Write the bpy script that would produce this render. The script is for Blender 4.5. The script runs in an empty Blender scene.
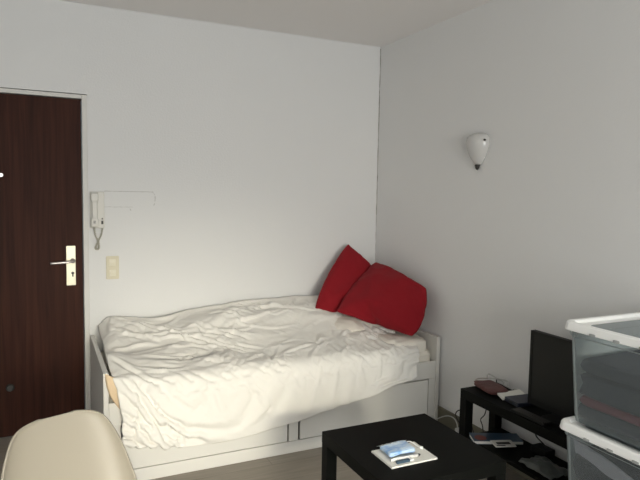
import bpy, bmesh, math, random
from mathutils import Vector, Matrix, noise
PI = math.pi
sc = bpy.context.scene
col = sc.collection
random.seed(4)

# ------------------------------------------------------------------ helpers
def link(name, verts, faces, mat, parent=None, smooth=False, mats=None, fm=None):
    me = bpy.data.meshes.new(name)
    me.from_pydata([tuple(v) for v in verts], [], faces)
    bm = bmesh.new(); bm.from_mesh(me)
    bmesh.ops.recalc_face_normals(bm, faces=bm.faces)
    bm.to_mesh(me); bm.free()
    o = bpy.data.objects.new(name, me); col.objects.link(o)
    for m in (mats or [mat]): me.materials.append(m)
    if fm:
        for p, i in zip(me.polygons, fm): p.material_index = i
    if smooth:
        me.polygons.foreach_set('use_smooth', [True]*len(me.polygons))
    if parent: o.parent = parent
    return o

class MB:
    """collects shapes of one mesh"""
    def __init__(s): s.v = []; s.f = []
    def add(s, v, f):
        b = len(s.v); s.v += [Vector(x) for x in v]; s.f += [tuple(i+b for i in q) for q in f]; return s
    def box(s, a, b):
        v = [(x, y, z) for x in (a[0], b[0]) for y in (a[1], b[1]) for z in (a[2], b[2])]
        return s.add(v, [(0,1,3,2),(4,6,7,5),(0,4,5,1),(2,3,7,6),(0,2,6,4),(1,5,7,3)])
    def loft(s, rings, cap0=True, cap1=True):
        n = len(rings[0]); v = [p for r in rings for p in r]; f = []
        for k in range(len(rings)-1):
            for i in range(n):
                j = (i+1) % n
                f.append((k*n+i, k*n+j, (k+1)*n+j, (k+1)*n+i))
        if cap0: f.append(tuple(range(n))[::-1])
        if cap1: f.append(tuple((len(rings)-1)*n+i for i in range(n)))
        return s.add(v, f)
    def tube(s, pts, r, n=10, rr=None):
        pts = [Vector(p) for p in pts]; rings = []
        up = Vector((0,0,1))
        for k, p in enumerate(pts):
            t = (pts[min(k+1, len(pts)-1)] - pts[max(k-1, 0)]).normalized()
            a = up.cross(t)
            if a.length < 1e-3: a = Vector((1,0,0)).cross(t)
            a.normalize(); b = t.cross(a)
            q = rr[k] if rr else r
            rings.append([p + a*math.cos(2*PI*i/n)*q + b*math.sin(2*PI*i/n)*q for i in range(n)])
        return s.loft(rings)
    def rbox(s, a, b, r=.005, seg=3, er=None):
        """rounded-rectangle slab with softened top and bottom edges"""
        er = min(er if er is not None else min(r, .003), (b[2]-a[2])*.45)
        rings = []
        for dz, ins in ((0, er), (er*.3, er*.3), (er, 0)):
            rings.append(rrect(a[0]+ins, a[1]+ins, b[0]-ins, b[1]-ins, a[2]+dz, r, seg))
        for dz, ins in ((er, 0), (er*.3, er*.3), (0, er)):
            rings.append(rrect(a[0]+ins, a[1]+ins, b[0]-ins, b[1]-ins, b[2]-dz, r, seg))
        return s.loft(rings)
    def xf(s, M):
        s.v = [M @ v for v in s.v]; return s
    def build(s, name, mat, parent=None, smooth=False, bevel=0):
        o = link(name, s.v, s.f, mat, parent, smooth)
        if bevel:
            m = o.modifiers.new('bevel', 'BEVEL'); m.width = bevel; m.segments = 2; m.limit_method = 'ANGLE'
        return o

def rrect(x0, y0, x1, y1, z, r, seg=4):
    out = []
    for cx, cy, a0 in ((x1-r, y1-r, 0), (x0+r, y1-r, 90), (x0+r, y0+r, 180), (x1-r, y0+r, 270)):
        for k in range(seg+1):
            a = math.radians(a0 + 90*k/seg)
            out.append(Vector((cx+r*math.cos(a), cy+r*math.sin(a), z)))
    return out

def smooth_path(pts, n=8):
    pts = [Vector(p) for p in pts]; out = []
    for i in range(len(pts)-1):
        p0 = pts[max(i-1, 0)]; p1 = pts[i]; p2 = pts[i+1]; p3 = pts[min(i+2, len(pts)-1)]
        for k in range(n):
            t = k/n
            out.append(.5*((2*p1)+(p2-p0)*t+(2*p0-5*p1+4*p2-p3)*t*t+(3*p1-3*p2+p3-p0)*t**3))
    out.append(pts[-1]); return out

def tag(o, label, cat, group=None, kind=None):
    if label: o['label'] = label
    if cat: o['category'] = cat
    if group: o['group'] = group
    if kind: o['kind'] = kind
    return o
def thing(name, label, cat, loc=(0,0,0), rz=0, group=None):
    o = bpy.data.objects.new(name, None); col.objects.link(o)
    o.location = loc; o.rotation_euler = (0,0,rz); o.empty_display_size = .05
    return tag(o, label, cat, group)
def struct_(o):
    o['kind'] = 'structure'; return o
def unpack(q, n, lo, step):
    acc = [0,0,0]; out = []
    for i in range(n):
        for a in range(3): acc[a] += q[a*n+i]
        out.append(Vector([lo[a]+step*acc[a] for a in range(3)]))
    return out

# ------------------------------------------------------------------ materials
def mat(name, rgb, rough=.6, metal=0, spec=.5, bump=0, bscale=60, var=0, vscale=4, sheen=0, coat=0, trans=0, sub=0):
    m = bpy.data.materials.new(name); m.use_nodes = True
    nt = m.node_tree; b = nt.nodes['Principled BSDF']
    b.inputs['Base Color'].default_value = (*rgb, 1); b.inputs['Roughness'].default_value = rough
    b.inputs['Metallic'].default_value = metal; b.inputs['Specular IOR Level'].default_value = spec
    b.inputs['Sheen Weight'].default_value = sheen; b.inputs['Coat Weight'].default_value = coat
    b.inputs['Transmission Weight'].default_value = trans
    tc = nt.nodes.new('ShaderNodeTexCoord')
    if var:
        n = nt.nodes.new('ShaderNodeTexNoise'); n.inputs['Scale'].default_value = vscale; n.inputs['Detail'].default_value = 4
        nt.links.new(tc.outputs['Object'], n.inputs['Vector'])
        r = nt.nodes.new('ShaderNodeMapRange'); r.inputs['To Min'].default_value = 1-var; r.inputs['To Max'].default_value = 1+var
        nt.links.new(n.outputs['Fac'], r.inputs['Value'])
        x = nt.nodes.new('ShaderNodeVectorMath'); x.operation = 'SCALE'; x.inputs[0].default_value = rgb
        nt.links.new(r.outputs['Result'], x.inputs['Scale']); nt.links.new(x.outputs['Vector'], b.inputs['Base Color'])
    if bump:
        n = nt.nodes.new('ShaderNodeTexNoise'); n.inputs['Scale'].default_value = bscale; n.inputs['Detail'].default_value = 5
        nt.links.new(tc.outputs['Object'], n.inputs['Vector'])
        bp = nt.nodes.new('ShaderNodeBump'); bp.inputs['Strength'].default_value = bump; bp.inputs['Distance'].default_value = .01
        nt.links.new(n.outputs['Fac'], bp.inputs['Height']); nt.links.new(bp.outputs['Normal'], b.inputs['Normal'])
    return m

def wood(name, c1, c2, stretch, rough=.45, scale=6, spec=.5):
    m = bpy.data.materials.new(name); m.use_nodes = True
    nt = m.node_tree; b = nt.nodes['Principled BSDF']; b.inputs['Roughness'].default_value = rough
    b.inputs['Specular IOR Level'].default_value = spec
    tc = nt.nodes.new('ShaderNodeTexCoord'); mp = nt.nodes.new('ShaderNodeMapping'); mp.inputs['Scale'].default_value = stretch
    n = nt.nodes.new('ShaderNodeTexNoise'); n.inputs['Scale'].default_value = scale; n.inputs['Detail'].default_value = 8; n.inputs['Distortion'].default_value = .6
    cr = nt.nodes.new('ShaderNodeValToRGB'); cr.color_ramp.elements[0].position = .32; cr.color_ramp.elements[1].position = .68
    cr.color_ramp.elements[0].color = (*c1, 1); cr.color_ramp.elements[1].color = (*c2, 1)
    nt.links.new(tc.outputs['Object'], mp.inputs['Vector']); nt.links.new(mp.outputs['Vector'], n.inputs['Vector'])
    nt.links.new(n.outputs['Fac'], cr.inputs['Fac']); nt.links.new(cr.outputs['Color'], b.inputs['Base Color'])
    return m

def plastic_clear(name, rgb, fac, rough):
    m = bpy.data.materials.new(name); m.use_nodes = True
    nt = m.node_tree; b = nt.nodes['Principled BSDF']; out = nt.nodes['Material Output']
    b.inputs['Base Color'].default_value = (*rgb, 1); b.inputs['Roughness'].default_value = rough
    t = nt.nodes.new('ShaderNodeBsdfTransparent'); t.inputs['Color'].default_value = (.97,.975,.97,1)
    fr = nt.nodes.new('ShaderNodeFresnel'); fr.inputs['IOR'].default_value = 1.3
    ad = nt.nodes.new('ShaderNodeMath'); ad.operation = 'ADD'; ad.use_clamp = True; ad.inputs[1].default_value = fac
    nt.links.new(fr.outputs['Fac'], ad.inputs[0])
    mx = nt.nodes.new('ShaderNodeMixShader')
    nt.links.new(ad.outputs['Value'], mx.inputs['Fac']); nt.links.new(t.outputs['BSDF'], mx.inputs[1]); nt.links.new(b.outputs['BSDF'], mx.inputs[2])
    nt.links.new(mx.outputs['Shader'], out.inputs['Surface'])
    return m

M = {}
M['wall'] = mat('wall_paint', (.74,.74,.735), .9, spec=.2, bump=.12, bscale=90, var=.012, vscale=3)
M['ceiling'] = mat('ceiling_paint', (.82,.80,.785), .95, spec=.1, bump=.1, bscale=80)
M['mark'] = mat('wall_marks', (.44,.43,.41), .9, var=.25, vscale=60)
M['crack'] = mat('corner_crack', (.30,.28,.25), .9, var=.3, vscale=30)
M['trimwhite'] = mat('frame_paint', (.66,.65,.62), .5, bump=.05)
M['skirt'] = mat('skirting_paint', (.15,.14,.10), .7, var=.1)
M['door'] = wood('mahogany_door', (.026,.0085,.005), (.052,.0165,.0095), (9,9,.35), .55, 5, .12)
M['white'] = mat('white_lacquer', (.69,.675,.635), .42, bump=.02)
M['black'] = mat('black_brown_foil', (.006,.0065,.0055), .55, var=.15, spec=.06)
M['blackplastic'] = mat('black_plastic', (.007,.007,.0065), .5, spec=.2)
M['screen'] = mat('screen_glass', (.009,.010,.009), .4, spec=.2)
M['duvet'] = mat('duvet_cotton', (.79,.77,.725), .95, bump=.12, bscale=28, spec=.1)
M['sheet'] = mat('sheet_cotton', (.80,.76,.68), .95, bump=.25, bscale=25, spec=.1)
M['beige'] = mat('beige_blanket', (.72,.56,.38), .95, bump=.3, bscale=40, spec=.1)
M['mattress'] = mat('mattress_ticking', (.74,.70,.62), .95, bump=.2, bscale=50)
M['red'] = mat('red_cotton', (.24,.012,.018), .95, bump=.25, bscale=30, sheen=0.05, spec=.1)
M['brass'] = mat('satin_brass', (.78,.74,.56), .35, metal=.25)
M['steel'] = mat('satin_steel', (.62,.58,.55), .3, metal=.9)
M['dark'] = mat('dark_metal', (.03,.028,.025), .5)
M['cream'] = mat('cream_plastic', (.66,.61,.46), .45)
M['creambright'] = mat('cream_rocker', (.80,.76,.62), .35)
M['phone'] = mat('handset_plastic', (.66,.645,.60), .45)
M['cord'] = mat('handset_cord', (.46,.44,.37), .6)
M['chair'] = mat('chair_shell_plastic', (.345,.31,.25), .38, spec=.4)
M['beech'] = wood('beech_legs', (.45,.30,.17), (.58,.41,.25), (3,3,.4))
M['glassw'] = mat('opal_glass', (.58,.575,.56), .25, spec=.6)
M['box'] = plastic_clear('clear_polypropylene', (.62,.68,.70), .07, .3)
M['lid'] = plastic_clear('frosted_polypropylene', (.97,.98,.97), .93, .45)
M['clipgrey'] = mat('clip_plastic', (.35,.36,.36), .5)
M['paper'] = mat('white_paper', (.80,.79,.74), .8)
M['tissue'] = wood('blue_packet_film', (.20,.42,.80), (.72,.84,.95), (1,2.2,1), .3, 22)
M['film'] = plastic_clear('clear_film', (.85,.9,.92), .3, .15)
M['penwhite'] = mat('white_pen_plastic', (.86,.86,.84), .3)
M['navy'] = mat('navy_plastic', (.014,.018,.035), .45)
M['slate'] = mat('slate_fabric', (.055,.065,.085), .95, bump=.5, bscale=40)
M['navycloth'] = mat('navy_fabric', (.022,.025,.042), .95, bump=.5, bscale=40)
M['maroon'] = mat('maroon_fabric', (.20,.035,.06), .95, bump=.5, bscale=40)
M['lilac'] = mat('pale_lilac_fabric', (.55,.56,.64), .95, bump=.4, bscale=40)
M['wallet'] = mat('brown_red_leather', (.10,.030,.028), .6, bump=.4, bscale=60, var=.3, vscale=30)
M['cablew'] = mat('white_cable', (.5,.5,.48), .5)
M['cableb'] = mat('black_cable', (.01,.01,.01), .5)

def floor_mat():
    m = bpy.data.materials.new('laminate_floor'); m.use_nodes = True
    nt = m.node_tree; b = nt.nodes['Principled BSDF']; b.inputs['Roughness'].default_value = .5
    tc = nt.nodes.new('ShaderNodeTexCoord')
    br = nt.nodes.new('ShaderNodeTexBrick'); br.inputs['Scale'].default_value = 1; br.inputs['Mortar Size'].default_value = .0012
    br.inputs['Brick Width'].default_value = 1.2; br.inputs['Row Height'].default_value = .19
    br.inputs['Color1'].default_value = (.205,.180,.150,1); br.inputs['Color2'].default_value = (.225,.20,.168,1); br.inputs['Mortar'].default_value = (.12,.10,.085,1)
    mp = nt.nodes.new('ShaderNodeMapping'); mp.inputs['Scale'].default_value = (1.2,14,1)
    n = nt.nodes.new('ShaderNodeTexNoise'); n.inputs['Scale'].default_value = 3; n.inputs['Detail'].default_value = 7
    mx = nt.nodes.new('ShaderNodeMixRGB'); mx.blend_type = 'MULTIPLY'; mx.inputs['Fac'].default_value = .5
    nt.links.new(tc.outputs['Object'], br.inputs['Vector']); nt.links.new(tc.outputs['Object'], mp.inputs['Vector'])
    nt.links.new(mp.outputs['Vector'], n.inputs['Vector'])
    nt.links.new(br.outputs['Color'], mx.inputs[1]); nt.links.new(n.outputs['Fac'], mx.inputs[2])
    mul = nt.nodes.new('ShaderNodeVectorMath'); mul.operation = 'SCALE'; mul.inputs['Scale'].default_value = 1.65
    nt.links.new(mx.outputs['Color'], mul.inputs[0]); nt.links.new(mul.outputs['Vector'], b.inputs['Base Color'])
    return m
M['floor'] = floor_mat()

# ------------------------------------------------------------------ the room
H = 2.602
XL, YF = -4.4, -6.6
T = .12
DX1, DX0, DH = -2.095, -3.005, 2.04          # door leaf opening
struct_(MB().box((XL-T, YF-T, -.1), (T, T, 0)).build('floor', M['floor']))
struct_(MB().box((XL-T, YF-T, H), (T, T, H+.1)).build('ceiling', M['ceiling']))
wb = MB().box((DX1+.03, 0, 0), (T, T, H)).box((XL-T, 0, 0), (DX0-.03, T, H)).box((DX0-.03, 0, DH+.03), (DX1+.03, T, H))
wallb = struct_(wb.build('wall_back', M['wall']))
struct_(MB().box((0, YF-T, 0), (T, 0, H)).build('wall_right', M['wall']))
struct_(MB().box((XL-T, YF-T, 0), (XL, 0, H)).build('wall_left', M['wall']))
WX0, WX1, WZ0, WZ1 = -3.1, -.7, .35, 2.15
wf = MB().box((XL, YF-T, 0), (WX0, YF, H)).box((WX1, YF-T, 0), (0, YF, H)).box((WX0, YF-T, 0), (WX1, YF, WZ0)).box((WX0, YF-T, WZ1), (WX1, YF, H))
struct_(wf.build('wall_front', M['wall']))
# window behind the camera
fr = MB()
for a, b in (((WX0, WZ0), (WX1, WZ0+.06)), ((WX0, WZ1-.06), (WX1, WZ1)), ((WX0, WZ0+.06), (WX0+.06, WZ1-.06)), ((WX1-.06, WZ0+.06), (WX1, WZ1-.06)), (((WX0+WX1)/2-.04, WZ0+.06), ((WX0+WX1)/2+.04, WZ1-.06))):
    fr.box((a[0], YF-.09, a[1]), (b[0], YF-.03, b[1]))
wn = struct_(fr.build('window_1', M['trimwhite'], bevel=.004))
struct_(MB().box((WX0+.05, YF-.062, WZ0+.05), (WX1-.05, YF-.058, WZ1-.05)).build('pane', plastic_clear('window_glass', (.9,.9,.9), .0, .02), wn))

# skirting along right and back walls
struct_(MB().box((-.014, YF, 0), (0, -.0, .13)).build('baseboard_right', M['skirt'], bevel=.003))
struct_(MB().box((XL, -.014, 0), (DX0-.035, 0, .08)).build('baseboard_left', M['skirt'], bevel=.003))
# thin bead of old filler where the walls and ceiling meet
rnd = random.Random(2)
cr = MB(); z = .75
pts = []
while z < H-.01:
    pts.append((-.0022+rnd.uniform(-.001,.001), -.0022+rnd.uniform(-.001,.001), z)); z += .04
cr.tube(pts, .0024, 5, rr=[rnd.uniform(.0012,.0036)*(.35+.65*(p[2] > 1.3)) for p in pts])
struct_(cr.build('trim_1', M['crack']))
pts = [(x*-.05-.003, -.002, H-.002+rnd.uniform(-.0006,.0006)) for x in range(0, 42)]
struct_(MB().tube(pts, .0035, 5).build('trim_2', M['wall']))

# door
fx = .024
dfm = MB()
for a, b in (((DX1, 0), (DX1+fx+.006, DH+fx)), ((DX0-fx-.006, 0), (DX0, DH+fx)), ((DX0, DH), (DX1, DH+fx))):
    dfm.box((a[0], -.012, a[1]), (b[0], .10, b[1]))
struct_(dfm.build('trim_3', M['trimwhite'], bevel=.003))
door = MB().box((DX0+.003, .004, .006), (DX1-.004, .044, DH-.004)).build('door_1', M['door'], bevel=.002)
struct_(door)
pl = MB()
pl.rbox((-.0265,-.1215,0), (.0265,.1215,.008), .004, 3, .002)
Mx = Matrix.Translation((-2.167, .004, 1.028)) @ Matrix.Rotation(PI/2, 4, 'X')
pl.xf(Mx); hp = struct_(pl.build('handle_plate', M['brass'], door)); hp['label'] = 'pale brass lever plate'
lv = MB().tube([(-2.158,-.004,1.057), (-2.158,-.05,1.057)], .009, 14)
lv.tube(smooth_path([(-2.156,-.046,1.057), (-2.18,-.052,1.056), (-2.22,-.052,1.053), (-2.283,-.050,1.050)], 4), .0075, 12)
lv.tube([(-2.158,-.004,1.057), (-2.158,-.008,1.057)], .016, 18)
lvo = struct_(lv.build('lever', M['steel'], hp, smooth=True)); lvo['label'] = 'satin steel lever'
kh = MB().tube([(-2.158,-.0035,.982), (-2.158,-.0052,.982)], .0085, 18).box((-2.162,-.0052,.960), (-2.154,-.0035,.98))
struct_(kh.build('keyhole', M['dark'], hp))
pp = MB().tube([(-2.533,.004,1.569), (-2.533,-.003,1.569)], .011, 20)
struct_(pp.build('peephole', M['steel'], door))
pp = MB().tube([(-2.512,.004,.305), (-2.512,-.006,.305)], .02, 18, rr=[.024,.018])
struct_(pp.build('door_stop', M['dark'], door))

# outlines left on the wall by an older, larger intercom
mk = MB()
def stroke(a, b, w, jit=.0008):
    (x0,z0),(x1,z1) = a, b; L = math.hypot(x1-x0, z1-z0); n = max(2, int(L/.012)); nx, nz = -(z1-z0)/L, (x1-x0)/L
    vs = []; fs = []
    for i in range(n+1):
        t = i/n; x = x0+(x1-x0)*t; z = z0+(z1-z0)*t; h = w*.5*rnd.uniform(.5,1.2); j = rnd.uniform(-jit, jit)
        for s in (-1, 1): 
            for y in (-.0006, .001): vs.append((x+nx*(s*h+j), y, z+nz*(s*h+j)))
    for i in range(n):
        b4 = i*4
        fs += [(b4, b4+2, b4+6, b4+4), (b4+1, b4+5, b4+7, b4+3), (b4, b4+4, b4+5, b4+1), (b4+2, b4+3, b4+7, b4+6)]
    mk.add(vs, fs)
stroke((-1.972,1.487), (-1.675,1.487), .0034)
stroke((-1.68,1.487), (-1.664,1.468), .0026)
stroke((-1.662,1.46), (-1.664,1.425), .005, .002)
stroke((-1.664,1.415), (-1.672,1.400), .003)
stroke((-1.972,1.389), (-1.80,1.389), .0022)
stroke((-1.818,1.378), (-1.812,1.366), .005)
struct_(mk.build('wall_mark', M['mark'], wallb))

# ------------------------------------------------------------------ things on the back wall
ic = thing('intercom', 'white wall intercom handset with a looped cord, beside the door', 'intercom', (-2.014, 0, 1.37))
base = MB().rbox((-.041,-.113,0), (.041,.113,.022), .006, 3, .004).xf(Matrix.Rotation(PI/2, 4, 'X')).build('base', M['phone'], ic, bevel=0)
hs = MB()
rings = []
for z, w, d, y in ((-.105,.020,.014,-.030), (-.098,.0225,.020,-.034), (-.060,.022,.020,-.036), (-.045,.016,.012,-.040), (.045,.016,.012,-.040), (.060,.022,.020,-.036), (.100,.0225,.020,-.034), (.107,.020,.014,-.030)):
    rings.append([Vector((-.017+q.x, y+q.y, z)) for q in rrect(-w, -d, w, d, 0, .007, 3)])
hs.loft(rings)
hso = hs.build('handset', M['phone'], ic, smooth=False)
bt = MB().box((.022,-.026,-.088), (.034,-.021,-.066)).build('button', M['dark'], ic)
bt = MB().box((.024,-.026,-.058), (.032,-.021,-.050)).build('button', M['dark'], ic)
sp = MB()
for k in range(3): sp.box((-.026,-.0565,-.080+.006*k), (-.012,-.053,-.077+.006*k))
sp.build('microphone_slot', M['dark'], ic)
path = smooth_path([(-.020,-.03,-.108), (-.014,-.032,-.150), (.004,-.030,-.200), (.006,-.028,-.235), (-.006,-.028,-.245), (-.012,-.028,-.228), (.004,-.026,-.190), (.022,-.02,-.150), (.028,-.016,-.113)], 26)
coil = []
for i, p in enumerate(path):
    a = i*1.1; coil.append(p + Vector((math.cos(a)*.0052, math.sin(a)*.0052, 0)))
MB().tube(coil, .0026, 5).build('cord', M['cord'], ic, smooth=True)

sw = thing('light_switch', 'cream double light switch plate on the wall above the bed', 'light switch', (-1.9265, 0, 1.007))
MB().rbox((-.0385,-.073,0), (.0385,.073,.009), .005, 3, .003).xf(Matrix.Rotation(PI/2, 4, 'X')).build('face_plate', M['cream'], sw)
for zc in (-.033, .033):
    MB().rbox((-.026,zc-.026,.008), (.026,zc+.026,.0115), .003, 3, .001).xf(Matrix.Rotation(PI/2, 4, 'X')).build('surround', M['cream'], sw)
    v = [(-.020,-.0112,zc-.021), (.020,-.0112,zc-.021), (.020,-.0112,zc+.021), (-.020,-.0112,zc+.021),
         (-.019,-.0125,zc-.020), (.019,-.0125,zc-.020), (.019,-.019,zc+.002), (-.019,-.019,zc+.002), (.019,-.0125,zc+.020), (-.019,-.0125,zc+.020)]
    link('rocker', v, [(0,1,2,3), (4,5,6,7), (7,6,8,9), (0,1,5,4), (3,2,8,9), (1,2,8,6,5), (0,3,9,7,4)], M['creambright'], sw)

# ------------------------------------------------------------------ sconce on the right wall
wl = thing('wall_lamp', 'white glass half-shell wall lamp on the right wall above the bench', 'wall lamp', (0, -1.145, 1.76))
def half_shell(prof, n=28, depth=.86):
    rings = []
    for z, r in prof: rings.append([Vector((-r*depth*math.sin(PI*i/n), -r*math.cos(PI*i/n), z)) for i in range(n+1)])
    v = [p for r in rings for p in r]; f = []
    for k in range(len(rings)-1):
        for i in range(n): f.append((k*(n+1)+i, k*(n+1)+i+1, (k+1)*(n+1)+i+1, (k+1)*(n+1)+i))
    return v, f
prof = [(-.082,.016), (-.072,.030), (-.052,.048), (-.022,.068), (.012,.083), (.045,.091), (.066,.090), (.082,.084), (.094,.070), (.102,.045), (.106,.012)]
v, f = half_shell([(z, q*.94) for z, q in prof])
sh = link('shade', v, f, M['glassw'], wl, True)
md = sh.modifiers.new('thick', 'SOLIDIFY'); md.thickness = .004; md.offset = -1
MB().rbox((-.045,-.055,0), (.045,.055,.012), .01, 4, .003).xf(Matrix.Translation((0,0,0)) @ Matrix.Rotation(-PI/2, 4, 'Y')).build('back_plate', M['trimwhite'], wl)
fin = MB(); rg = []
for z, r in ((-.108,.003), (-.104,.010), (-.094,.016), (-.082,.019), (-.078,.019)):
    rg.append([Vector((-.012+r*math.cos(2*PI*i/14)*.62, r*math.sin(2*PI*i/14), z)) for i in range(14)])
fin.loft(rg).build('finial', M['dark'], wl, True)
for yy in (-.062,):
    MB().tube([(-.030, -.080, .060), (-.040, -.084, .060)], .006, 10).build('clip', M['dark'], wl)
MB().tube([(-.012,0,.0), (-.03,0,.01), (-.03,0,.045)], .014, 12, rr=[.012,.016,.018]).build('bulb', M['glassw'], wl, True)

# ------------------------------------------------------------------ bed
BL, BR, BF = -2.065, -.016, -.862
bed = thing('daybed', 'white daybed with end panels and two front drawers against the back wall', 'bed', ((BL+BR)/2, -.43, 0))
def bedpart(mb, name, m='white', parent=None, bevel=.0025, **k):
    mb.xf(Matrix.Translation((-(BL+BR)/2, .43, 0)))
    return mb.build(name, M[m], parent or bed, bevel=bevel, **k)
bedpart(MB().box((BL, BF, 0), (BL+.025, -.018, .589)), 'end_panel')
bedpart(MB().box((BR-.025, BF, 0), (BR, -.018, .589)), 'end_panel')
bedpart(MB().box((BL+.0255, BF+.004, .322), (BR-.0255, BF+.026, .432)), 'front_rail')
bedpart(MB().box((BL+.0255, -.04, .2), (BR-.0255, -.02, .432)), 'back_rail')
bedpart(MB().box((BL+.0255, BF+.006, .0705), (-1.982, BF+.024, .321)), 'stile')
bedpart(MB().box((-.091, BF+.006, .0705), (BR-.0255, BF+.024, .321)), 'stile')
bedpart(MB().box((-1.064, BF+.006, .0705), (-1.005, BF+.024, .321)), 'stile')
bedpart(MB().box((BL+.0255, BF+.004, 0), (BR-.0255, BF+.024, .069)), 'plinth')
for a, b in ((-1.973, -1.074), (-.995, -.100)):
    d = MB().box((a, BF+.002, .074), (b, BF+.020, .314))
    bedpart(d, 'drawer')
bedpart(MB().box((BL+.03, -.83, .30), (BR-.03, -.045, .34)), 'slat_base')
mt = MB().rbox((BL+.03, -.832, .342), (BR-.03, -.045, .50), .05, 5, .03)
mto = mt.build('mattress', M['mattress']); tag(mto, 'thin cream mattress lying on the white daybed under the duvet', 'mattress')

def cloth_box(x0, y0, z0, x1, y1, z1, n=26, m=26, amp=.006, seed=0., layers=0, e1=.55, e2=.38):
    """soft closed cushion-like block: bulging sides, wrinkled surface"""
    v = []; f = []
    cx, cy, cz = (x0+x1)/2, (y0+y1)/2, (z0+z1)/2; hx, hy, hz = (x1-x0)/2, (y1-y0)/2, (z1-z0)/2
    def se(a, e): 
        c = math.cos(a); s = math.sin(a)
        return math.copysign(abs(c)**e, c), math.copysign(abs(s)**e, s)
    for j in range(m+1):
        ph = -PI/2 + PI*j/m
        c, s = se(ph, e1)
        if layers: c *= 1-.05*(1-abs(math.sin(PI*layers*(s*.5+.5))))*(abs(s) < .97)
        for i in range(n*2):
            a = 2*PI*i/(n*2); ca, sa = se(a, e2)
            p = Vector((ca*c*hx, sa*c*hy, s*hz))
            q = Vector((cx, cy, cz))+p
            d = noise.noise(q*9+Vector((seed,0,0)))*amp + noise.noise(q*26+Vector((seed,3,0)))*amp*.5
            v.append(q + Vector((p.x/hx, p.y/hy, p.z/hz)).normalized()*(d-amp))
    N = n*2
    for j in range(m):
        for i in range(N):
            f.append((j*N+i, j*N+(i+1) % N, (j+1)*N+(i+1) % N, (j+1)*N+i))
    return v, f

# fitted sheet over the pillow end, seen right of the duvet
v, f = cloth_box(-.36, -.835, .455, -.044, -.05, .590, 40, 30, .016, 3., e1=.4)
s_ = link('fitted_sheet', v, f, M['sheet'], None, True); tag(s_, 'cream sheet bunched over the pillow end of the bed, right of the duvet', 'sheet')
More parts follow.
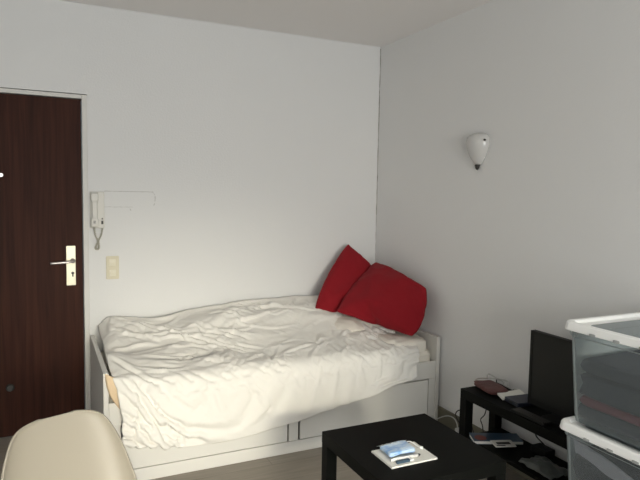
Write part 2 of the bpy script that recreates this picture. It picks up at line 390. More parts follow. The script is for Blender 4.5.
# ------------------------------------------------------------------ duvet
NU, NV = 112, 76
P = unpack([0,0,1,0,0,1,0,0,1,0,0,1,0,0,1,0,0,1,0,0,1,0,0,1,0,0,1,0,0,1,0,0,1,0,0,1,0,0,0,1,0,0,1,0,0,1,0,0,1,0,0,1,0,0,1,8,-2,2,3,4,
2,6,3,7,3,4,2,3,5,6,7,-6,1,9,-1,6,2,-73,0,1,0,0,1,0,0,1,0,1,0,0,1,0,0,1,0,1,0,0,1,0,0,1,0,1,0,0,1,0,0,1,0,1,0,0,1,0,0,1,0,1,
0,0,1,0,0,1,0,0,1,0,0,0,3,4,2,3,3,3,2,5,2,9,-4,8,2,3,9,2,1,-8,12,3,0,5,-69,0,6,0,4,2,1,0,0,1,-1,0,-1,-2,-1,1,1,0,0,0,1,1,-1,0,0,0,
0,0,0,0,-1,2,1,-3,4,-2,1,1,0,0,2,0,-1,0,2,1,0,0,1,0,1,-1,1,0,0,5,-3,7,2,4,3,2,1,5,1,6,-2,10,2,1,11,-3,-3,3,13,-3,-1,-63,0,5,7,3,1,-5,0,0,
1,1,1,0,1,0,0,0,0,0,0,1,0,0,-1,0,-1,0,-1,0,0,0,0,1,1,-6,4,3,1,-2,1,0,3,-1,0,-1,2,2,1,0,0,0,1,1,0,-6,10,-4,-1,9,4,1,5,2,1,5,-1,4,2,7,
3,5,5,-4,-2,13,4,-7,-61,1,4,4,1,2,5,0,1,1,1,1,-2,-1,1,-1,-1,1,-1,1,1,-1,-1,0,0,-1,0,0,-1,0,0,1,1,-5,1,3,3,-1,-1,2,-2,2,2,-1,0,-1,2,3,1,-1,0,1,
1,1,-6,1,6,-1,0,5,7,3,2,3,0,4,-4,9,1,8,5,3,1,-8,3,13,0,-63,1,4,4,2,2,1,4,0,1,1,0,0,-1,0,0,-1,0,1,0,0,0,-1,0,-1,0,0,-1,0,1,-1,2,-5,1,2,
2,1,0,-1,1,0,-1,2,2,-1,0,0,1,4,0,1,1,-1,-2,-1,0,-2,7,1,0,2,3,10,-2,5,0,1,0,10,-3,2,8,-3,5,-3,0,10,-56,1,3,3,4,3,1,1,2,1,1,0,0,0,-1,0,0,0,
0,0,0,1,-1,-1,0,0,-1,0,0,1,0,-2,0,0,2,1,1,0,0,0,0,0,-1,2,1,0,-1,1,0,6,1,1,-1,-4,-3,4,-2,-2,8,-3,8,-3,3,9,0,5,-2,4,5,-5,10,-5,7,-3,7,-4,-4,-40,
1,3,2,4,3,2,1,2,2,0,1,-1,-1,0,1,0,-1,1,0,0,0,0,-1,0,0,-1,1,0,0,-1,0,0,1,1,1,0,0,0,0,0,-1,0,0,1,1,1,-2,3,-2,7,2,0,-3,-4,-6,7,-3,5,-3,3,
8,-1,3,7,3,-1,-2,0,8,1,4,-3,5,1,5,-5,-41,1,0,5,3,4,1,2,2,2,1,0,0,-1,0,0,0,0,1,-1,0,0,0,0,0,0,0,0,0,0,0,0,0,1,1,0,0,0,1,-1,0,-1,0,0,
0,0,1,2,-2,2,-1,1,7,-1,-6,-6,1,4,-1,3,3,0,6,2,-2,8,6,-4,-2,6,6,-2,4,-2,0,9,-1,-43,0,1,0,7,3,3,1,3,2,1,0,0,-1,1,0,0,0,0,0,0,1,-1,0,0,0,0,
0,0,0,0,1,1,1,-1,1,0,0,-1,1,-1,0,-1,0,0,0,0,1,3,-4,-3,6,0,6,-5,-7,3,-7,10,-3,1,6,0,0,8,-6,12,2,-1,-5,12,3,-7,7,-1,-3,10,-41,0,0,1,1,9,1,4,2,2,
1,1,-1,0,0,-1,1,1,0,0,0,0,0,0,0,0,1,-1,1,-1,1,0,2,-1,0,1,1,0,-1,0,0,-1,0,-1,0,0,0,0,0,0,-1,-1,6,-2,2,-7,-2,-1,-3,10,1,-1,0,6,-1,3,2,9,0,-2,
-8,11,5,-5,5,2,-5,-28,1,0,-1,3,3,7,4,2,3,1,0,0,0,0,-3,2,2,-1,0,0,1,0,0,0,0,1,0,0,0,0,1,0,0,1,0,1,0,0,0,0,-1,0,-1,0,0,0,-1,0,-1,-1,1,-1,
5,2,-9,1,-5,0,-4,5,11,-3,-4,9,-5,9,2,2,2,-5,-3,2,10,5,3,-4,-30,1,0,0,0,5,5,3,6,0,3,0,0,0,-1,-1,1,0,2,-1,0,1,0,1,0,0,1,0,0,0,1,0,0,0,1,1,
0,1,0,0,0,-1,-1,0,0,0,-1,0,-1,-1,0,0,1,1,0,-4,1,-6,-1,-1,-4,6,10,-6,-1,7,-3,2,14,-3,0,-3,-3,5,14,-2,1,-31,1,0,0,0,4,3,6,1,6,-1,3,0,0,0,-1,-2,2,-1,
3,0,1,1,0,0,1,0,0,0,0,2,-1,0,1,0,1,1,0,1,0,0,-1,-1,0,0,0,-1,0,-1,0,-1,0,1,1,1,-3,-1,-7,-1,-3,-1,-1,1,8,0,-2,8,-7,2,9,7,-2,-2,-4,12,9,-10,-23,1,
-1,0,1,1,5,2,5,1,7,-1,2,-1,1,-2,0,-1,2,1,2,1,0,1,0,1,0,0,1,0,1,0,0,0,1,1,1,0,1,0,0,-1,-1,0,0,0,0,-1,-1,0,-1,-1,0,2,2,-7,0,-4,-3,-2,-2,-2,
2,1,7,-4,-2,5,-3,-1,6,13,1,-3,-7,8,10,-26,1,-1,-1,1,2,1,7,0,4,0,9,-4,4,0,-1,-2,2,1,1,1,2,0,1,0,1,0,0,1,1,0,1,0,0,0,1,1,1,1,0,-1,0,-1,0,-1,
0,0,0,-1,0,-1,0,-1,0,0,-3,1,-4,-4,-2,-3,-2,-1,1,1,7,-4,1,2,-4,-3,3,7,9,-2,-5,2,-8,1,-1,0,0,1,2,2,6,0,2,0,7,2,1,-1,-1,1,2,2,0,1,1,1,0,1,0,0,
1,1,1,0,0,0,1,1,1,1,1,-1,0,-1,0,-1,0,0,0,0,-1,0,0,-2,0,-1,2,-6,2,-6,-1,-2,-3,-3,-1,2,-3,7,0,2,1,-3,-5,4,2,-6,9,4,-4,-4,1,-1,0,0,1,1,3,1,6,-1,
3,0,7,0,2,-1,1,2,2,2,-1,1,1,0,1,0,1,1,0,1,-1,1,1,1,1,1,1,1,0,-1,-1,-1,0,0,0,0,0,-1,0,0,-1,-1,0,-2,-3,0,-3,-5,-1,-1,-3,-2,-1,2,-1,5,-4,7,-2,-3,
-3,6,-3,-5,10,3,-6,1,-1,0,0,1,2,1,1,2,6,-1,2,2,6,2,-1,1,2,2,2,-1,1,1,0,1,0,1,1,1,-1,1,0,1,2,2,1,0,1,0,-1,-1,0,-2,1,0,0,-1,0,0,-1,0,-1,0,
-1,-3,-1,-5,-2,-3,-1,-2,-2,-2,1,0,3,-2,0,6,-4,-4,-1,6,-5,-6,10,0,2,-1,0,1,0,2,1,2,1,3,3,-1,4,4,2,2,1,1,2,2,1,0,1,0,1,0,1,1,1,0,0,1,1,2,1,2,
1,0,0,-1,-1,0,-1,0,1,0,-1,-1,0,-1,0,-1,0,-1,-4,-1,-4,-2,-3,-2,-1,-2,-2,-2,3,-2,2,-2,1,4,-4,-6,1,4,-6,-5,14,1,1,0,0,1,1,2,2,1,2,1,3,-2,7,3,0,4,1,2,
2,1,0,1,1,0,1,1,0,0,1,0,1,1,2,3,1,1,0,-1,0,0,-1,-1,0,0,1,-1,-1,0,-1,0,-1,0,-2,-3,0,-5,-3,-2,-2,-2,-1,-2,-2,2,0,0,-1,-4,6,-2,-5,-4,8,-8,-2,12,1,1,
0,0,1,1,2,2,1,1,3,0,1,0,8,1,3,4,0,2,1,1,1,1,0,1,1,0,0,1,0,1,2,3,2,1,1,0,0,-1,-1,0,-1,0,1,0,-1,0,-1,-1,0,-1,0,-2,-4,0,-5,-3,-2,-1,-2,-3,
0,-2,-1,2,-5,4,-3,-3,7,-4,-7,-6,5,-10,21,1,1,0,0,2,1,2,1,2,1,1,2,0,1,2,7,2,3,2,2,1,1,1,0,1,1,0,0,1,1,1,1,2,3,2,1,0,2,0,-1,-1,-1,-1,1,0,
0,-1,-1,0,-1,-1,-1,0,0,-5,0,-5,-3,-2,-2,-1,-3,-1,-1,-2,-2,0,-4,4,-5,0,5,-8,-5,-5,0,20,1,2,-1,0,2,1,2,1,2,1,2,1,1,1,1,7,4,2,2,1,2,1,1,1,0,1,0,0,
1,1,1,2,3,3,1,2,0,0,2,-1,-1,-2,0,0,0,0,-1,-1,0,0,-1,-2,-1,0,-4,0,-6,-3,-1,-2,-2,-2,-1,-1,-3,-1,-2,-2,-3,1,-3,5,-8,-1,-5,-6,24,1,2,0,-1,1,3,2,1,2,1,2,
0,0,2,1,2,9,3,1,2,1,2,1,0,1,1,-1,1,1,1,2,2,4,2,2,2,1,-1,0,0,-1,-1,-1,0,0,0,0,-1,-2,0,-1,0,-2,0,-2,-1,-8,-2,-1,-2,-2,-2,-2,-1,-1,-3,-2,-1,-4,-1,-1,
-2,0,-5,-3,-5,23,1,2,0,-1,2,2,2,2,1,2,1,1,-1,1,1,3,3,0,10,2,2,1,2,0,1,0,1,1,0,2,2,2,4,2,2,2,1,-2,0,1,-1,-2,0,0,0,0,0,-1,-1,-2,-1,-1,0,-1,
-3,1,-8,-2,-1,-2,-2,-1,-3,-2,-1,-2,-2,-1,-3,-2,-1,-3,0,-3,-5,-5,21,2,2,0,0,1,3,1,2,2,1,1,1,0,1,0,1,3,3,0,12,2,1,2,1,-1,1,1,1,0,2,2,3,3,3,2,1,0,
0,0,-1,0,-1,0,0,0,0,-1,0,-1,-1,-2,-1,-1,0,-2,0,-7,-3,-1,-2,-2,-2,-1,-2,-2,-2,-2,-2,-2,-3,0,-3,-1,-3,-5,-4,19,2,2,-1,0,3,2,1,2,3,1,0,1,0,1,0,1,4,3,0,0,
15,1,1,1,-1,0,2,1,1,1,3,3,2,3,3,1,-2,1,1,-1,-2,0,1,0,0,0,0,-1,-1,-1,-1,-2,-2,1,-2,-6,-3,-1,-1,-2,-2,-2,-2,-1,-2,-2,-2,-2,-2,-3,0,-3,-2,-2,-6,-4,18,2,1,-1,
1,3,3,2,0,3,1,1,0,0,1,1,0,3,6,1,-3,4,14,2,0,-2,0,1,2,1,1,3,2,3,3,-1,2,2,1,-1,-1,0,0,0,0,1,0,0,-1,-1,-2,0,-1,-3,-2,1,-5,-5,-2,0,-1,-2,-2,-1,
-2,-3,-1,-2,-2,-2,-3,-1,-2,-2,-3,-6,-4,17,2,1,-1,1,3,3,2,2,2,0,1,0,1,0,2,2,2,4,2,-3,3,7,-2,10,1,-2,2,1,2,1,2,3,3,3,0,1,2,-1,1,0,-1,0,1,-1,1,0,
0,-1,0,-1,-2,0,-2,-1,-3,-4,-3,-3,-1,-1,-1,-2,-2,-1,-2,-2,-2,-2,-2,-3,-3,0,-4,-1,-6,-4,15,2,1,-2,3,3,2,2,2,2,1,0,1,-1,1,3,2,4,-1,2,0,3,3,3,3,7,0,1,1,1,
2,2,1,4,2,1,2,0,0,1,-1,1,-1,-1,3,0,0,-1,1,-2,-1,-1,-1,-1,-2,0,-6,-2,-4,-1,-1,-1,-2,-1,-2,-2,-2,-2,-3,-2,-2,-3,-2,-2,-4,-2,-7,15,1,0,1,2,3,3,1,2,2,1,1,1,
1,-1,2,3,3,1,1,1,1,2,3,4,3,5,0,2,0,3,2,1,1,2,4,2,0,1,0,0,0,0,-2,1,3,0,-1,1,-1,-2,0,-2,-2,-1,0,-5,-4,-3,-1,-1,-1,-2,-2,-1,-2,-2,-2,-3,-2,-2,-3,-3,
-2,-4,-2,-5,12,1,0,2,3,3,1,2,2,2,1,0,1,2,0,-1,4,3,1,2,1,2,1,5,0,4,1,5,1,1,0,5,1,2,2,3,2,1,0,0,1,-1,-2,1,0,2,1,0,0,0,-1,-1,-1,-4,0,-1,
-3,-4,-3,-2,-1,-1,-2,-2,-1,-2,-2,-2,-2,-3,-2,-3,-3,-3,-4,-3,-4,10,2,0,3,3,2,3,1,1,3,0,1,0,1,3,0,0,3,2,2,2,2,1,0,6,2,3,0,5,1,0,0,6,1,4,3,1,1,0,
1,-2,-2,2,0,1,1,2,0,1,-1,-2,0,-2,-5,2,-1,-4,-2,-3,-3,-1,-1,-2,-1,-2,-2,-2,-2,-2,-3,-3,-3,-2,-3,-4,-4,-4,9,2,1,3,3,2,2,2,2,0,2,1,0,0,2,2,2,1,3,0,2,2,
2,-1,2,7,1,3,0,4,2,-1,4,4,4,2,2,0,0,-3,-1,2,0,2,1,1,2,0,0,-1,0,-2,-2,-4,-1,1,-5,-1,-2,-2,-2,-1,-2,-1,-2,-2,-2,-2,-2,-3,-3,-3,-3,-2,-4,-4,-4,7,2,2,3,3,
1,2,2,2,1,1,0,2,0,1,1,4,1,3,2,1,0,2,1,1,1,7,2,2,1,3,1,3,3,5,2,-1,3,-5,0,2,1,0,1,2,3,1,1,-1,-1,0,-2,-3,-3,0,-1,-5,0,-2,-2,-1,-2,-1,-2,-2,
-2,-2,-2,-3,-2,-3,-2,-4,-3,-3,-4,-4,5,2,3,3,1,2,2,2,1,2,1,1,1,1,0,1,3,4,-3,4,2,0,3,-1,2,2,3,7,0,2,2,2,4,2,6,-2,3,-3,1,1,1,0,1,1,3,2,2,1,
-1,-2,0,-1,-2,-3,-3,1,-4,0,-3,-2,-1,-2,-1,-2,-2,-2,-2,-2,-2,-3,-3,-3,-3,-3,-4,-4,-4,4,2,3,2,3,1,3,1,2,1,1,1,1,1,2,0,3,1,0,0,1,7,-2,0,4,3,1,0,8,3,0,
4,0,5,2,2,1,0,1,1,1,0,1,1,2,0,3,1,2,-3,-1,0,-7,-1,-1,1,-3,0,-3,-2,-1,-1,-2,-2,-2,-2,-2,-2,-2,-3,-3,-3,-3,-3,-4,-4,-4,2,2,3,2,2,3,2,2,1,1,2,1,1,1,
2,1,2,1,-1,0,1,2,5,-1,3,2,1,2,1,3,8,-1,4,6,1,3,0,1,0,1,1,-1,2,2,0,3,1,2,1,-1,-3,-1,-1,-5,-2,1,-1,-1,-3,-1,-1,-2,-2,-2,-2,-2,-2,-2,-3,-2,-3,-3,-3,-4,
-3,-4,-4,0,2,3,3,1,2,3,2,1,2,1,1,1,2,1,2,1,0,-1,2,2,3,3,1,0,2,2,1,2,2,-1,10,-2,6,8,-2,3,1,0,0,1,1,1,1,2,1,3,2,-1,-1,0,-2,-4,-1,-2,-1,-1,
1,-4,-2,-1,-2,-1,-2,-2,-2,-2,-3,-2,-3,-2,-4,-3,-3,-3,-4,-4,-3,3,3,2,3,1,3,2,1,2,2,1,1,1,2,1,2,0,0,1,1,3,2,1,2,2,1,1,1,0,4,-1,9,2,9,-1,1,1,2,1,
1,2,1,0,0,4,4,-2,1,-1,0,-3,-1,-3,-1,-1,-1,2,-5,-1,-2,-2,-1,-2,-2,-2,-2,-3,-3,-2,-3,-3,-3,-4,-3,-3,-5,-4,3,3,2,3,2,1,2,3,1,2,1,1,2,1,2,1,0,0,1,2,4,3,
-1,2,2,2,-1,1,2,-1,4,1,8,11,-1,-2,3,2,2,0,-2,1,3,2,3,3,0,0,0,-3,0,-2,-2,0,-1,-4,3,-3,-3,-1,-1,-2,-2,-2,-2,-3,-2,-3,-3,-2,-3,-4,-3,-3,-3,-5,-6,2,3,3,3,2,
2,1,3,1,2,1,1,2,2,2,1,-1,2,0,2,4,-1,4,0,2,1,2,0,1,1,0,5,10,-1,4,2,-1,5,-3,2,2,2,3,1,4,2,1,0,-2,0,-2,0,-2,-1,-1,-4,3,-6,1,-1,-2,-2,-2,-3,-2,
-3,-2,-2,-3,-2,-4,-3,-3,-4,-3,-4,-8,2,3,3,2,3,2,2,2,2,1,1,1,2,2,2,1,0,1,1,1,1,3,0,5,-1,2,2,1,1,1,2,4,1,9,3,-2,2,1,2,2,2,2,2,3,3,1,0,0,
0,-1,-1,-1,-2,0,-1,-3,-1,-2,-3,-1,1,-2,-3,-3,-2,-2,-2,-2,-3,-3,-3,-3,-4,-3,-4,-3,-10,2,3,3,2,2,3,2,2,1,3,0,1,2,3,2,0,1,1,1,1,-1,2,3,1,4,0,3,0,1,2,1,
1,6,8,-1,4,-1,2,1,3,1,2,3,3,2,2,0,1,0,0,-2,-1,-2,0,-2,-2,-3,1,-4,-2,-1,-1,-2,-2,-2,-2,-2,-2,-3,-3,-4,-3,-3,-3,-4,-4,-11,2,3,3,3,2,1,3,1,2,2,2,1,2,2,
2,0,1,1,1,2,-1,3,-1,3,2,4,0,2,1,2,1,2,5,-1,7,-1,6,1,1,2,3,2,2,3,3,2,0,0,0,0,0,-2,-1,-2,-1,-1,-3,-2,-1,-4,0,-1,-2,-1,-3,-2,-2,-3,-3,-3,-3,-3,-3,-4,
-4,-3,-13,2,3,3,3,2,2,1,3,1,1,4,1,2,1,2,1,0,2,1,1,0,-3,6,-1,4,1,4,1,2,1,2,1,1,4,2,4,0,7,1,2,3,3,2,3,3,2,1,0,-1,0,0,-1,-2,-2,0,-2,-3,
-2,-4,0,-3,0,-1,-2,-2,-2,-3,-2,-3,-3,-3,-4,-3,-3,-4,-3,-16,3,3,3,2,2,3,2,2,1,1,4,2,1,2,1,2,1,0,1,2,0,-4,2,4,2,3,2,3,2,1,1,0,3,5,2,2,2,2,6,2,
2,3,2,4,3,2,0,0,-1,1,-1,-1,-2,-3,2,-2,-4,-3,-1,-2,-1,-2,-1,-1,-2,-3,-2,-3,-3,-2,-4,-3,-4,-2,-4,-4,-17,3,3,3,2,3,2,2,2,2,1,0,5,2,1,1,1,2,0,2,2,-5,-1,4,
1,4,3,3,2,3,1,-1,2,3,1,6,1,1,4,4,4,2,4,2,4,2,3,0,0,0,0,-2,0,-1,-4,0,0,-4,-3,-3,0,-1,-2,-2,-1,-2,-2,-3,-2,-3,-3,-3,-4,-3,-3,-4,-3,-19,3,3,2,3,3,2,
2,2,2,1,1,0,6,2,1,-2,4,1,2,0,-2,-3,2,4,3,4,3,2,3,0,1,2,0,2,2,5,3,4,4,3,3,3,2,4,4,2,0,0,-1,0,0,-3,-1,-4,1,2,-3,-5,-2,0,-1,-2,-3,-1,-2,-2,
-3,-2,-3,-3,-4,-3,-3,-4,-3,-4,-20,3,3,2,3,3,2,2,2,2,2,1,0,1,7,-1,-1,4,2,1,-2,0,-1,2,3,3,3,4,2,3,0,1,2,1,2,2,5,3,4,4,3,3,2,3,4,4,2,0,0,-1,
-1,1,-2,0,-6,-1,3,-2,-4,-4,-1,0,-2,-2,-1,-2,-2,-3,-3,-3,-3,-3,-4,-3,-3,-3,-4,-22,3,3,2,3,3,2,2,2,2,-1,4,0,2,0,5,0,3,2,0,0,-2,2,2,3,3,3,2,3,1,2,1,1,
3,0,5,2,6,4,3,3,2,3,3,4,3,0,0,0,0,1,-1,-1,-4,-1,0,0,-1,-4,-2,-2,0,-2,-2,-1,-3,-2,-3,-3,-3,-3,-3,-3,-3,-3,-4,-3,-24,3,3,3,2,4,1,2,2,0,1,1,4,0,3,-2,
4,5,1,0,-1,0,2,3,3,3,3,2,2,1,2,1,1,2,2,3,5,4,5,3,2,3,3,3,3,4,0,-1,0,-2,2,1,-3,0,-2,-3,2,-3,-1,-4,-1,-1,-1,-2,-2,-2,-3,-2,-3,-3,-3,-3,-3,-4,-3,-3,
-4,-25,2,4,3,2,4,2,1,1,1,2,1,1,1,2,2,3,-1,6,0,0,1,2,3,3,3,2,2,2,2,2,1,1,2,2,4,4,5,4,3,2,3,2,2,1,3,1,1,0,-1,0,1,0,-2,1,-3,0,-3,0,
-3,-2,-1,-1,-2,-2,-3,-2,-3,-2,-3,-3,-3,-4,-3,-3,-4,-4,-26,2,4,3,3,2,3,1,1,1,2,1,1,1,2,1,0,4,3,2,0,3,2,3,3,2,3,2,1,2,3,1,1,2,2,4,5,5,3,3,2,2,
2,3,1,2,2,0,-1,0,0,2,-1,-5,1,-1,3,-3,-1,-4,0,-2,-2,-2,-2,-2,-3,-2,-3,-2,-4,-3,-3,-4,-3,-3,-4,-29,3,4,3,3,2,3,1,2,1,1,1,1,1,2,1,2,2,2,4,1,2,2,3,3,
3,2,2,2,2,2,1,2,2,2,4,5,5,2,4,2,2,2,2,2,2,0,0,1,-1,0,1,1,-4,1,-3,1,-2,-2,0,-3,0,-2,-2,-2,-3,-2,-2,-3,-3,-3,-3,-4,-3,-3,-4,-4,-30,3,3,4,3,3,2,2,
1,1,2,1,-1,2,1,2,3,3,2,2,2,2,3,3,3,2,2,2,2,3,1,2,1,3,2,4,5,3,4,2,3,3,2,2,2,0,2,0,0,0,-1,2,-1,-2,1,-2,1,-2,-3,0,-3,-2,-1,-2,-2,-2,-3,-2,
-3,-3,-3,-3,-3,-3,-4,-4,-4,-31,3,4,3,2,3,3,2,2,0,2,1,0,2,1,1,3,3,3,2,2,3,3,2,3,2,3,1,2,3,2,2,1,2,3,4,4,5,2,3,3,2,3,0,2,2,2,0,0,-1,0,
0,1,-5,0,-1,3,-2,-3,-1,-2,-1,0,-3,-2,-3,-3,-2,-2,-3,-3,-3,-4,-3,-3,-4,-4,-33,3,4,4,2,2,3,2,2,1,1,1,0,1,3,1,3,3,3,2,3,2,3,3,2,3,2,2,2,2,2,2,2,2,
3,4,5,2,3,3,3,3,0,3,2,2,3,-1,-1,0,0,-1,0,-3,2,-2,1,0,-3,0,-4,-1,-2,-2,-2,-2,-3,-2,-2,-3,-3,-3,-4,-3,-4,-3,-5,-34,3,4,2,5,2,3,2,1,2,1,0,1,1,2,3,1,
3,3,3,2,3,3,2,3,2,3,2,2,2,3,1,3,2,3,4,3,4,3,2,4,1,2,2,3,3,1,0,-1,0,-1,0,-1,-2,-1,1,1,-1,-3,2,-5,-2,-1,-2,-2,-2,-2,-3,-2,-3,-4,-3,-3,-4,-3,-4,-4,
-36,3,3,3,3,4,2,4,1,1,1,1,1,2,1,3,2,2,3,3,2,3,3,3,2,3,2,2,3,2,2,2,2,3,3,3,3,4,3,3,2,3,2,2,3,3,1,0,-1,0,-1,0,-1,-1,-1,1,0,0,-3,-1,
-3,-2,-1,-2,-2,-2,-2,-3,-3,-3,-3,-3,-3,-4,-4,-3,-5,-37,3,3,2,4,3,4,2,3,1,1,1,1,1,2,2,3,2,3,2,3,3,3,3,3,2,2,2,3,2,3,2,2,3,3,3,3,3,3,3,3,2,3,
2,3,3,2,-1,-1,-1,0,-1,0,-1,-1,1,0,-1,-3,0,-3,-2,-2,-2,-2,-2,-2,-3,-2,-3,-3,-3,-4,-3,-4,-4,-4,-40,4,2,3,2,5,2,5,0,4,0,1,1,2,1,3,2,3,3,2,3,3,3,3,3,2,
2,3,2,3,2,2,2,3,3,4,2,4,3,3,3,2,3,2,3,3,2,-1,-1,-1,0,-1,-1,-1,0,0,1,-2,-2,1,-4,-2,-1,-3,-2,-2,-2,-3,-3,-3,-2,-4,-3,-4,-3,-4,-5,-41,4,2,3,2,3,4,2,4,
1,2,1,2,1,2,3,2,3,3,2,3,3,3,3,2,3,3,2,3,3,2,2,2,3,3,3,3,3,3,3,3,3,3,3,3,3,1,-1,-1,0,-1,-1,-1,0,0,0,0,-2,-3,2,-4,-2,-2,-2,-2,-2,-2,-3,-3,
-3,-3,-3,-3,-4,-4,-4,-4,-43,3,3,2,3,4,1,4,2,3,1,2,1,2,3,2,3,2,3,3,3,3,3,3,2,3,3,2,3,3,3,2,2,2,3,4,3,3,3,3,3,3,3,3,3,3,1,-1,-1,-1,-1,-1,
0,0,0,0,0,-1,-4,0,-2,-3,-2,-2,-1,-3,-2,-2,-3,-3,-3,-3,-4,-4,-3,-4,-5,-44,3,3,3,1,3,4,0,5,2,2,2,1,3,2,3,3,3,2,3,3,4,2,3,2,3,3,3,2,4,2,2,3,2,3,
3,3,4,3,3,3,3,3,3,3,2,2,-1,-1,-1,-1,-1,0,0,0,0,-1,-1,-1,-5,1,-4,-1,-2,-1,-3,-2,-2,-3,-3,-4,-3,-3,-4,-4,-4,-5,-45,3,3,3,2,1,3,3,1,4,2,3,2,2,3,3,2,3,
3,3,3,3,3,3,3,2,3,3,3,2,3,2,3,3,2,3,4,3,4,2,4,3,3,2,4,2,2,-1,-1,-1,-1,0,-1,0,1,-1,-1,-1,-2,-3,-1,-2,-2,-1,-2,-2,-3,-2,-3,-4,-3,-3,-4,-3,-4,-4,-5,-47,
3,3,3,1,1,3,1,5,2,3,3,2,2,3,3,3,3,3,3,3,3,3,3,3,2,3,3,3,3,2,2,3,3,3,3,3,4,3,3,3,4,3,2,3,3,2,-1,-1,-1,-1,0,0,0,0,-1,-1,-1,-1,-4,-1,
-3,-1,-2,-1,-2,-3,-3,-2,-4,-3,-3,-4,-4,-4,-4,-4,-49,3,3,2,2,1,2,2,3,5,2,3,2,3,2,3,3,3,4,3,3,3,3,3,3,2,3,3,2,3,3,3,2,3,3,3,4,3,4,3,3,4,3,3,
2,3,1,0,-1,-1,-1,0,0,0,0,-1,-1,-1,-1,-4,-1,-3,-2,-1,-2,-2,-2,-3,-3,-3,-3,-4,-3,-4,-4,-5,-4,-51,4,3,2,2,2,2,2,3,4,4,2,1,4,2,3,3,3,4,3,3,3,3,3,3,3,2,
3,3,2,3,3,3,2,3,4,3,4,3,4,3,4,3,3,2,3,1,0,-1,-1,0,-1,0,1,0,-2,-1,-3,-1,-3,0,-3,-2,-2,-1,-2,-3,-2,-3,-3,-4,-3,-4,-4,-4,-4,-5,-52,4,3,2,2,2,1,3,4,3,
4,2,2,3,3,3,3,3,4,3,3,3,3,3,3,3,3,2,3,3,3,2,4,2,3,3,4,4,3,3,4,3,3,3,3,3,1,0,-1,0,-1,0,0,0,0,-4,-1,-1,-2,-2,1,-4,-2,-1,-2,-2,-3,-2,-3,-4,
-3,-3,-4,-4,-4,-5,-4,-54,4,2,3,2,2,2,3,3,4,2,4,1,3,3,3,4,3,4,3,3,3,3,3,3,3,3,3,2,3,3,3,3,3,2,4,4,3,4,3,3,4,3,3,3,3,2,-1,-1,-1,0,0,0,
1,-2,-4,0,0,-2,-3,1,-5,-1,-2,-2,-2,-3,-2,-3,-3,-3,-4,-3,-4,-5,-4,-5,-55,4,2,3,2,2,2,3,4,3,3,2,3,3,3,3,3,4,4,3,3,3,3,3,3,3,3,3,2,3,4,2,3,3,3,3,
4,3,4,4,3,4,3,3,3,2,2,0,-1,-1,0,0,1,0,-1,-3,-2,0,-2,-2,0,-4,-3,-1,-2,-2,-3,-2,-3,-3,-4,-3,-4,-4,-4,-5,-5,-56,4,2,3,2,2,3,3,3,3,2,3,4,3,2,4,4,3,4,
2,3,3,4,3,3,3,3,3,3,3,3,3,2,4,3,3,4,3,4,4,3,3,4,2,3,3,2,0,-1,-1,0,0,1,0,-1,-2,-3,0,-1,-2,-3,-3,-1,-3,-2,-2,-2,-3,-3,-3,-3,-4,-3,-4,-4,-5,-5,-58,3,
3,3,2,2,3,3,3,3,2,3,4,3,4,2,4,4,2,4,3,3,4,3,3,3,3,3,3,3,3,3,3,3,3,4,3,4,4,3,4,2,4,2,3,4,1,-1,0,0,0,0,0,0,0,-3,-2,0,-2,0,-4,-2,
-3,-2,-1,-3,-2,-3,-3,-3,-4,-3,-4,-4,-4,-4,-5,-60,3,3,3,2,2,3,3,3,3,3,3,3,4,3,3,3,5,3,3,2,4,3,4,3,3,3,3,3,3,3,3,3,3,3,4,4,3,4,3,4,2,4,4,3,
1,2,0,0,0,0,0,0,0,-1,-2,-2,-1,-1,-1,-3,-2,-3,-2,-1,-3,-3,-3,-2,-4,-3,-4,-4,-4,-4,-4,-5,-62,4,3,3,2,3,3,3,3,3,2,4,3,3,3,4,3,3,4,3,3,4,3,3,3,4,3,3,
3,3,3,3,3,4,3,4,3,4,3,4,3,3,0,6,1,5,1,0,0,1,0,0,0,0,-1,-2,-1,-1,-1,-2,-4,0,-5,-1,-2,-2,-3,-2,-4,-3,-3,-4,-4,-4,-5,-4,-5,-63,4,3,3,2,3,3,3,3,3,3,
3,3,3,3,4,4,3,3,3,4,4,3,2,4,3,4,3,3,4,2,3,4,3,3,4,3,4,3,2,2,3,4,4,2,4,3,0,0,0,0,1,0,0,-1,-2,-1,-1,-1,-2,-3,-1,-4,-2,-2,-3,-3,-2,-4,-3,-3,
-4,-4,-4,-5,-4,-5,-64,4,3,3,3,2,3,3,4,2,3,3,3,3,3,4,4,4,2,4,4,3,3,4,3,3,3,4,3,3,3,4,3,3,4,3,4,3,2,2,3,4,4,3,3,4,3,0,0,0,0,0,0,0,
-1,-1,-2,0,-1,-3,-4,0,-4,-1,-2,-3,-3,-3,-3,-3,-4,-4,-4,-4,-5,-5,-5,-64,4,3,3,3,2,3,3,4,2,3,3,2,4,4,4,3,3,4,4,3,3,4,3,4,3,3,4,3,3,3,4,3,4,3,3,4,
2,3,3,3,3,4,4,4,3,3,0,0,0,0,0,0,0,-1,-1,-1,-1,-2,-1,-4,-1,-4,-2,-2,-2,-3,-3,-3,-4,-3,-4,-5,-4,-5,-5,-5,-65,4,3,3,3,3,3,3,3,3,2,2,4,4,3,4,4,3,4,3,
4,3,4,3,4,3,3,3,4,3,4,3,4,3,3,3,4,3,2,3,3,4,4,4,3,4,2,1,0,-1,0,0,-1,0,0,-1,-1,0,-2,-1,-4,0,-4,-4,-1,-2,-3,-3,-3,-4,-4,-4,-4,-4,-5,-5,-6,-66,4,3,
3,3,3,3,3,3,3,1,3,4,4,4,4,4,3,3,4,3,4,3,4,3,4,3,4,3,3,4,4,3,4,3,3,3,4,2,3,4,3,4,4,3,4,2,0,0,0,-1,0,0,-1,0,0,-1,0,-2,-1,-3,-4,-2,
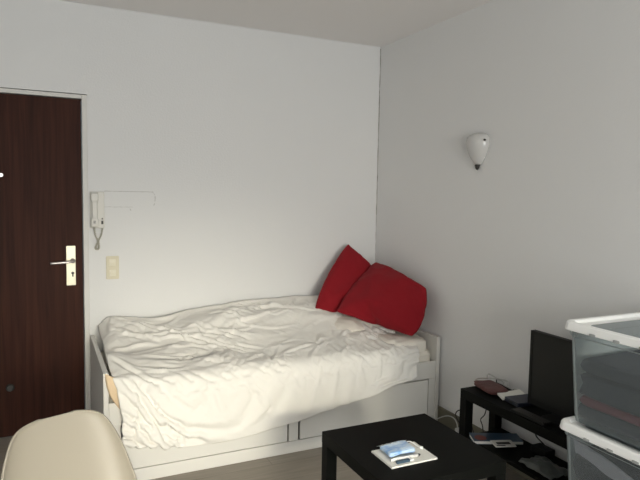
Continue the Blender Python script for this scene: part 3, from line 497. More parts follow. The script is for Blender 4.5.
-2,-4,-3,-2,-3,-4,-3,-4,-5,-4,-4,-4,-5,-5,-67,4,3,3,3,3,3,3,2,2,3,4,3,4,4,4,4,3,4,4,3,4,3,4,4,3,3,3,4,4,3,4,3,4,3,4,3,3,3,3,3,4,3,4,4,4,
2,0,0,0,-1,0,0,0,0,-2,0,-1,-2,-1,-2,-4,-2,-4,-2,-3,-3,-3,-3,-4,-4,-4,-5,-5,-5,-5,-5,-66,4,3,3,3,3,3,2,1,4,3,4,4,4,4,4,3,4,4,3,4,4,3,4,4,3,3,3,4,
4,3,4,3,4,4,3,3,3,3,4,3,4,4,3,4,3,2,0,-1,0,0,0,0,0,0,0,-1,-1,-3,0,-2,-5,-1,-3,-4,-2,-3,-3,-4,-4,-4,-4,-4,-5,-6,-5,-6,-67,5,3,3,3,3,2,2,3,3,3,4,
5,4,4,4,3,4,3,4,4,3,4,4,3,4,4,3,3,4,4,4,3,3,3,4,3,3,4,3,3,4,4,3,4,3,3,0,0,-1,0,0,0,0,0,0,-1,-1,-2,-1,-3,-4,-1,-5,-2,-3,-2,-4,-4,-3,-4,-5,
-4,-5,-5,-6,-5,-69,4,4,3,3,3,2,2,3,3,3,5,4,5,4,3,4,3,4,4,3,4,3,5,3,4,4,3,4,3,4,3,4,3,4,3,3,3,3,4,4,3,5,3,4,2,2,-1,0,0,0,1,0,0,1,
-1,-1,0,-2,-1,-4,-3,-1,-5,-2,-3,-3,-3,-4,-4,-4,-4,-5,-4,-5,-6,-6,-70,4,4,3,3,3,2,3,2,3,5,3,5,5,3,4,3,4,4,3,4,3,4,4,4,4,4,3,4,3,4,3,4,4,3,3,3,3,
4,4,3,4,4,4,3,3,2,-1,0,0,0,0,0,0,0,1,-1,-1,-2,-1,-2,-4,0,-6,-2,-3,-3,-3,-4,-4,-4,-5,-4,-5,-5,-5,-7,-71,4,4,3,3,3,3,2,3,3,4,5,4,4,4,3,4,4,3,4,4,
3,4,4,4,4,4,4,3,3,4,4,3,3,3,3,4,4,3,4,4,4,4,4,1,4,2,-1,0,0,0,0,0,1,0,0,-1,-1,-2,-1,-3,-2,-4,-1,-5,-1,-2,-4,-4,-4,-5,-4,-5,-4,-6,-6,-6,-72,4,4,3,
3,3,3,2,3,3,5,5,4,4,3,4,4,4,3,4,3,4,4,4,4,4,4,4,3,3,4,3,3,3,4,3,4,4,4,4,4,4,4,1,4,3,3,0,-1,0,0,-1,0,1,1,-1,0,-1,-3,-1,-1,-4,-4,0,
-4,-4,-2,-3,-3,-4,-5,-4,-5,-5,-5,-6,-7,-73,4,4,3,3,3,3,3,3,3,5,4,4,4,4,3,4,4,4,4,3,4,4,4,4,4,4,4,3,3,3,4,3,4,3,4,4,3,4,4,3,4,4,4,3,3,2,
0,0,0,-1,0,0,0,0,1,-1,0,-3,-2,-1,-3,-5,1,-6,-2,-2,-4,-3,-4,-5,-4,-5,-4,-6,-6,-6,-75,4,4,3,3,3,4,2,3,4,4,4,4,4,4,4,4,4,4,4,4,3,4,4,4,5,3,4,3,4,
3,3,3,4,4,3,4,3,4,4,4,4,2,4,5,3,2,0,0,0,-1,0,0,0,1,0,-2,-2,0,-2,-1,-2,-5,-1,-6,-2,-2,-3,-3,-4,-4,-6,-5,-4,-6,-6,-7,-76,5,4,3,3,4,3,3,3,4,4,3,5,
4,4,3,5,3,4,4,4,4,5,4,4,4,4,3,3,3,4,3,4,3,4,4,3,4,4,3,4,3,4,4,4,4,2,0,0,0,0,-1,0,0,0,0,-1,-2,-1,-1,-1,-3,-4,0,-7,-3,-3,-3,-3,-3,-4,-5,-8,
-5,-4,-6,-6,-77,5,4,3,3,4,3,3,4,3,4,4,4,4,4,4,4,4,4,4,5,4,4,5,4,4,3,4,3,3,3,3,5,3,3,4,3,3,4,4,4,4,4,4,4,4,2,0,0,-1,0,0,0,0,-1,0,
-1,0,-2,0,-2,-3,-4,-1,-5,-4,-3,-3,-4,-3,-4,-4,-9,-7,-4,-5,-5,-78,5,4,3,3,4,3,4,3,4,4,3,4,5,3,4,4,5,4,4,5,5,5,4,3,4,3,3,4,3,4,2,4,4,3,3,4,4,3,
4,4,5,4,4,4,4,2,0,-1,0,0,0,0,0,-1,0,-1,-1,0,-2,-2,-3,-4,-2,-3,-4,-3,-3,-4,-4,-5,-4,-7,-9,-4,-5,-4,-79,5,4,3,3,4,3,4,3,4,4,4,4,4,4,3,5,4,5,4,5,5,
4,4,5,3,4,3,3,3,4,3,3,4,4,3,4,3,4,4,4,4,4,4,5,4,2,0,-1,0,0,0,0,0,-1,0,-1,-1,-1,-2,-1,-4,-3,-4,-3,-2,-3,-4,-3,-4,-5,-9,-7,-5,-5,-5,-4,-79,5,4,3,3,
4,3,4,4,4,4,4,3,4,4,4,4,5,5,4,6,4,5,4,3,4,4,3,3,3,4,3,4,3,4,3,4,4,4,4,4,4,4,4,4,5,1,0,0,0,0,0,0,-1,0,0,-1,-2,0,-2,-3,-2,-4,-4,-3,
-4,-2,-3,-3,-4,-5,-9,-6,-6,-6,-4,-4,-80,4,4,4,3,4,3,4,4,4,4,4,4,4,4,3,5,4,5,6,4,5,5,4,3,3,4,3,3,4,3,4,4,4,3,4,4,3,5,4,4,3,4,4,4,5,2,-1,
-1,0,-1,-1,0,0,1,0,0,-1,1,-5,-1,-2,-3,-6,-1,-6,-2,-3,-3,-4,-4,-9,-7,-5,-6,-7,-4,-79,4,5,3,3,4,4,3,4,4,4,4,4,4,3,4,5,5,6,5,5,5,4,4,3,2,4,3,4,4,3,
4,4,4,4,3,4,4,4,4,4,4,4,4,4,4,3,-1,-1,-1,0,-1,0,0,1,0,0,-1,-2,-2,-1,-3,-2,-6,-1,-7,-2,-3,-3,-4,-4,-8,-7,-6,-6,-7,-5,-80,5,5,3,3,4,4,3,4,4,4,4,4,3,
5,3,5,6,6,5,6,4,4,1,4,4,4,4,3,4,3,4,4,4,4,4,4,4,4,4,4,4,4,4,4,4,1,0,-1,-1,-1,0,-1,1,0,0,-1,0,-1,-1,-2,-2,-3,-5,-2,-6,-4,-3,-3,-4,-4,-7,-5,-7,
-6,-8,-6,-80,5,4,4,3,4,3,4,4,5,3,4,3,5,3,5,5,6,6,6,5,4,1,5,3,4,4,3,4,2,5,4,4,4,4,4,3,4,4,4,4,4,5,4,6,3,1,-1,0,-1,-1,0,0,0,0,0,-1,
-1,-1,-2,-1,-1,-4,-5,-1,-6,-5,-3,-3,-4,-5,-5,-5,-8,-6,-8,-6,-81,5,4,3,4,3,5,3,5,4,3,4,4,3,4,5,6,6,5,4,4,6,2,4,5,3,5,2,3,4,5,4,4,4,4,4,4,4,4,4,
3,2,4,4,4,9,2,-1,-1,-1,-1,0,0,0,0,-1,0,-1,-2,-1,-1,-2,-3,-5,-1,-6,-5,-3,-4,-4,-5,-5,-5,-7,-7,-8,-7,-81,5,4,3,3,5,4,5,3,4,4,4,3,2,5,6,6,3,5,6,5,3,5,
4,5,2,2,4,5,4,5,4,4,4,3,4,4,5,4,4,3,0,6,5,3,6,5,-1,0,0,-1,-1,0,-1,0,0,-1,-1,-1,-1,-2,-1,-3,-4,-4,-3,-6,-4,-3,-4,-5,-5,-5,-7,-7,-8,-8,-82,5,4,2,4,5,
5,4,4,4,3,3,3,5,4,5,4,5,6,5,5,4,3,2,3,5,5,4,4,3,3,3,2,4,4,4,5,5,5,5,5,-2,6,7,6,4,4,0,0,0,-1,0,0,0,-1,0,-1,-1,-1,-2,-1,-2,-3,-3,-4,-3,
-5,-5,-4,-4,-5,-5,-5,-6,-7,-9,-7,-84,5,3,4,3,5,5,3,5,3,3,4,4,4,5,2,6,5,6,5,3,2,5,4,5,3,3,2,3,3,4,5,4,5,5,4,3,4,3,3,4,4,6,5,5,8,4,1,0,
0,-1,0,0,0,-1,-1,0,-1,-1,-1,-2,-2,-2,-6,-4,-3,-3,-5,-4,-4,-5,-6,-5,-6,-7,-8,-8,-85,5,4,3,4,4,4,5,2,5,4,3,4,4,3,5,5,6,2,4,5,5,4,2,2,1,3,5,5,6,5,3,
0,2,4,4,5,5,7,5,2,3,5,5,8,5,2,-2,1,1,1,1,0,0,1,0,-1,0,0,-1,-1,-3,-3,-4,-6,-1,-7,-2,-4,-4,-5,-6,-6,-5,-6,-9,-8,-87,6,4,3,3,5,4,4,5,3,4,4,3,3,5,
5,4,4,4,5,4,4,-1,2,3,5,5,6,4,0,3,3,3,7,5,4,4,1,3,5,9,5,5,4,0,5,5,4,1,1,1,0,1,0,1,0,0,-1,-1,-1,-1,-2,-3,-3,-6,-2,-8,-5,-5,-3,-5,-4,-4,-5,-7,
-8,-8,-89,6,3,3,4,4,5,4,5,4,3,4,3,4,4,4,5,4,2,3,4,3,3,4,4,4,4,1,3,5,5,4,-3,5,4,2,5,5,6,7,3,3,5,4,8,6,2,-1,7,-1,2,1,1,1,1,0,0,0,
-1,-1,-2,-3,-3,-3,-5,0,-9,-6,-5,-3,-4,-4,-5,-5,-6,-8,-8,-91,5,4,2,4,5,4,4,5,3,5,4,4,3,5,5,3,3,4,3,4,3,4,2,3,1,4,6,4,3,4,3,1,1,5,5,3,-1,3,4,8,
8,6,6,5,7,5,-5,2,3,1,2,1,2,2,2,0,0,-1,0,-2,-3,-2,-5,-4,-5,-3,-6,-6,-5,-3,-4,-5,-5,-5,-8,-9,-92,5,4,4,2,4,4,4,4,4,3,3,4,4,3,4,4,2,4,3,2,4,5,5,
5,4,5,5,4,4,3,1,2,-6,11,-1,5,4,4,-1,9,8,9,5,-4,10,7,2,0,2,2,2,2,2,2,2,1,0,-1,-1,-5,0,-2,-4,-5,-5,-4,-5,-7,-4,-4,-5,-4,-4,-5,-9,-8,-94,5,3,4,2,5,4,
3,5,3,3,4,3,5,3,3,4,3,3,3,4,4,4,4,3,3,4,3,4,4,3,5,-9,4,1,12,1,1,3,9,3,8,7,8,0,3,12,5,1,1,2,2,2,2,3,2,1,0,-1,-1,-1,-5,-2,-3,-4,-6,-4,
-5,-7,-5,-5,-4,-4,-5,-4,-8,-8,-96,5,3,4,1,3,1,0,2,1,0,0,0,1,2,2,2,3,3,3,4,5,4,5,3,5,4,4,6,5,6,8,12,1,1,3,11,1,3,3,9,7,7,8,2,-1,-1,5,12,5,
3,3,2,2,2,2,1,0,0,-1,-1,-4,-3,-3,-4,-6,-4,-5,-7,-5,-6,-4,-4,-7,-9,-4,-5,-97,5,4,3,2,2,2,1,-1,2,2,-1,0,1,2,1,1,3,4,3,3,3,3,4,6,6,4,7,4,7,4,6,4,
11,2,0,3,11,1,5,-2,6,7,8,13,0,1,-1,4,7,7,7,4,4,2,2,1,0,0,-1,-1,-4,-2,-4,-4,-5,-5,-5,-6,-6,-6,-5,-6,-9,-8,-2,-5,-98,6,3,1,2,0,1,0,1,-1,0,1,1,2,3,4,
3,2,3,3,3,5,4,6,4,6,5,6,5,6,5,5,2,2,12,2,1,1,11,2,4,2,8,7,1,13,-2,4,2,4,6,6,6,5,4,3,1,1,-1,-1,0,-4,-3,-3,-3,-8,-3,-5,-6,-6,-7,-5,-9,-8,-9,-1,
-4,1129,-19,-20,-19,-20,-20,-19,-20,-19,-20,-19,-20,-20,-19,-20,-19,-20,-19,-20,-20,-19,-20,-19,-20,-19,-20,-20,-19,-20,-19,-20,-19,-20,-20,-19,-20,-19,-20,-19,-20,-20,-19,-20,-19,-20,-19,-20,-20,-19,-20,-19,-20,-19,-20,-4,0,-4,-8,-5,
-4,-4,5,-1,-18,1,16,2,-17,-6,1,18,-2,-19,-15,3,17,4,1077,-19,-20,-19,-20,-20,-19,-20,-19,-20,-19,-20,-20,-19,-20,-19,-20,-19,-20,-20,-19,-20,-19,-20,-19,-20,-19,-20,-20,-19,-20,-19,-20,-19,-20,-20,-19,-20,-19,-20,-19,-20,
-20,-19,-20,-19,-20,-19,-20,-20,-19,-20,-19,-20,-7,-12,8,-5,-9,-5,-4,-3,12,-2,-16,-2,17,0,-3,-16,1,19,-9,-13,-15,2,19,1080,-19,-19,-20,-17,-18,-20,-20,-20,-20,-20,-20,-19,-20,-20,-19,-19,-20,-20,-19,-19,-19,-19,-18,-20,
-21,-20,-20,-21,-21,-21,-18,-20,-18,-22,-18,-17,-22,-20,-20,-19,-19,-17,-19,-21,-21,-20,-19,-20,-19,-19,-21,-19,-19,-15,-11,-2,10,-2,-12,-5,-6,2,15,-1,-16,-5,16,7,-4,-16,2,11,-19,-12,-7,11,1094,-19,-20,-17,-20,-18,-19,-20,
-20,-20,-20,-19,-19,-19,-19,-18,-21,-20,-20,-19,-19,-19,-18,-18,-20,-21,-19,-21,-21,-22,-20,-19,-20,-21,-11,-21,-24,-23,-19,-19,-20,-20,-17,-15,-19,-22,-22,-21,-19,-18,-18,-21,-20,-19,-3,-23,-13,1,9,4,-3,-9,-9,3,14,0,-18,-5,
17,6,-1,-13,13,-9,-16,-17,0,1105,-19,-19,-19,-19,-20,-14,-18,-19,-20,-21,-20,-19,-20,-18,-21,-20,-21,-20,-18,-21,-17,-19,-18,-19,-21,-20,-21,-22,-21,-21,-19,-20,-11,-22,-23,-21,-22,-19,-19,-19,-21,-21,-16,-15,-19,-22,-21,-20,-18,-19,
-20,-19,-20,-10,-4,-21,-7,-8,7,8,6,-6,-13,0,17,0,-16,-8,16,5,3,2,-1,-16,-13,-18,1108,-19,-19,-19,-18,-19,-19,-14,-19,-18,-19,-20,-21,-22,-20,-20,-21,-19,-20,-19,-19,-20,-18,-18,-19,-20,-20,-22,-22,-21,-20,-19,-13,-20,
-21,-22,-22,-21,-20,-19,-19,-20,-21,-20,-18,-17,-15,-21,-21,-19,-18,-22,-18,-11,-20,-10,0,-19,-9,-9,4,6,14,2,-14,-1,13,3,-16,-14,4,9,-2,16,-1,-18,-16,1099,-19,-16,-20,-20,-19,-18,-19,-14,-19,-19,-20,-21,-22,-20,-20,-21,
-20,-19,-19,-18,-19,-19,-18,-19,-20,-21,-22,-22,-20,-19,-15,-20,-20,-21,-22,-21,-21,-19,-20,-19,-19,-20,-20,-21,-21,-17,-12,-20,-20,-19,-20,-21,-7,-13,-21,-1,-2,-17,-2,-16,-3,8,15,8,-13,-3,13,-1,-9,-18,-5,16,-1,14,-2,-14,
1084,-19,-16,-18,-20,-19,-17,-21,-18,-15,-19,-20,-22,-22,-21,-20,-20,-20,-19,-19,-18,-18,-19,-18,-20,-19,-21,-22,-22,-20,-18,-19,-19,-20,-22,-21,-21,-19,-20,-19,-20,-18,-20,-19,-21,-21,-22,-18,-11,-19,-19,-20,-19,-17,0,-11,-29,-1,7,-3,
-10,-16,-10,10,16,11,-4,-19,-3,15,-2,-20,-8,10,6,11,-9,1083,-19,-20,-11,-19,-20,-20,-17,-20,-18,-16,-20,-22,-23,-22,-20,-20,-19,-20,-18,-18,-18,-19,-19,-20,-20,-21,-21,-21,-20,-19,-20,-20,-20,-21,-21,-20,-19,-19,-20,-19,-19,-19,
-19,-20,-21,-22,-22,-17,-12,-17,-21,-17,-20,-12,-10,-6,-22,-1,8,3,-5,-15,-12,8,14,11,-11,-21,10,10,-5,-19,-6,5,16,4,1081,-19,-20,-20,-8,-20,-19,-20,-17,-16,-21,-20,-22,-22,-23,-20,-21,-19,-20,-16,-18,-19,-18,-20,-20,-21,
-21,-21,-20,-20,-20,-19,-20,-22,-20,-20,-19,-20,-19,-20,-19,-18,-19,-19,-20,-21,-22,-21,-21,-19,-18,-9,-19,-19,-18,1,-10,-10,-19,-3,1,10,1,-8,-14,-1,16,5,-21,-10,15,11,-3,-15,-14,4,17,1089,-19,-18,-22,-19,-7,-20,-19,-17,
-18,-20,-21,-22,-21,-24,-25,-17,-17,-21,-19,-14,-19,-19,-20,-21,-21,-20,-21,-20,-20,-20,-19,-21,-21,-21,-19,-19,-19,-20,-20,-19,-18,-19,-19,-19,-21,-21,-21,-20,-21,-20,-20,-6,-16,-21,-2,-23,9,-5,-16,-14,2,3,13,0,-19,-5,15,-3,
-19,-4,12,11,6,-15,-18,6,1107,-19,-18,-20,-20,-19,-9,-17,-21,-14,-19,-23,-22,-23,-23,-25,-22,-12,-19,-20,-19,-15,-19,-20,-21,-22,-20,-21,-19,-20,-19,-20,-21,-21,-21,-19,-19,-19,-20,-20,-19,-18,-19,-20,-18,-21,-21,-20,-20,-20,-20,-21,
-20,0,-20,-15,-16,0,8,-1,-16,-16,-4,3,16,4,-17,-11,0,6,-18,-2,10,18,2,-18,-6,1110,-19,-18,-19,-21,-17,-14,-17,-15,-20,-16,-20,-25,-25,-25,-19,-23,-19,-12,-19,-20,-18,-18,-20,-21,-21,-21,-19,-20,-19,-19,-22,-21,-20,-20,
-19,-20,-19,-20,-19,-20,-19,-19,-20,-19,-19,-21,-20,-20,-20,-20,-20,-20,-12,-5,-22,-12,1,-5,8,1,-16,-16,-10,8,18,5,-12,-14,-11,-5,2,-6,15,16,-2,-19,1109,-19,-18,-19,-19,-19,-19,-12,-19,-15,-21,-15,-22,-27,-26,-19,-21,-20,
-19,-13,-19,-20,-20,-19,-21,-20,-21,-20,-19,-19,-21,-20,-21,-20,-20,-19,-20,-20,-19,-19,-20,-20,-19,-19,-20,-19,-20,-19,-21,-20,-20,-19,-19,-18,-3,-20,-12,-7,4,-6,6,7,-13,-18,-12,12,17,9,-12,-15,-13,-5,-7,1,15,16,-3,1091,
-19,-17,-19,-20,-20,-18,-20,-12,-18,-16,-21,-15,-24,-27,-25,-17,-20,-20,-18,-17,-18,-20,-20,-21,-20,-20,-20,-18,-21,-21,-20,-20,-20,-19,-20,-20,-20,-20,-19,-19,-20,-19,-19,-20,-20,-19,-19,-21,-20,-21,-18,-19,-20,-3,-9,-11,-18,-3,-4,1,
4,11,-13,-18,-8,11,19,10,-12,-13,-13,-11,-7,2,16,16,1087,-19,-16,-20,-20,-19,-20,-17,-21,-12,-18,-17,-22,-18,-24,-23,-23,-17,-19,-21,-18,-18,-19,-21,-20,-20,-20,-19,-20,-21,-21,-20,-19,-20,-19,-20,-20,-20,-20,-19,-20,-20,-20,-18,
-19,-19,-21,-19,-20,-21,-21,-18,-19,-14,-19,-2,-7,-17,-7,-2,-3,0,6,11,-13,-19,-1,15,20,-1,-4,-12,-11,-13,-10,0,18,1100,-19,-16,-20,-19,-21,-18,-19,-17,-21,-12,-20,-19,-19,-22,-23,-22,-20,-17,-19,-20,-19,-19,-21,-20,-20,-20,
-20,-20,-21,-21,-19,-19,-19,-19,-21,-20,-20,-20,-19,-20,-20,-21,-19,-18,-18,-20,-20,-21,-20,-20,-20,-18,-11,-20,-12,-1,-6,-14,-4,-3,-5,3,12,4,-18,-15,18,17,-2,5,-17,2,-6,-13,-11,2,1110,-19,-16,-20,-18,-21,-20,-16,-19,-16,
-21,-14,-21,-23,-21,-19,-22,-19,-19,-18,-17,-23,-19,-21,-20,-20,-19,-20,-21,-22,-20,-19,-19,-19,-20,-20,-20,-20,-20,-20,-19,-20,-20,-20,-20,-17,-19,-20,-21,-20,-20,-20,-19,-11,-12,-21,-10,6,-4,-9,-7,-4,-7,6,15,-3,-20,-2,21,12,
-1,-7,-18,-2,11,-14,-11,1108,-19,-16,-20,-18,-20,-21,-20,-13,-19,-17,-21,-17,-22,-24,-17,-21,-19,-19,-18,-18,-22,-21,-19,-21,-20,-20,-19,-21,-22,-19,-20,-19,-19,-20,-21,-20,-20,-19,-20,-20,-20,-19,-19,-21,-18,-19,-20,-20,-21,-20,-19,-19,
-15,-9,-20,-9,-4,6,-4,-8,-7,-8,-2,14,11,-17,-13,12,20,5,-1,-12,-16,12,3,-14,1092,-19,-16,-20,-17,-20,-20,-20,-18,-15,-19,-19,-21,-18,-22,-23,-16,-20,-20,-18,-18,-21,-20,-20,-22,-20,-20,-20,-21,-20,-20,-19,-19,-20,-21,-20,
-21,-19,-20,-19,-20,-21,-19,-19,-20,-19,-18,-21,-20,-20,-20,-20,-19,-12,-15,-8,-10,-13,7,-1,-6,-8,-9,-5,5,17,-1,-19,-3,17,19,-4,1,-12,-14,17,2,1072,-19,-16,-19,-18,-19,-19,-20,-19,-17,-18,-19,-20,-23,-17,-21,-22,-16,-19,
-20,-18,-20,-20,-21,-22,-20,-19,-20,-21,-21,-20,-19,-18,-20,-22,-21,-20,-19,-20,-20,-20,-20,-20,-18,-20,-19,-19,-20,-20,-21,-19,-19,-20,-16,-8,-13,-5,-16,-2,6,-2,-5,-11,-8,-1,15,11,-17,-6,3,20,12,-4,-3,-19,-1,16,1071,-19,
-16,-18,-18,-20,-18,-19,-19,-18,-20,-18,-21,-23,-24,-13,-20,-20,-16,-21,-18,-19,-20,-21,-22,-21,-20,-20,-20,-21,-20,-17,-19,-21,-22,-21,-20,-20,-19,-19,-21,-20,-20,-19,-19,-19,-19,-20,-20,-21,-20,-17,-18,-20,-14,0,-15,-4,-12,-2,5,1,
-7,-10,-7,4,17,4,-17,-2,10,20,-1,6,-10,-15,-5,1088,-19,-17,-17,-18,-19,-18,-19,-18,-19,-20,-20,-20,-22,-24,-23,-10,-19,-20,-20,-16,-19,-20,-22,-22,-21,-20,-20,-20,-21,-18,-18,-20,-21,-23,-20,-20,-20,-19,-18,-20,-22,-20,-20,-18,
-19,-20,-20,-20,-20,-20,-20,-15,-14,-19,-8,-11,-2,-10,-9,2,7,0,-8,-10,-4,8,16,1,-16,-2,16,17,-11,6,-1,-20,1086,-19,-18,-17,-17,-20,-16,-19,-18,-20,-21,-18,-20,-23,-23,-24,-10,-17,-21,-20,-18,-19,-19,-21,-23,-22,-19,-20,
-20,-19,-18,-19,-21,-23,-22,-20,-20,-20,-19,-17,-20,-21,-21,-20,-19,-19,-19,-20,-21,-19,-20,-21,-18,-9,-13,-18,-4,-14,-8,-3,-1,3,7,-4,-9,-7,1,11,17,-5,-16,3,19,7,-11,8,-10,1074,-19,-18,-19,-16,-20,-14,-19,-18,-21,-21,
-18,-20,-23,-22,-25,-20,-8,-18,-20,-20,-20,-18,-21,-24,-21,-19,-20,-20,-19,-18,-19,-22,-23,-21,-21,-20,-18,-20,-19,-16,-23,-21,-20,-19,-19,-20,-20,-20,-20,-19,-19,-21,-16,-7,-16,-5,-18,-5,-2,1,2,5,1,-6,-9,-2,7,16,4,-9,
-14,11,19,0,-11,-3,1076,-19,-18,-19,-17,-20,-14,-18,-19,-20,-20,-19,-20,-22,-23,-21,-20,-20,-20,-5,-20,-24,-19,-21,-23,-22,-20,-19,-20,-18,-18,-20,-23,-23,-20,-21,-21,-18,-15,-18,-20,-23,-22,-20,-20,-19,-19,-20,-20,-21,-19,-17,-18,-20,
-13,-3,-18,-18,-3,0,5,1,2,5,-5,-8,-5,4,17,7,-8,-14,5,18,5,-10,-6,1077,-19,-19,-18,-17,-20,-14,-18,-20,-20,-20,-18,-20,-22,-24,-21,-17,-19,-20,-20,-6,-23,-23,-22,-20,-24,-19,-19,-19,-18,-19,-20,-22,-22,-21,-22,-19,
-18,-18,-14,-22,-25,-22,-20,-19,-19,-20,-21,-20,-19,-19,-20,-15,-19,-16,-2,-20,-19,0,2,7,3,2,-3,-1,-5,-7,1,15,11,-5,-17,3,18,7,-6,-11,1077,-19,-19,-18,-18,-19,-14,-19,-20,-19,-20,-19,-20,-22,-23,-21,-19,-16,-20,-20,
-22,-5,-27,-24,-17,-23,-20,-19,-18,-19,-18,-20,-22,-20,-22,-22,-21,-16,-19,-15,-22,-24,-23,-20,-19,-19,-20,-21,-20,-20,-19,-19,-18,-10,-20,-9,-27,4,-7,1,1,8,0,-2,-1,-4,-6,-2,10,16,-1,-17,-4,17,9,-3,-10,1075,-19,-19,
-17,-20,-18,-15,-18,-20,-20,-19,-19,-21,-22,-21,-20,-20,-19,-16,-21,-23,-21,-9,-23,-22,-22,-19,-19,-18,-17,-19,-19,-21,-19,-22,-24,-17,-21,-19,-20,-21,-21,-23,-21,-20,-18,-19,-21,-20,-20,-20,-18,-18,-14,-9,-21,-23,10,-1,-5,-1,0,5,
-1,-2,-2,-5,-5,8,15,6,-15,-11,14,11,0,-9,1073,-19,-19,-17,-20,-17,-16,-18,-20,-19,-20,-20,-21,-21,-21,-18,-19,-21,-17,-19,-26,-13,-28,-24,-13,-17,-20,-19,-17,-18,-17,-20,-18,-20,-23,-25,-17,-21,-17,-20,-24,-21,-23,-22,-20,-18,
-19,-20,-21,-20,-19,-19,-17,-17,-5,-11,-20,-4,3,0,-2,-6,-2,-1,-2,3,-2,-5,2,14,11,-7,-16,2,15,6,-7,1069,-19,-18,-17,-21,-15,-18,-18,-20,-19,-20,-20,-20,-21,-21,-18,-19,-19,-20,-20,-24,-20,-17,-28,-23,-9,-18,-19,-19,
-15,-16,-21,-21,-17,-24,-24,-18,-20,-19,-21,-19,-25,-24,-21,-16,-19,-21,-22,-20,-20,-19,-17,-19,-16,-14,-5,-19,2,-6,3,-1,-1,-5,-2,-3,-1,3,-3,-2,11,13,0,-12,-10,9,14,0,1063,-19,-17,-18,-19,-17,-18,-19,-19,-20,-18,-21,
-20,-19,-22,-19,-19,-18,-19,-20,-25,-20,-25,-19,-24,-17,-9,-19,-20,-18,-13,-19,-22,-22,-23,-19,-21,-21,-19,-20,-21,-25,-24,-21,-18,-14,-22,-21,-21,-19,-20,-18,-17,-19,-13,-5,-15,4,-12,1,0,2,-1,-2,-4,-3,-2,0,-1,8,13,3,
-8,-11,1,13,6,1062,-19,-16,-20,-18,-16,-19,-19,-19,-20,-18,-20,-20,-19,-20,-22,-18,-19,-18,-18,-26,-21,-27,-14,-24,-20,-18,-9,-18,-20,-19,-13,-21,-24,-24,-19,-22,-20,-19,-20,-23,-23,-21,-22,-20,-18,-15,-23,-22,-20,-19,-19,-18,-12,-19,
-9,-7,3,-14,-2,-1,0,1,1,-1,-2,-4,-2,0,6,13,6,-7,-11,0,8,10,1062,-19,-17,-20,-17,-17,-18,-19,-19,-20,-19,-19,-19,-20,-19,-20,-21,-19,-19,-15,-26,-22,-28,-21,-14,-18,-21,-18,-10,-18,-21,-20,-14,-22,-25,-23,-20,-20,
-19,-21,-21,-21,-24,-21,-20,-16,-19,-22,-22,-20,-19,-19,-18,-17,-15,-12,7,-9,-9,-6,-1,0,1,1,0,-1,-2,-4,0,5,11,8,-5,-10,-2,7,9,1063,-19,-19,-17,-19,-16,-18,-19,-19,-19,-20,-19,-19,-21,-19,-18,-20,-19,-21,-13,-27,
-23,-27,-25,-19,-8,-17,-20,-19,-14,-18,-22,-18,-17,-25,-21,-22,-21,-18,-18,-22,-24,-23,-21,-20,-19,-20,-20,-22,-19,-18,-20,-23,-14,-4,-18,-6,2,-12,-4,-2,1,0,1,0,1,-2,-3,-1,3,10,10,-4,-9,-3,6,8,1064,-19,-19,-19,
-15,-19,-17,-19,-19,-20,-18,-20,-19,-20,-20,-19,-17,-19,-22,-15,-29,-26,-19,-26,-21,-17,-4,-18,-21,-19,-18,-19,-15,-22,-21,-24,-22,-20,-16,-20,-24,-24,-21,-20,-20,-21,-17,-23,-22,-18,-18,-21,-19,-21,1,-10,-21,3,-4,-7,-2,0,2,0,
-1,1,-2,-2,-1,3,8,10,-1,-8,-4,3,8,1065,-19,-19,-16,-20,-16,-19,-18,-19,-20,-19,-19,-19,-20,-20,-18,-19,-15,-23,-27,-15,-26,-28,-17,-20,-19,-16,-7,-18,-21,-18,-20,-14,-21,-24,-25,-20,-17,-20,-23,-23,-23,-22,-20,-19,-17,-23,
-22,-20,-19,-18,-19,-21,-22,-9,0,-19,0,-2,-7,-3,2,2,1,0,-3,-1,-2,0,2,7,10,1,-6,-5,1,7,1066,-19,-17,-18,-17,-19,-18,-19,-19,-20,-19,-19,-19,-19,-19,-20,-19,-20,-23,-18,-31,-16,-22,-23,-14,-20,-19,-18,-8,-17,
-22,-19,-19,-14,-27,-22,-21,-19,-20,-22,-25,-22,-21,-18,-19,-22,-23,-21,-18,-19,-20,-13,-27,-9,-18,-8,-10,4,-11,-6,0,0,2,1,-1,-1,-3,-1,1,2,6,9,2,-6,-2,-1,5,1067,-19,-16,-19,-18,-17,-19,-18,-20,-20,-19,-19,-19,
-19,-19,-19,-19,-21,-20,-28,-23,-29,-11,-23,-11,-18,-18,-20,-19,-16,-10,-21,-19,-16,-29,-22,-20,-19,-20,-23,-24,-21,-20,-20,-20,-21,-21,-22,-19,-18,-17,-20,-10,-25,-7,-16,-10,1,-7,-9,0,4,0,-1,-1,-1,-1,-2,2,3,5,8,1,
-5,-1,0,3,1067,-19,-16,-17,-19,-18,-18,-19,-19,-20,-20,-19,-18,-20,-19,-18,-19,-20,-25,-24,-24,-29,-11,-22,-18,-12,-16,-19,-20,-19,-20,-6,-22,-25,-21,-26,-15,-19,-22,-22,-23,-23,-20,-19,-19,-19,-23,-21,-18,-17,-19,-20,-18,-21,-3,-11,
-16,3,-15,0,-2,0,0,-1,-1,-1,0,3,1,3,3,8,0,-7,0,2,2,1067,-19,-15,-18,-17,-20,-18,-18,-20,-20,-19,-20,-18,-19,-18,-19,-19,-21,-27,-23,-23,-28,-12,-21,-19,-16,-12,-18,-19,-19,-21,-20,-7,-28,-25,-16,-19,-19,-21,
-24,-23,-22,-20,-18,-17,-23,-22,-18,-20,-18,-19,-16,-20,-21,-6,-14,-5,-4,-17,0,0,-2,-1,0,0,0,2,3,4,1,2,6,-2,-8,1,3,2,1067,-19,-16,-17,-18,-17,-20,-19,-19,-20,-19,-19,-18,-19,-19,-19,-18,-23,-27,-20,-25,-28,
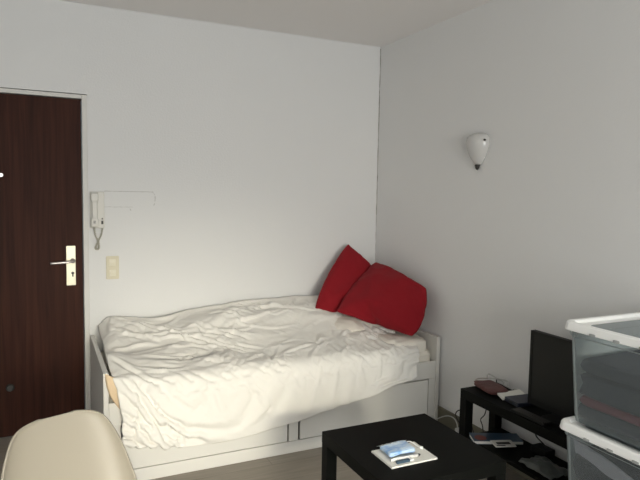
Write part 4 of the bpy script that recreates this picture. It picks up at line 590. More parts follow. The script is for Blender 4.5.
-13,-18,-20,-18,-13,-19,-19,-15,-20,-21,-22,-13,-24,-19,-20,-16,-22,-23,-22,-21,-18,-19,-21,-20,-22,-20,-19,-19,-16,-19,-17,-24,-6,-10,-18,1,-15,-3,1,0,0,1,1,1,3,4,4,1,0,3,-4,-7,2,3,3,1066,-19,-16,-17,-17,
-18,-19,-20,-18,-20,-20,-18,-19,-19,-19,-18,-19,-25,-25,-19,-24,-28,-22,-10,-18,-20,-18,-16,-19,-18,-16,-22,-25,-11,-26,-19,-14,-19,-20,-22,-22,-21,-19,-19,-20,-21,-22,-20,-19,-16,-19,-20,-16,-23,-8,-11,-19,1,-1,-12,-1,0,2,1,2,
4,3,2,1,2,0,-5,-2,-4,2,4,2,1066,-19,-16,-17,-18,-18,-18,-19,-19,-20,-19,-18,-19,-19,-19,-18,-21,-24,-23,-19,-24,-27,-26,-18,-8,-18,-19,-19,-17,-16,-21,-19,-24,-27,-11,-17,-20,-14,-21,-22,-22,-21,-19,-18,-21,-22,-20,-19,
-19,-18,-19,-18,-19,-21,-11,-11,-17,-13,14,-2,-1,-7,2,2,4,2,1,1,-1,0,-3,-4,-4,3,1,3,2,1066,-18,-17,-17,-18,-18,-18,-19,-19,-19,-20,-19,-18,-19,-19,-19,-20,-24,-22,-18,-25,-29,-21,-22,-16,-8,-18,-20,-16,-20,-20,
-19,-25,-25,-8,-22,-17,-20,-17,-22,-21,-20,-19,-19,-20,-21,-22,-19,-19,-19,-18,-19,-16,-23,-13,-15,-5,-7,-7,-1,10,1,-1,2,0,-1,0,-1,-2,-2,-3,-4,0,4,2,2,1,1066,-18,-17,-17,-18,-18,-19,-18,-19,-19,-19,-20,-18,-19,
-19,-19,-21,-23,-19,-21,-26,-31,-16,-19,-20,-17,-8,-18,-20,-18,-20,-23,-21,-25,-23,-11,-18,-17,-20,-18,-21,-19,-19,-19,-21,-21,-21,-20,-19,-18,-19,-20,-16,-22,-17,-11,-4,-8,3,-11,-1,10,2,-1,-1,-1,0,-2,-3,-3,-4,0,5,1,
3,2,0,1066,-18,-17,-17,-18,-18,-18,-20,-19,-18,-20,-19,-18,-20,-18,-18,-21,-23,-19,-22,-28,-30,-24,-8,-17,-20,-17,-9,-19,-21,-21,-21,-25,-19,-22,-19,-11,-19,-20,-21,-18,-19,-19,-18,-21,-22,-21,-19,-19,-19,-18,-19,-19,-19,-20,-12,-2,
-10,5,-2,-11,0,8,0,-1,-1,-2,-2,-2,-3,-2,3,7,0,0,4,-1,1066,-18,-17,-17,-18,-19,-18,-19,-19,-18,-19,-20,-19,-17,-20,-19,-19,-20,-19,-29,-26,-29,-26,-16,-4,-17,-20,-18,-13,-22,-21,-22,-18,-22,-21,-20,-17,-14,-20,-20,
-20,-17,-19,-20,-19,-23,-20,-19,-19,-19,-18,-19,-20,-23,-8,-19,-10,4,-12,7,-3,-10,0,5,0,-1,-2,-3,-2,-2,3,4,7,2,-3,1,1,1066,-18,-17,-18,-18,-18,-18,-20,-19,-19,-17,-20,-19,-18,-19,-19,-15,-21,-26,-24,-28,-29,-16,
-21,-16,-6,-18,-20,-19,-19,-22,-17,-25,-18,-21,-16,-15,-21,-17,-21,-20,-19,-17,-21,-21,-20,-21,-19,-18,-19,-19,-20,-18,-26,-6,-11,-19,5,-10,-3,2,-8,-3,0,2,-1,-1,-2,-1,2,4,6,5,2,0,-5,1,1067,-18,-17,-18,-18,-18,
-19,-18,-20,-20,-19,-16,-21,-17,-18,-19,-21,-16,-26,-23,-30,-28,-10,-17,-21,-16,-10,-18,-22,-21,-19,-20,-25,-23,-12,-19,-17,-19,-18,-19,-19,-20,-18,-19,-22,-21,-20,-19,-19,-18,-18,-20,-20,-20,-20,-4,-15,-2,-1,-12,2,-3,-5,-4,0,0,
-1,1,3,3,4,5,6,-1,-2,-1,-2,1068,-18,-17,-18,-18,-18,-19,-18,-20,-20,-20,-18,-17,-21,-13,-19,-23,-16,-24,-26,-30,-20,-12,-18,-17,-20,-17,-13,-19,-24,-20,-21,-24,-23,-13,-18,-16,-20,-17,-20,-18,-19,-19,-21,-21,-21,-20,-19,-19,
-18,-18,-19,-20,-24,-21,-9,0,-11,1,-13,-3,-2,-5,1,-1,1,1,3,3,4,4,5,0,-1,-2,-1,-1,1068,-18,-17,-18,-18,-18,-19,-19,-19,-20,-19,-19,-20,-17,-20,-14,-22,-19,-20,-29,-25,-15,-17,-18,-16,-18,-20,-19,-14,-20,-23,-22,
-23,-23,-18,-12,-19,-20,-18,-18,-19,-18,-20,-22,-21,-21,-19,-18,-19,-18,-20,-19,-15,-34,-8,-16,-11,6,-10,-6,-8,-1,0,-2,0,2,2,3,4,4,2,2,-1,-3,-1,0,0,1068,-18,-18,-17,-18,-18,-19,-19,-19,-19,-19,-20,-19,-19,-16,
-22,-21,-12,-26,-25,-18,-20,-17,-17,-18,-17,-19,-21,-19,-17,-20,-23,-22,-21,-20,-17,-15,-19,-19,-18,-19,-20,-19,-22,-21,-21,-19,-18,-18,-17,-19,-19,-19,-13,-32,-2,-17,-8,-1,-10,-1,-2,-1,1,0,2,3,3,3,3,2,-2,-2,-3,0,
1,1,1067,-18,-18,-17,-19,-17,-19,-19,-19,-19,-20,-18,-20,-19,-17,-18,-24,-22,-13,-23,-23,-16,-18,-18,-16,-19,-19,-21,-19,-20,-18,-22,-22,-21,-18,-19,-18,-16,-19,-19,-19,-19,-19,-21,-22,-20,-19,-19,-19,-17,-17,-19,-16,-20,-30,-1,-10,-19,
-2,-7,-3,1,1,1,2,3,2,3,1,1,-1,-2,-4,-1,0,3,2,1066,-18,-17,-19,-18,-18,-19,-18,-19,-20,-19,-19,-19,-17,-17,-17,-21,-25,-25,-18,-16,-17,-17,-18,-17,-18,-20,-21,-20,-19,-19,-21,-22,-20,-19,-18,-19,-18,-18,-18,-18,
-19,-21,-21,-21,-20,-19,-18,-18,-18,-19,-17,-19,-12,-29,-20,-2,-16,-2,1,-9,-1,3,2,3,3,2,0,1,-2,-3,-2,-3,0,0,3,3,1066,-18,-17,-18,-19,-18,-19,-18,-19,-20,-19,-18,-20,-18,-18,-16,-21,-19,-23,-23,-16,-17,-17,-17,
-18,-19,-19,-20,-21,-20,-19,-21,-21,-20,-18,-19,-18,-18,-19,-17,-19,-20,-20,-21,-21,-20,-18,-19,-18,-17,-18,-19,-19,-15,-27,-20,-10,3,-15,1,2,-6,2,3,1,1,1,-1,-2,-3,-2,-2,0,1,-1,1,5,1067,-18,-18,-17,-19,-18,-19,
-19,-19,-19,-19,-18,-18,-19,-17,-19,-19,-21,-20,-22,-17,-17,-17,-17,-18,-19,-20,-20,-21,-19,-19,-22,-21,-19,-19,-17,-19,-19,-17,-19,-18,-19,-20,-22,-21,-19,-19,-17,-19,-18,-18,-17,-20,-19,-22,-22,-10,2,-12,-5,7,0,-1,1,-1,-2,-2,
-3,-2,-2,-1,0,1,1,0,0,4,1069,-18,-16,-18,-20,-19,-19,-18,-19,-19,-18,-20,-17,-19,-19,-16,-20,-20,-20,-19,-20,-16,-16,-18,-19,-19,-20,-20,-20,-19,-20,-21,-21,-20,-17,-18,-20,-17,-18,-18,-19,-20,-20,-21,-22,-17,-18,-19,-18,-19,
-18,-18,-20,-14,-29,-9,-18,-9,3,-6,-5,1,1,-2,-1,-4,-1,-2,-1,-1,1,1,1,1,1,-1,2,1071,-18,-18,-16,-19,-20,-19,-18,-18,-19,-19,-19,-18,-19,-19,-17,-19,-19,-20,-19,-18,-18,-16,-18,-19,-19,-20,-20,-20,-19,-20,-20,-21,
-20,-18,-18,-18,-18,-19,-18,-19,-19,-21,-21,-19,-19,-18,-18,-19,-18,-19,-17,-17,-21,-24,-9,-13,-16,0,-6,-8,0,-1,-3,-1,-1,0,0,0,0,2,1,1,1,0,0,1,1071,-18,-20,-18,-14,-20,-20,-19,-17,-19,-19,-19,-18,-19,-18,-18,
-19,-19,-19,-19,-18,-17,-17,-18,-19,-20,-20,-19,-20,-19,-20,-20,-21,-19,-18,-18,-19,-18,-18,-19,-18,-21,-20,-19,-19,-19,-18,-19,-18,-19,-18,-19,-18,-16,-23,-15,-15,-9,-4,-4,-13,-2,-1,-1,-1,1,-1,1,0,2,1,1,2,-1,0,0,
2,1070,-18,-16,-21,-19,-16,-19,-19,-19,-17,-19,-19,-19,-19,-18,-18,-19,-19,-19,-18,-18,-17,-17,-18,-19,-20,-20,-20,-19,-19,-19,-21,-20,-19,-19,-18,-19,-18,-18,-19,-19,-19,-19,-20,-19,-18,-19,-19,-18,-19,-19,-18,-19,-18,-20,-14,-13,-14,-4,
-11,-1,-5,-1,-1,0,0,0,-1,1,1,1,2,1,0,-1,-2,0,1073,-18,-15,-19,-21,-21,-15,-19,-18,-20,-17,-19,-19,-19,-18,-18,-19,-19,-19,-18,-16,-18,-17,-18,-19,-20,-20,-20,-19,-19,-19,-21,-20,-19,-18,-19,-18,-19,-18,-19,-18,-20,
-19,-19,-19,-18,-19,-19,-19,-19,-18,-19,-18,-17,-20,-15,-14,-8,-15,-6,0,-2,-3,-1,0,1,0,0,-1,1,0,1,0,0,0,-2,-2,1074,-18,-18,-14,-20,-23,-20,-14,-18,-20,-19,-18,-20,-18,-18,-18,-19,-18,-19,-17,-17,-17,-17,-18,-20,
-20,-20,-20,-18,-18,-20,-21,-20,-20,-18,-18,-19,-18,-19,-19,-18,-19,-19,-19,-19,-18,-18,-19,-19,-20,-19,-19,-16,-19,-18,-15,-14,-14,-8,-9,-4,-1,-1,3,-1,0,1,0,1,-1,-1,0,0,0,0,-3,-2,1074,-18,-18,-18,-16,-21,-22,-19,
-12,-20,-20,-19,-19,-17,-18,-18,-19,-19,-17,-18,-16,-17,-17,-19,-20,-20,-20,-19,-18,-18,-19,-21,-21,-20,-19,-18,-19,-18,-18,-19,-19,-19,-18,-19,-18,-18,-18,-20,-19,-20,-19,-18,-19,-17,-18,-15,-16,-12,-13,-5,3,-8,0,0,1,0,1,1,
1,-1,-1,-1,0,-1,0,-2,-2,1073,-18,-18,-14,-22,-19,-21,-19,-18,-14,-20,-21,-17,-18,-18,-19,-18,-18,-17,-18,-16,-17,-18,-18,-20,-20,-19,-19,-17,-18,-19,-21,-22,-20,-20,-18,-18,-19,-18,-18,-19,-19,-19,-18,-18,-18,-19,-19,-20,-20,-19,
-18,-18,-17,-17,-17,-15,-15,-6,-20,12,0,0,-1,-1,1,-1,0,-1,-1,-1,-1,-1,-1,0,-1,-2,1072,-18,-18,-14,-23,-21,-16,-20,-17,-20,-16,-19,-20,-17,-19,-17,-18,-18,-17,-18,-16,-17,-18,-18,-19,-20,-20,-18,-19,-16,-19,-21,-22,-21,
-19,-19,-18,-19,-18,-18,-18,-19,-19,-19,-18,-18,-19,-19,-19,-19,-19,-17,-19,-18,-18,-16,-15,-11,-14,-3,-11,-1,4,2,0,0,0,0,-1,-1,-1,-1,0,-1,0,-1,-1,1071,-18,-16,-17,-21,-24,-19,-12,-19,-20,-19,-18,-19,-18,-18,-17,-18,
-18,-17,-17,-16,-17,-18,-19,-19,-19,-20,-18,-18,-19,-19,-20,-21,-20,-20,-19,-18,-19,-17,-19,-18,-19,-19,-19,-18,-18,-18,-18,-19,-19,-19,-18,-18,-19,-18,-18,-15,-13,-7,-9,-2,-12,1,5,1,0,0,0,-1,0,-1,-1,0,0,-1,0,-1,
1071,-18,-16,-17,-22,-20,-22,-18,-11,-20,-21,-19,-18,-18,-18,-17,-18,-17,-17,-17,-17,-17,-18,-19,-19,-19,-19,-18,-17,-19,-20,-20,-21,-21,-19,-18,-19,-18,-18,-18,-19,-18,-20,-18,-18,-18,-18,-18,-19,-19,-19,-18,-19,-18,-18,-19,-15,-14,-8,-10,
-3,-3,-7,0,3,1,1,0,0,0,0,0,0,-1,0,-1,-1,1072,-18,-15,-19,-21,-19,-21,-18,-18,-15,-20,-20,-18,-18,-18,-17,-18,-17,-17,-16,-17,-17,-19,-19,-19,-19,-19,-18,-17,-19,-18,-21,-22,-20,-18,-19,-18,-18,-19,-18,-18,-19,-19,
-18,-19,-18,-18,-18,-19,-18,-20,-18,-18,-18,-19,-19,-14,-12,-16,-1,-11,2,-4,-4,-3,1,2,0,1,0,2,0,0,0,-1,-1,-1,1073,-18,-15,-20,-20,-19,-20,-18,-16,-19,-19,-19,-19,-17,-18,-18,-17,-17,-17,-17,-16,-18,-18,-20,-19,-19,
-19,-18,-17,-19,-19,-20,-21,-20,-18,-18,-19,-18,-18,-19,-18,-19,-18,-18,-19,-19,-18,-18,-18,-19,-18,-19,-18,-18,-19,-19,-15,-16,-5,-13,-6,2,-1,-4,-4,-3,0,1,1,2,1,2,0,-1,-1,0,-2,1073,-18,-16,-20,-17,-21,-20,-17,-17,
-19,-20,-19,-17,-18,-18,-18,-16,-18,-16,-17,-17,-17,-19,-19,-20,-19,-18,-19,-17,-18,-20,-20,-19,-20,-19,-18,-18,-18,-18,-19,-19,-19,-18,-18,-19,-18,-18,-18,-19,-18,-19,-18,-18,-18,-20,-24,-16,-12,-7,-3,-12,-2,2,-1,-3,-5,0,1,1,
1,2,1,1,-2,-2,-1,-2,1074,-18,-18,-17,-18,-21,-19,-18,-17,-20,-19,-18,-19,-17,-18,-16,-18,-17,-17,-17,-17,-17,-18,-19,-20,-20,-19,-16,-19,-18,-18,-20,-20,-20,-19,-17,-18,-18,-19,-19,-19,-19,-17,-19,-19,-18,-18,-18,-18,-19,-18,-18,
-18,-17,-20,-19,-19,-15,-9,-4,-16,8,-5,-2,-1,2,0,0,1,0,0,1,-1,-1,-2,-2,-3,1075,-18,-17,-17,-20,-20,-19,-18,-18,-19,-18,-18,-17,-19,-17,-18,-18,-17,-17,-16,-18,-16,-19,-19,-19,-21,-19,-17,-17,-18,-18,-20,-20,-19,-18,
-18,-18,-18,-19,-19,-20,-18,-18,-18,-19,-19,-18,-18,-16,-19,-18,-18,-18,-18,-17,-20,-17,-18,-12,-4,-20,13,0,-7,0,1,0,1,0,1,-1,0,-1,-1,-1,-4,-2,1075,-18,-16,-18,-20,-20,-18,-18,-19,-19,-18,-17,-18,-17,-19,-17,-18,-19,
-15,-18,-15,-18,-19,-18,-20,-20,-20,-16,-18,-17,-18,-19,-20,-19,-18,-18,-18,-18,-20,-19,-19,-18,-18,-19,-19,-17,-18,-19,-17,-19,-17,-17,-17,-18,-19,-20,-18,-13,-17,-8,-4,-10,9,-1,0,-1,0,0,-1,0,-1,-1,-1,-1,-1,-2,-3,1075,
-18,-16,-18,-21,-19,-18,-18,-18,-19,-18,-18,-17,-17,-18,-19,-19,-16,-18,-16,-16,-19,-17,-20,-19,-21,-18,-17,-16,-19,-18,-18,-19,-20,-17,-18,-18,-19,-19,-20,-19,-17,-18,-18,-20,-18,-18,-18,-17,-17,-18,-17,-18,-18,-18,-17,-24,-12,-11,-15,0,
-12,1,3,0,-1,-1,0,-1,-1,0,-1,-1,-1,-2,1,0,1073,-18,-16,-19,-20,-19,-18,-18,-18,-18,-18,-17,-18,-17,-19,-19,-19,-15,-19,-14,-20,-16,-19,-19,-20,-19,-20,-15,-18,-17,-18,-19,-18,-19,-18,-17,-18,-19,-19,-19,-20,-18,-18,-18,
-19,-18,-18,-17,-17,-18,-17,-18,-18,-17,-18,-19,-22,-14,-11,-8,-13,-4,-4,0,1,-1,-1,0,0,-1,-1,0,-1,-1,-1,-1,3,1074,-17,-18,-18,-19,-19,-18,-18,-18,-19,-17,-18,-16,-19,-19,-19,-18,-18,-14,-19,-16,-19,-17,-20,-21,-19,-16,
-18,-17,-18,-18,-18,-18,-18,-18,-17,-18,-18,-19,-20,-20,-18,-19,-18,-18,-17,-17,-18,-18,-17,-18,-18,-18,-17,-19,-17,-21,-15,-15,-11,-2,-11,2,-5,-1,0,0,0,0,-1,-1,-1,0,-2,-1,-1,-1,1078,-17,-18,-18,-19,-19,-18,-18,-18,-18,
-18,-16,-17,-19,-19,-19,-18,-18,-17,-15,-20,-16,-18,-22,-19,-16,-19,-17,-18,-17,-19,-17,-18,-17,-18,-16,-18,-19,-20,-20,-20,-18,-17,-20,-16,-17,-18,-18,-18,-18,-17,-18,-18,-18,-17,-18,-21,-14,-13,-15,-3,-13,6,-1,-2,0,0,0,0,-1,
-1,-1,-1,-1,-1,-2,-1,1074,-17,-18,-18,-19,-19,-18,-18,-18,-17,-17,-18,-17,-18,-19,-19,-18,-18,-15,-19,-17,-17,-21,-19,-17,-19,-18,-18,-17,-18,-17,-18,-16,-18,-17,-17,-18,-20,-20,-20,-19,-18,-17,-17,-18,-18,-17,-18,-18,-18,-18,-17,-18,
-18,-18,-19,-21,-14,-15,-7,-15,-6,-2,6,1,-1,0,0,0,0,-1,-1,-1,0,-1,-1,-2,1069,-17,-18,-18,-18,-19,-18,-19,-17,-17,-18,-17,-16,-19,-19,-19,-19,-16,-17,-18,-16,-21,-18,-17,-19,-19,-19,-17,-18,-16,-18,-16,-17,-17,-18,-18,
-19,-20,-20,-19,-18,-17,-18,-17,-17,-19,-17,-18,-18,-18,-18,-17,-18,-17,-19,-20,-21,-16,-10,-10,-14,0,-11,6,2,-1,0,-1,0,0,0,0,0,0,-1,0,-1,1065,-17,-18,-18,-18,-19,-18,-18,-17,-17,-18,-16,-18,-19,-19,-19,-18,-17,-17,
-16,-20,-18,-17,-19,-18,-19,-18,-19,-16,-17,-16,-16,-17,-19,-18,-19,-19,-19,-19,-19,-18,-17,-18,-18,-17,-18,-18,-18,-18,-18,-17,-19,-17,-18,-19,-20,-20,-14,-14,-8,-14,-1,-13,0,7,-1,-1,0,0,-1,0,-1,0,1,1,0,0,1066,-17,
-18,-18,-18,-18,-19,-17,-18,-18,-14,-18,-19,-19,-18,-19,-17,-18,-16,-19,-18,-17,-18,-19,-19,-19,-18,-16,-18,-15,-16,-17,-18,-19,-19,-19,-19,-18,-19,-18,-18,-18,-18,-17,-18,-17,-18,-18,-18,-18,-18,-18,-17,-18,-19,-19,-19,-15,-16,-12,-4,-12,
1,-11,-1,0,-1,-1,0,-1,0,0,-1,1,2,2,1,1071,-17,-18,-17,-19,-19,-17,-18,-18,-14,-17,-18,-19,-20,-18,-18,-17,-16,-19,-18,-17,-18,-19,-19,-18,-19,-17,-18,-15,-15,-18,-18,-19,-19,-18,-19,-19,-19,-18,-17,-18,-17,-18,-17,-17,
-18,-18,-18,-18,-17,-18,-19,-17,-18,-19,-21,-20,-16,-8,-13,-12,-11,2,-2,-7,-3,-2,-1,-1,-1,-1,-1,-1,-1,0,1,0,1082,-17,-17,-18,-19,-18,-17,-19,-14,-17,-18,-18,-19,-19,-18,-18,-17,-17,-18,-17,-18,-19,-18,-19,-18,-19,-18,-16,
-16,-17,-16,-19,-20,-19,-19,-18,-19,-18,-17,-18,-17,-17,-17,-18,-17,-19,-18,-18,-18,-17,-18,-18,-18,-17,-20,-18,-20,-18,-14,-7,-12,-3,-11,4,-2,-7,-1,-1,-1,-2,-1,-2,-1,-2,-2,-1,-1,1086,-17,-17,-19,-17,-18,-18,-15,-18,-17,-18,
-18,-19,-19,-17,-17,-18,-17,-18,-17,-19,-18,-19,-19,-19,-17,-17,-17,-17,-17,-18,-18,-20,-19,-19,-19,-17,-18,-16,-17,-17,-17,-17,-18,-19,-18,-18,-17,-17,-18,-18,-18,-17,-18,-20,-20,-17,-17,-18,-12,-2,-11,-4,-6,4,-1,-1,-1,-2,-2,-2,
-1,-2,-2,-2,-4,-2,1086,-17,-17,-18,-17,-18,-16,-18,-18,-17,-18,-19,-18,-18,-18,-17,-16,-19,-17,-19,-18,-19,-19,-18,-19,-18,-16,-17,-17,-18,-18,-18,-20,-19,-19,-17,-16,-17,-17,-17,-17,-18,-18,-17,-18,-17,-18,-17,-17,-17,-19,-18,-17,-18,
-20,-21,-21,-12,-15,-18,-10,1,-5,-10,-1,3,0,0,-1,-1,-1,-2,-2,-2,-3,-3,-4,1086,-17,-17,-17,-18,-16,-17,-19,-18,-17,-18,-19,-18,-18,-17,-17,-17,-18,-18,-18,-19,-19,-19,-19,-18,-18,-17,-17,-17,-17,-19,-18,-19,-18,-17,-17,-17,
-17,-17,-17,-18,-18,-18,-17,-16,-18,-18,-17,-17,-18,-18,-18,-18,-18,-20,-21,-18,-21,-7,-12,-17,-1,-6,-2,-11,-1,3,0,-1,0,0,0,-1,-3,-4,-4,-4,1088,-17,-16,-18,-16,-18,-17,-19,-18,-18,-17,-19,-18,-18,-16,-18,-17,-18,-18,-19,
-19,-18,-19,-19,-18,-18,-17,-17,-17,-18,-17,-18,-17,-18,-17,-18,-17,-17,-18,-17,-18,-18,-18,-16,-18,-17,-18,-18,-16,-17,-18,-18,-17,-19,-19,-20,-21,-16,-18,-5,-11,-16,-13,11,0,-6,-4,0,-2,0,-1,1,0,-1,-5,-5,-5,1091,-17,-16,
-18,-16,-18,-17,-19,-18,-18,-18,-18,-18,-17,-17,-17,-17,-19,-19,-18,-19,-19,-18,-19,-18,-18,-17,-17,-17,-17,-16,-17,-17,-17,-18,-19,-17,-18,-18,-17,-18,-17,-18,-18,-15,-17,-18,-17,-18,-17,-16,-18,-17,-19,-21,-21,-20,-17,-12,-19,-4,-6,-12,
-5,6,1,-3,-2,-3,-4,-2,-2,-1,1,-5,-7,-6,1095,-17,-16,-17,-17,-18,-18,-18,-18,-18,-18,-18,-18,-17,-16,-18,-18,-18,-19,-18,-19,-18,-19,-19,-18,-17,-17,-17,-16,-17,-16,-17,-17,-17,-19,-18,-19,-17,-18,-18,-17,-18,-18,-17,-17,-15,
-17,-17,-17,-17,-17,-18,-17,-19,-21,-21,-17,-18,-17,-14,-12,-4,-2,-13,-4,7,1,0,-1,-3,-1,-3,-3,-4,-6,-7,-6,1098,-17,-16,-18,-17,-18,-17,-18,-18,-18,-18,-18,-18,-16,-17,-18,-18,-18,-19,-17,-19,-19,-19,-19,-18,-17,-17,-16,-16,
-17,-17,-15,-18,-18,-18,-19,-18,-18,-17,-18,-17,-17,-17,-17,-18,-17,-15,-17,-17,-16,-18,-18,-17,-19,-21,-20,-20,-18,-15,-11,-11,-12,-1,-5,-14,2,3,2,0,0,0,-4,-6,-4,-7,-7,-6,1102,-17,-16,-18,-17,-18,-17,-18,-18,-18,-18,-18,
-17,-17,-16,-18,-18,-19,-18,-19,-18,-19,-19,-19,-18,-17,-16,-16,-16,-16,-16,-18,-17,-18,-18,-18,-19,-17,-17,-18,-17,-17,-17,-18,-16,-17,-17,-16,-17,-16,-17,-18,-18,-18,-20,-20,-20,-19,-12,-13,-14,-7,-7,-4,-17,0,0,1,2,1,0,-1,
-12,-4,-5,-6,-6,1107,-17,-16,-18,-18,-16,-18,-18,-18,-18,-18,-17,-17,-17,-17,-17,-19,-18,-18,-20,-18,-20,-19,-19,-17,-16,-16,-16,-16,-17,-15,-17,-18,-18,-18,-17,-17,-19,-18,-17,-17,-18,-17,-16,-18,-16,-16,-17,-16,-17,-17,-17,-19,-18,-20,
-20,-19,-18,-17,-10,-12,-14,-3,-8,-14,-3,-1,0,0,1,0,2,-13,-7,-4,-5,-4,1111,-17,-16,-18,-18,-17,-17,-18,-18,-17,-18,-17,-17,-17,-17,-18,-18,-18,-19,-20,-19,-19,-20,-18,-16,-17,-14,-17,-16,-17,-17,-16,-16,-17,-18,-18,-17,-18,
-19,-17,-17,-18,-17,-17,-17,-16,-16,-16,-17,-17,-17,-17,-18,-19,-19,-19,-20,-18,-18,-15,-14,-3,-12,-10,-8,-3,-2,0,3,3,1,-10,-10,-11,-4,-3,-2,1114,-17,-16,-18,-18,-17,-18,-17,-18,-17,-17,-17,-17,-16,-17,-19,-18,-18,-20,-20,-19,
-20,-18,-17,-19,-14,-16,-17,-17,-16,-18,-16,-15,-16,-17,-18,-17,-18,-18,-19,-16,-18,-17,-17,-17,-16,-16,-16,-17,-16,-17,-18,-17,-19,-19,-20,-19,-18,-15,-14,-18,-11,-1,-11,-2,-9,-2,-3,-1,1,2,-15,-10,-5,-4,-5,-1,1117,-17,-16,-18,
-18,-17,-18,-17,-17,-17,-17,-16,-17,-17,-17,-18,-18,-20,-20,-20,-20,-20,-19,-14,-16,-18,-17,-15,-16,-17,-17,-18,-16,-14,-17,-16,-19,-18,-17,-18,-18,-17,-17,-18,-16,-16,-15,-16,-17,-17,-17,-17,-18,-18,-19,-20,-20,-18,-19,-8,-14,-17,-9,4,
-7,-2,-4,-3,-3,-2,-6,-14,-9,5,-4,-9,-8,1120,-17,-17,-18,-17,-17,-18,-17,-17,-16,-18,-16,-16,-17,-16,-18,-20,-20,-20,-21,-20,-19,-19,-16,-13,-17,-17,-15,-17,-17,-16,-17,-18,-16,-14,-17,-17,-19,-17,-18,-18,-17,-18,-15,-17,-15,-17,
-17,-17,-17,-17,-17,-18,-18,-19,-19,-19,-20,-10,-20,-9,-16,-12,-4,2,-10,-1,-3,-3,-3,-5,-15,-6,8,-4,-14,-8,1123,-17,-16,-18,-18,-17,-17,-18,-16,-17,-16,-17,-16,-16,-16,-20,-18,-21,-22,-21,-20,-19,-18,-16,-15,-13,-16,-17,-17,-16,
-18,-16,-16,-18,-15,-16,-17,-18,-17,-18,-18,-18,-17,-18,-13,-16,-18,-16,-17,-17,-17,-17,-17,-18,-19,-20,-19,-18,-18,-18,-4,-12,-15,-1,-5,-14,-2,-3,-3,-2,-5,-13,-5,10,-4,-16,-10,1126,-17,-16,-18,-17,-18,-17,-16,-17,-17,-17,-16,-16,
-15,-18,-17,-20,-23,-23,-22,-19,-18,-16,-13,-15,-16,-17,-15,-18,-17,-16,-16,-18,-15,-17,-16,-17,-17,-18,-18,-17,-18,-18,-18,-17,-11,-17,-17,-17,-16,-17,-17,-17,-18,-19,-19,-18,-19,-17,-20,-13,-5,-8,-13,-6,-12,-6,-3,-2,-2,-4,-11,-2,
11,-4,-17,-12,1128,-17,-17,-17,-17,-18,-16,-17,-16,-17,-16,-17,-15,-18,-15,-19,-20,-24,-24,-20,-19,-17,-13,-17,-18,-13,-16,-18,-16,-15,-16,-17,-16,-16,-17,-17,-17,-18,-18,-18,-18,-18,-17,-16,-18,-17,-9,-17,-17,-17,-17,-17,-17,-18,-18,-19,
-19,-18,-17,-14,-14,-17,-10,-3,-11,-8,-11,-5,-3,-3,-5,-6,0,12,-4,-17,-14,1129,-16,-18,-17,-18,-15,-17,-17,-17,-16,-16,-16,-17,-15,-17,-19,-23,-24,-21,-18,-18,-18,-19,-17,-13,-17,-16,-13,-15,-17,-16,-17,-17,-16,-18,-17,-17,-18,-17,
-18,-19,-14,-17,-16,-17,-17,-17,-13,-17,-17,-16,-17,-18,-17,-18,-18,-17,-18,-16,-17,-13,-13,-16,-3,-18,-3,-13,-4,-4,-4,-4,-3,1,10,-2,-18,-15,1129,-16,-18,-17,-16,-17,-16,-17,-17,-16,-17,-16,-15,-16,-17,-21,-23,-20,-20,-20,-20,-20,
-17,-15,-15,-14,-13,-15,-17,-18,-17,-16,-18,-16,-18,-18,-17,-17,-17,-17,-18,-18,-16,-17,-10,-17,-17,-17,-16,-17,-17,-16,-17,-17,-17,-18,-17,-18,-18,-16,-15,-15,-9,-11,-6,-9,-16,-4,-3,-4,-3,-3,-1,10,-2,-18,-15,1128,-16,-18,-16,-18,
-16,-16,-17,-15,-17,-17,-15,-16,-17,-19,-20,-18,-21,-22,-22,-20,-16,-16,-14,-14,-15,-16,-18,-17,-17,-18,-17,-18,-17,-18,-17,-17,-18,-17,-17,-17,-10,-16,-16,-15,-17,-17,-16,-17,-16,-17,-16,-17,-18,-17,-17,-17,-18,-18,-15,-16,-13,-9,-12,-10,
-10,-16,-3,-2,-4,-2,-3,-1,8,-1,-17,-16,1127,-16,-17,-17,-17,-17,-16,-15,-17,-15,-16,-17,-17,-17,-17,-18,-21,-23,-22,-20,-17,-15,-15,-16,-16,-18,-17,-17,-18,-17,-18,-17,-16,-16,-16,-17,-16,-17,-17,-16,-17,-16,-18,-17,-16,-9,-18,-17,
-16,-17,-17,-16,-17,-17,-17,-17,-17,-17,-17,-18,-14,-13,-13,-15,-12,-11,-10,-1,0,-4,-3,-1,-1,2,2,-18,-15,1125,-16,-17,-17,-16,-17,-16,-16,-15,-16,-17,-17,-16,-16,-16,-22,-22,-21,-18,-18,-17,-18,-18,-18,-16,-18,-17,-17,-18,-15,-16,
-15,-14,-15,-17,-16,-17,-18,-16,-18,-17,-13,-17,-18,-16,-18,-17,-17,-16,-16,-16,-17,-16,-17,-17,-16,-17,-17,-15,-17,-20,-14,-13,-13,-3,-22,4,-7,-2,-3,-2,0,1,-1,-4,-17,-15,1124,-16,-16,-17,-17,-15,-17,-15,-17,-17,-16,-17,-16,-15,
-19,-20,-19,-19,-20,-20,-19,-18,-18,-19,-16,-17,-17,-15,-15,-13,-14,-15,-16,-16,-18,-18,-18,-19,-19,-17,-8,-17,-17,-17,-18,-19,-16,-14,-17,-17,-16,-17,-16,-17,-16,-17,-16,-18,-16,-17,-16,-15,-14,-16,-2,-23,10,-1,-2,-3,-3,-4,-4,-6,
-2,-17,-15,1124,-16,-16,-16,-17,-16,-16,-16,-16,-18,-16,-16,-16,-17,-18,-19,-20,-20,-22,-20,-19,-17,-17,-17,-17,-15,-14,-14,-14,-16,-16,-16,-17,-17,-18,-19,-18,-16,-18,-17,-17,-18,-17,-18,-7,-16,-16,-17,-14,-18,-15,-17,-17,-17,-16,-17,-17,
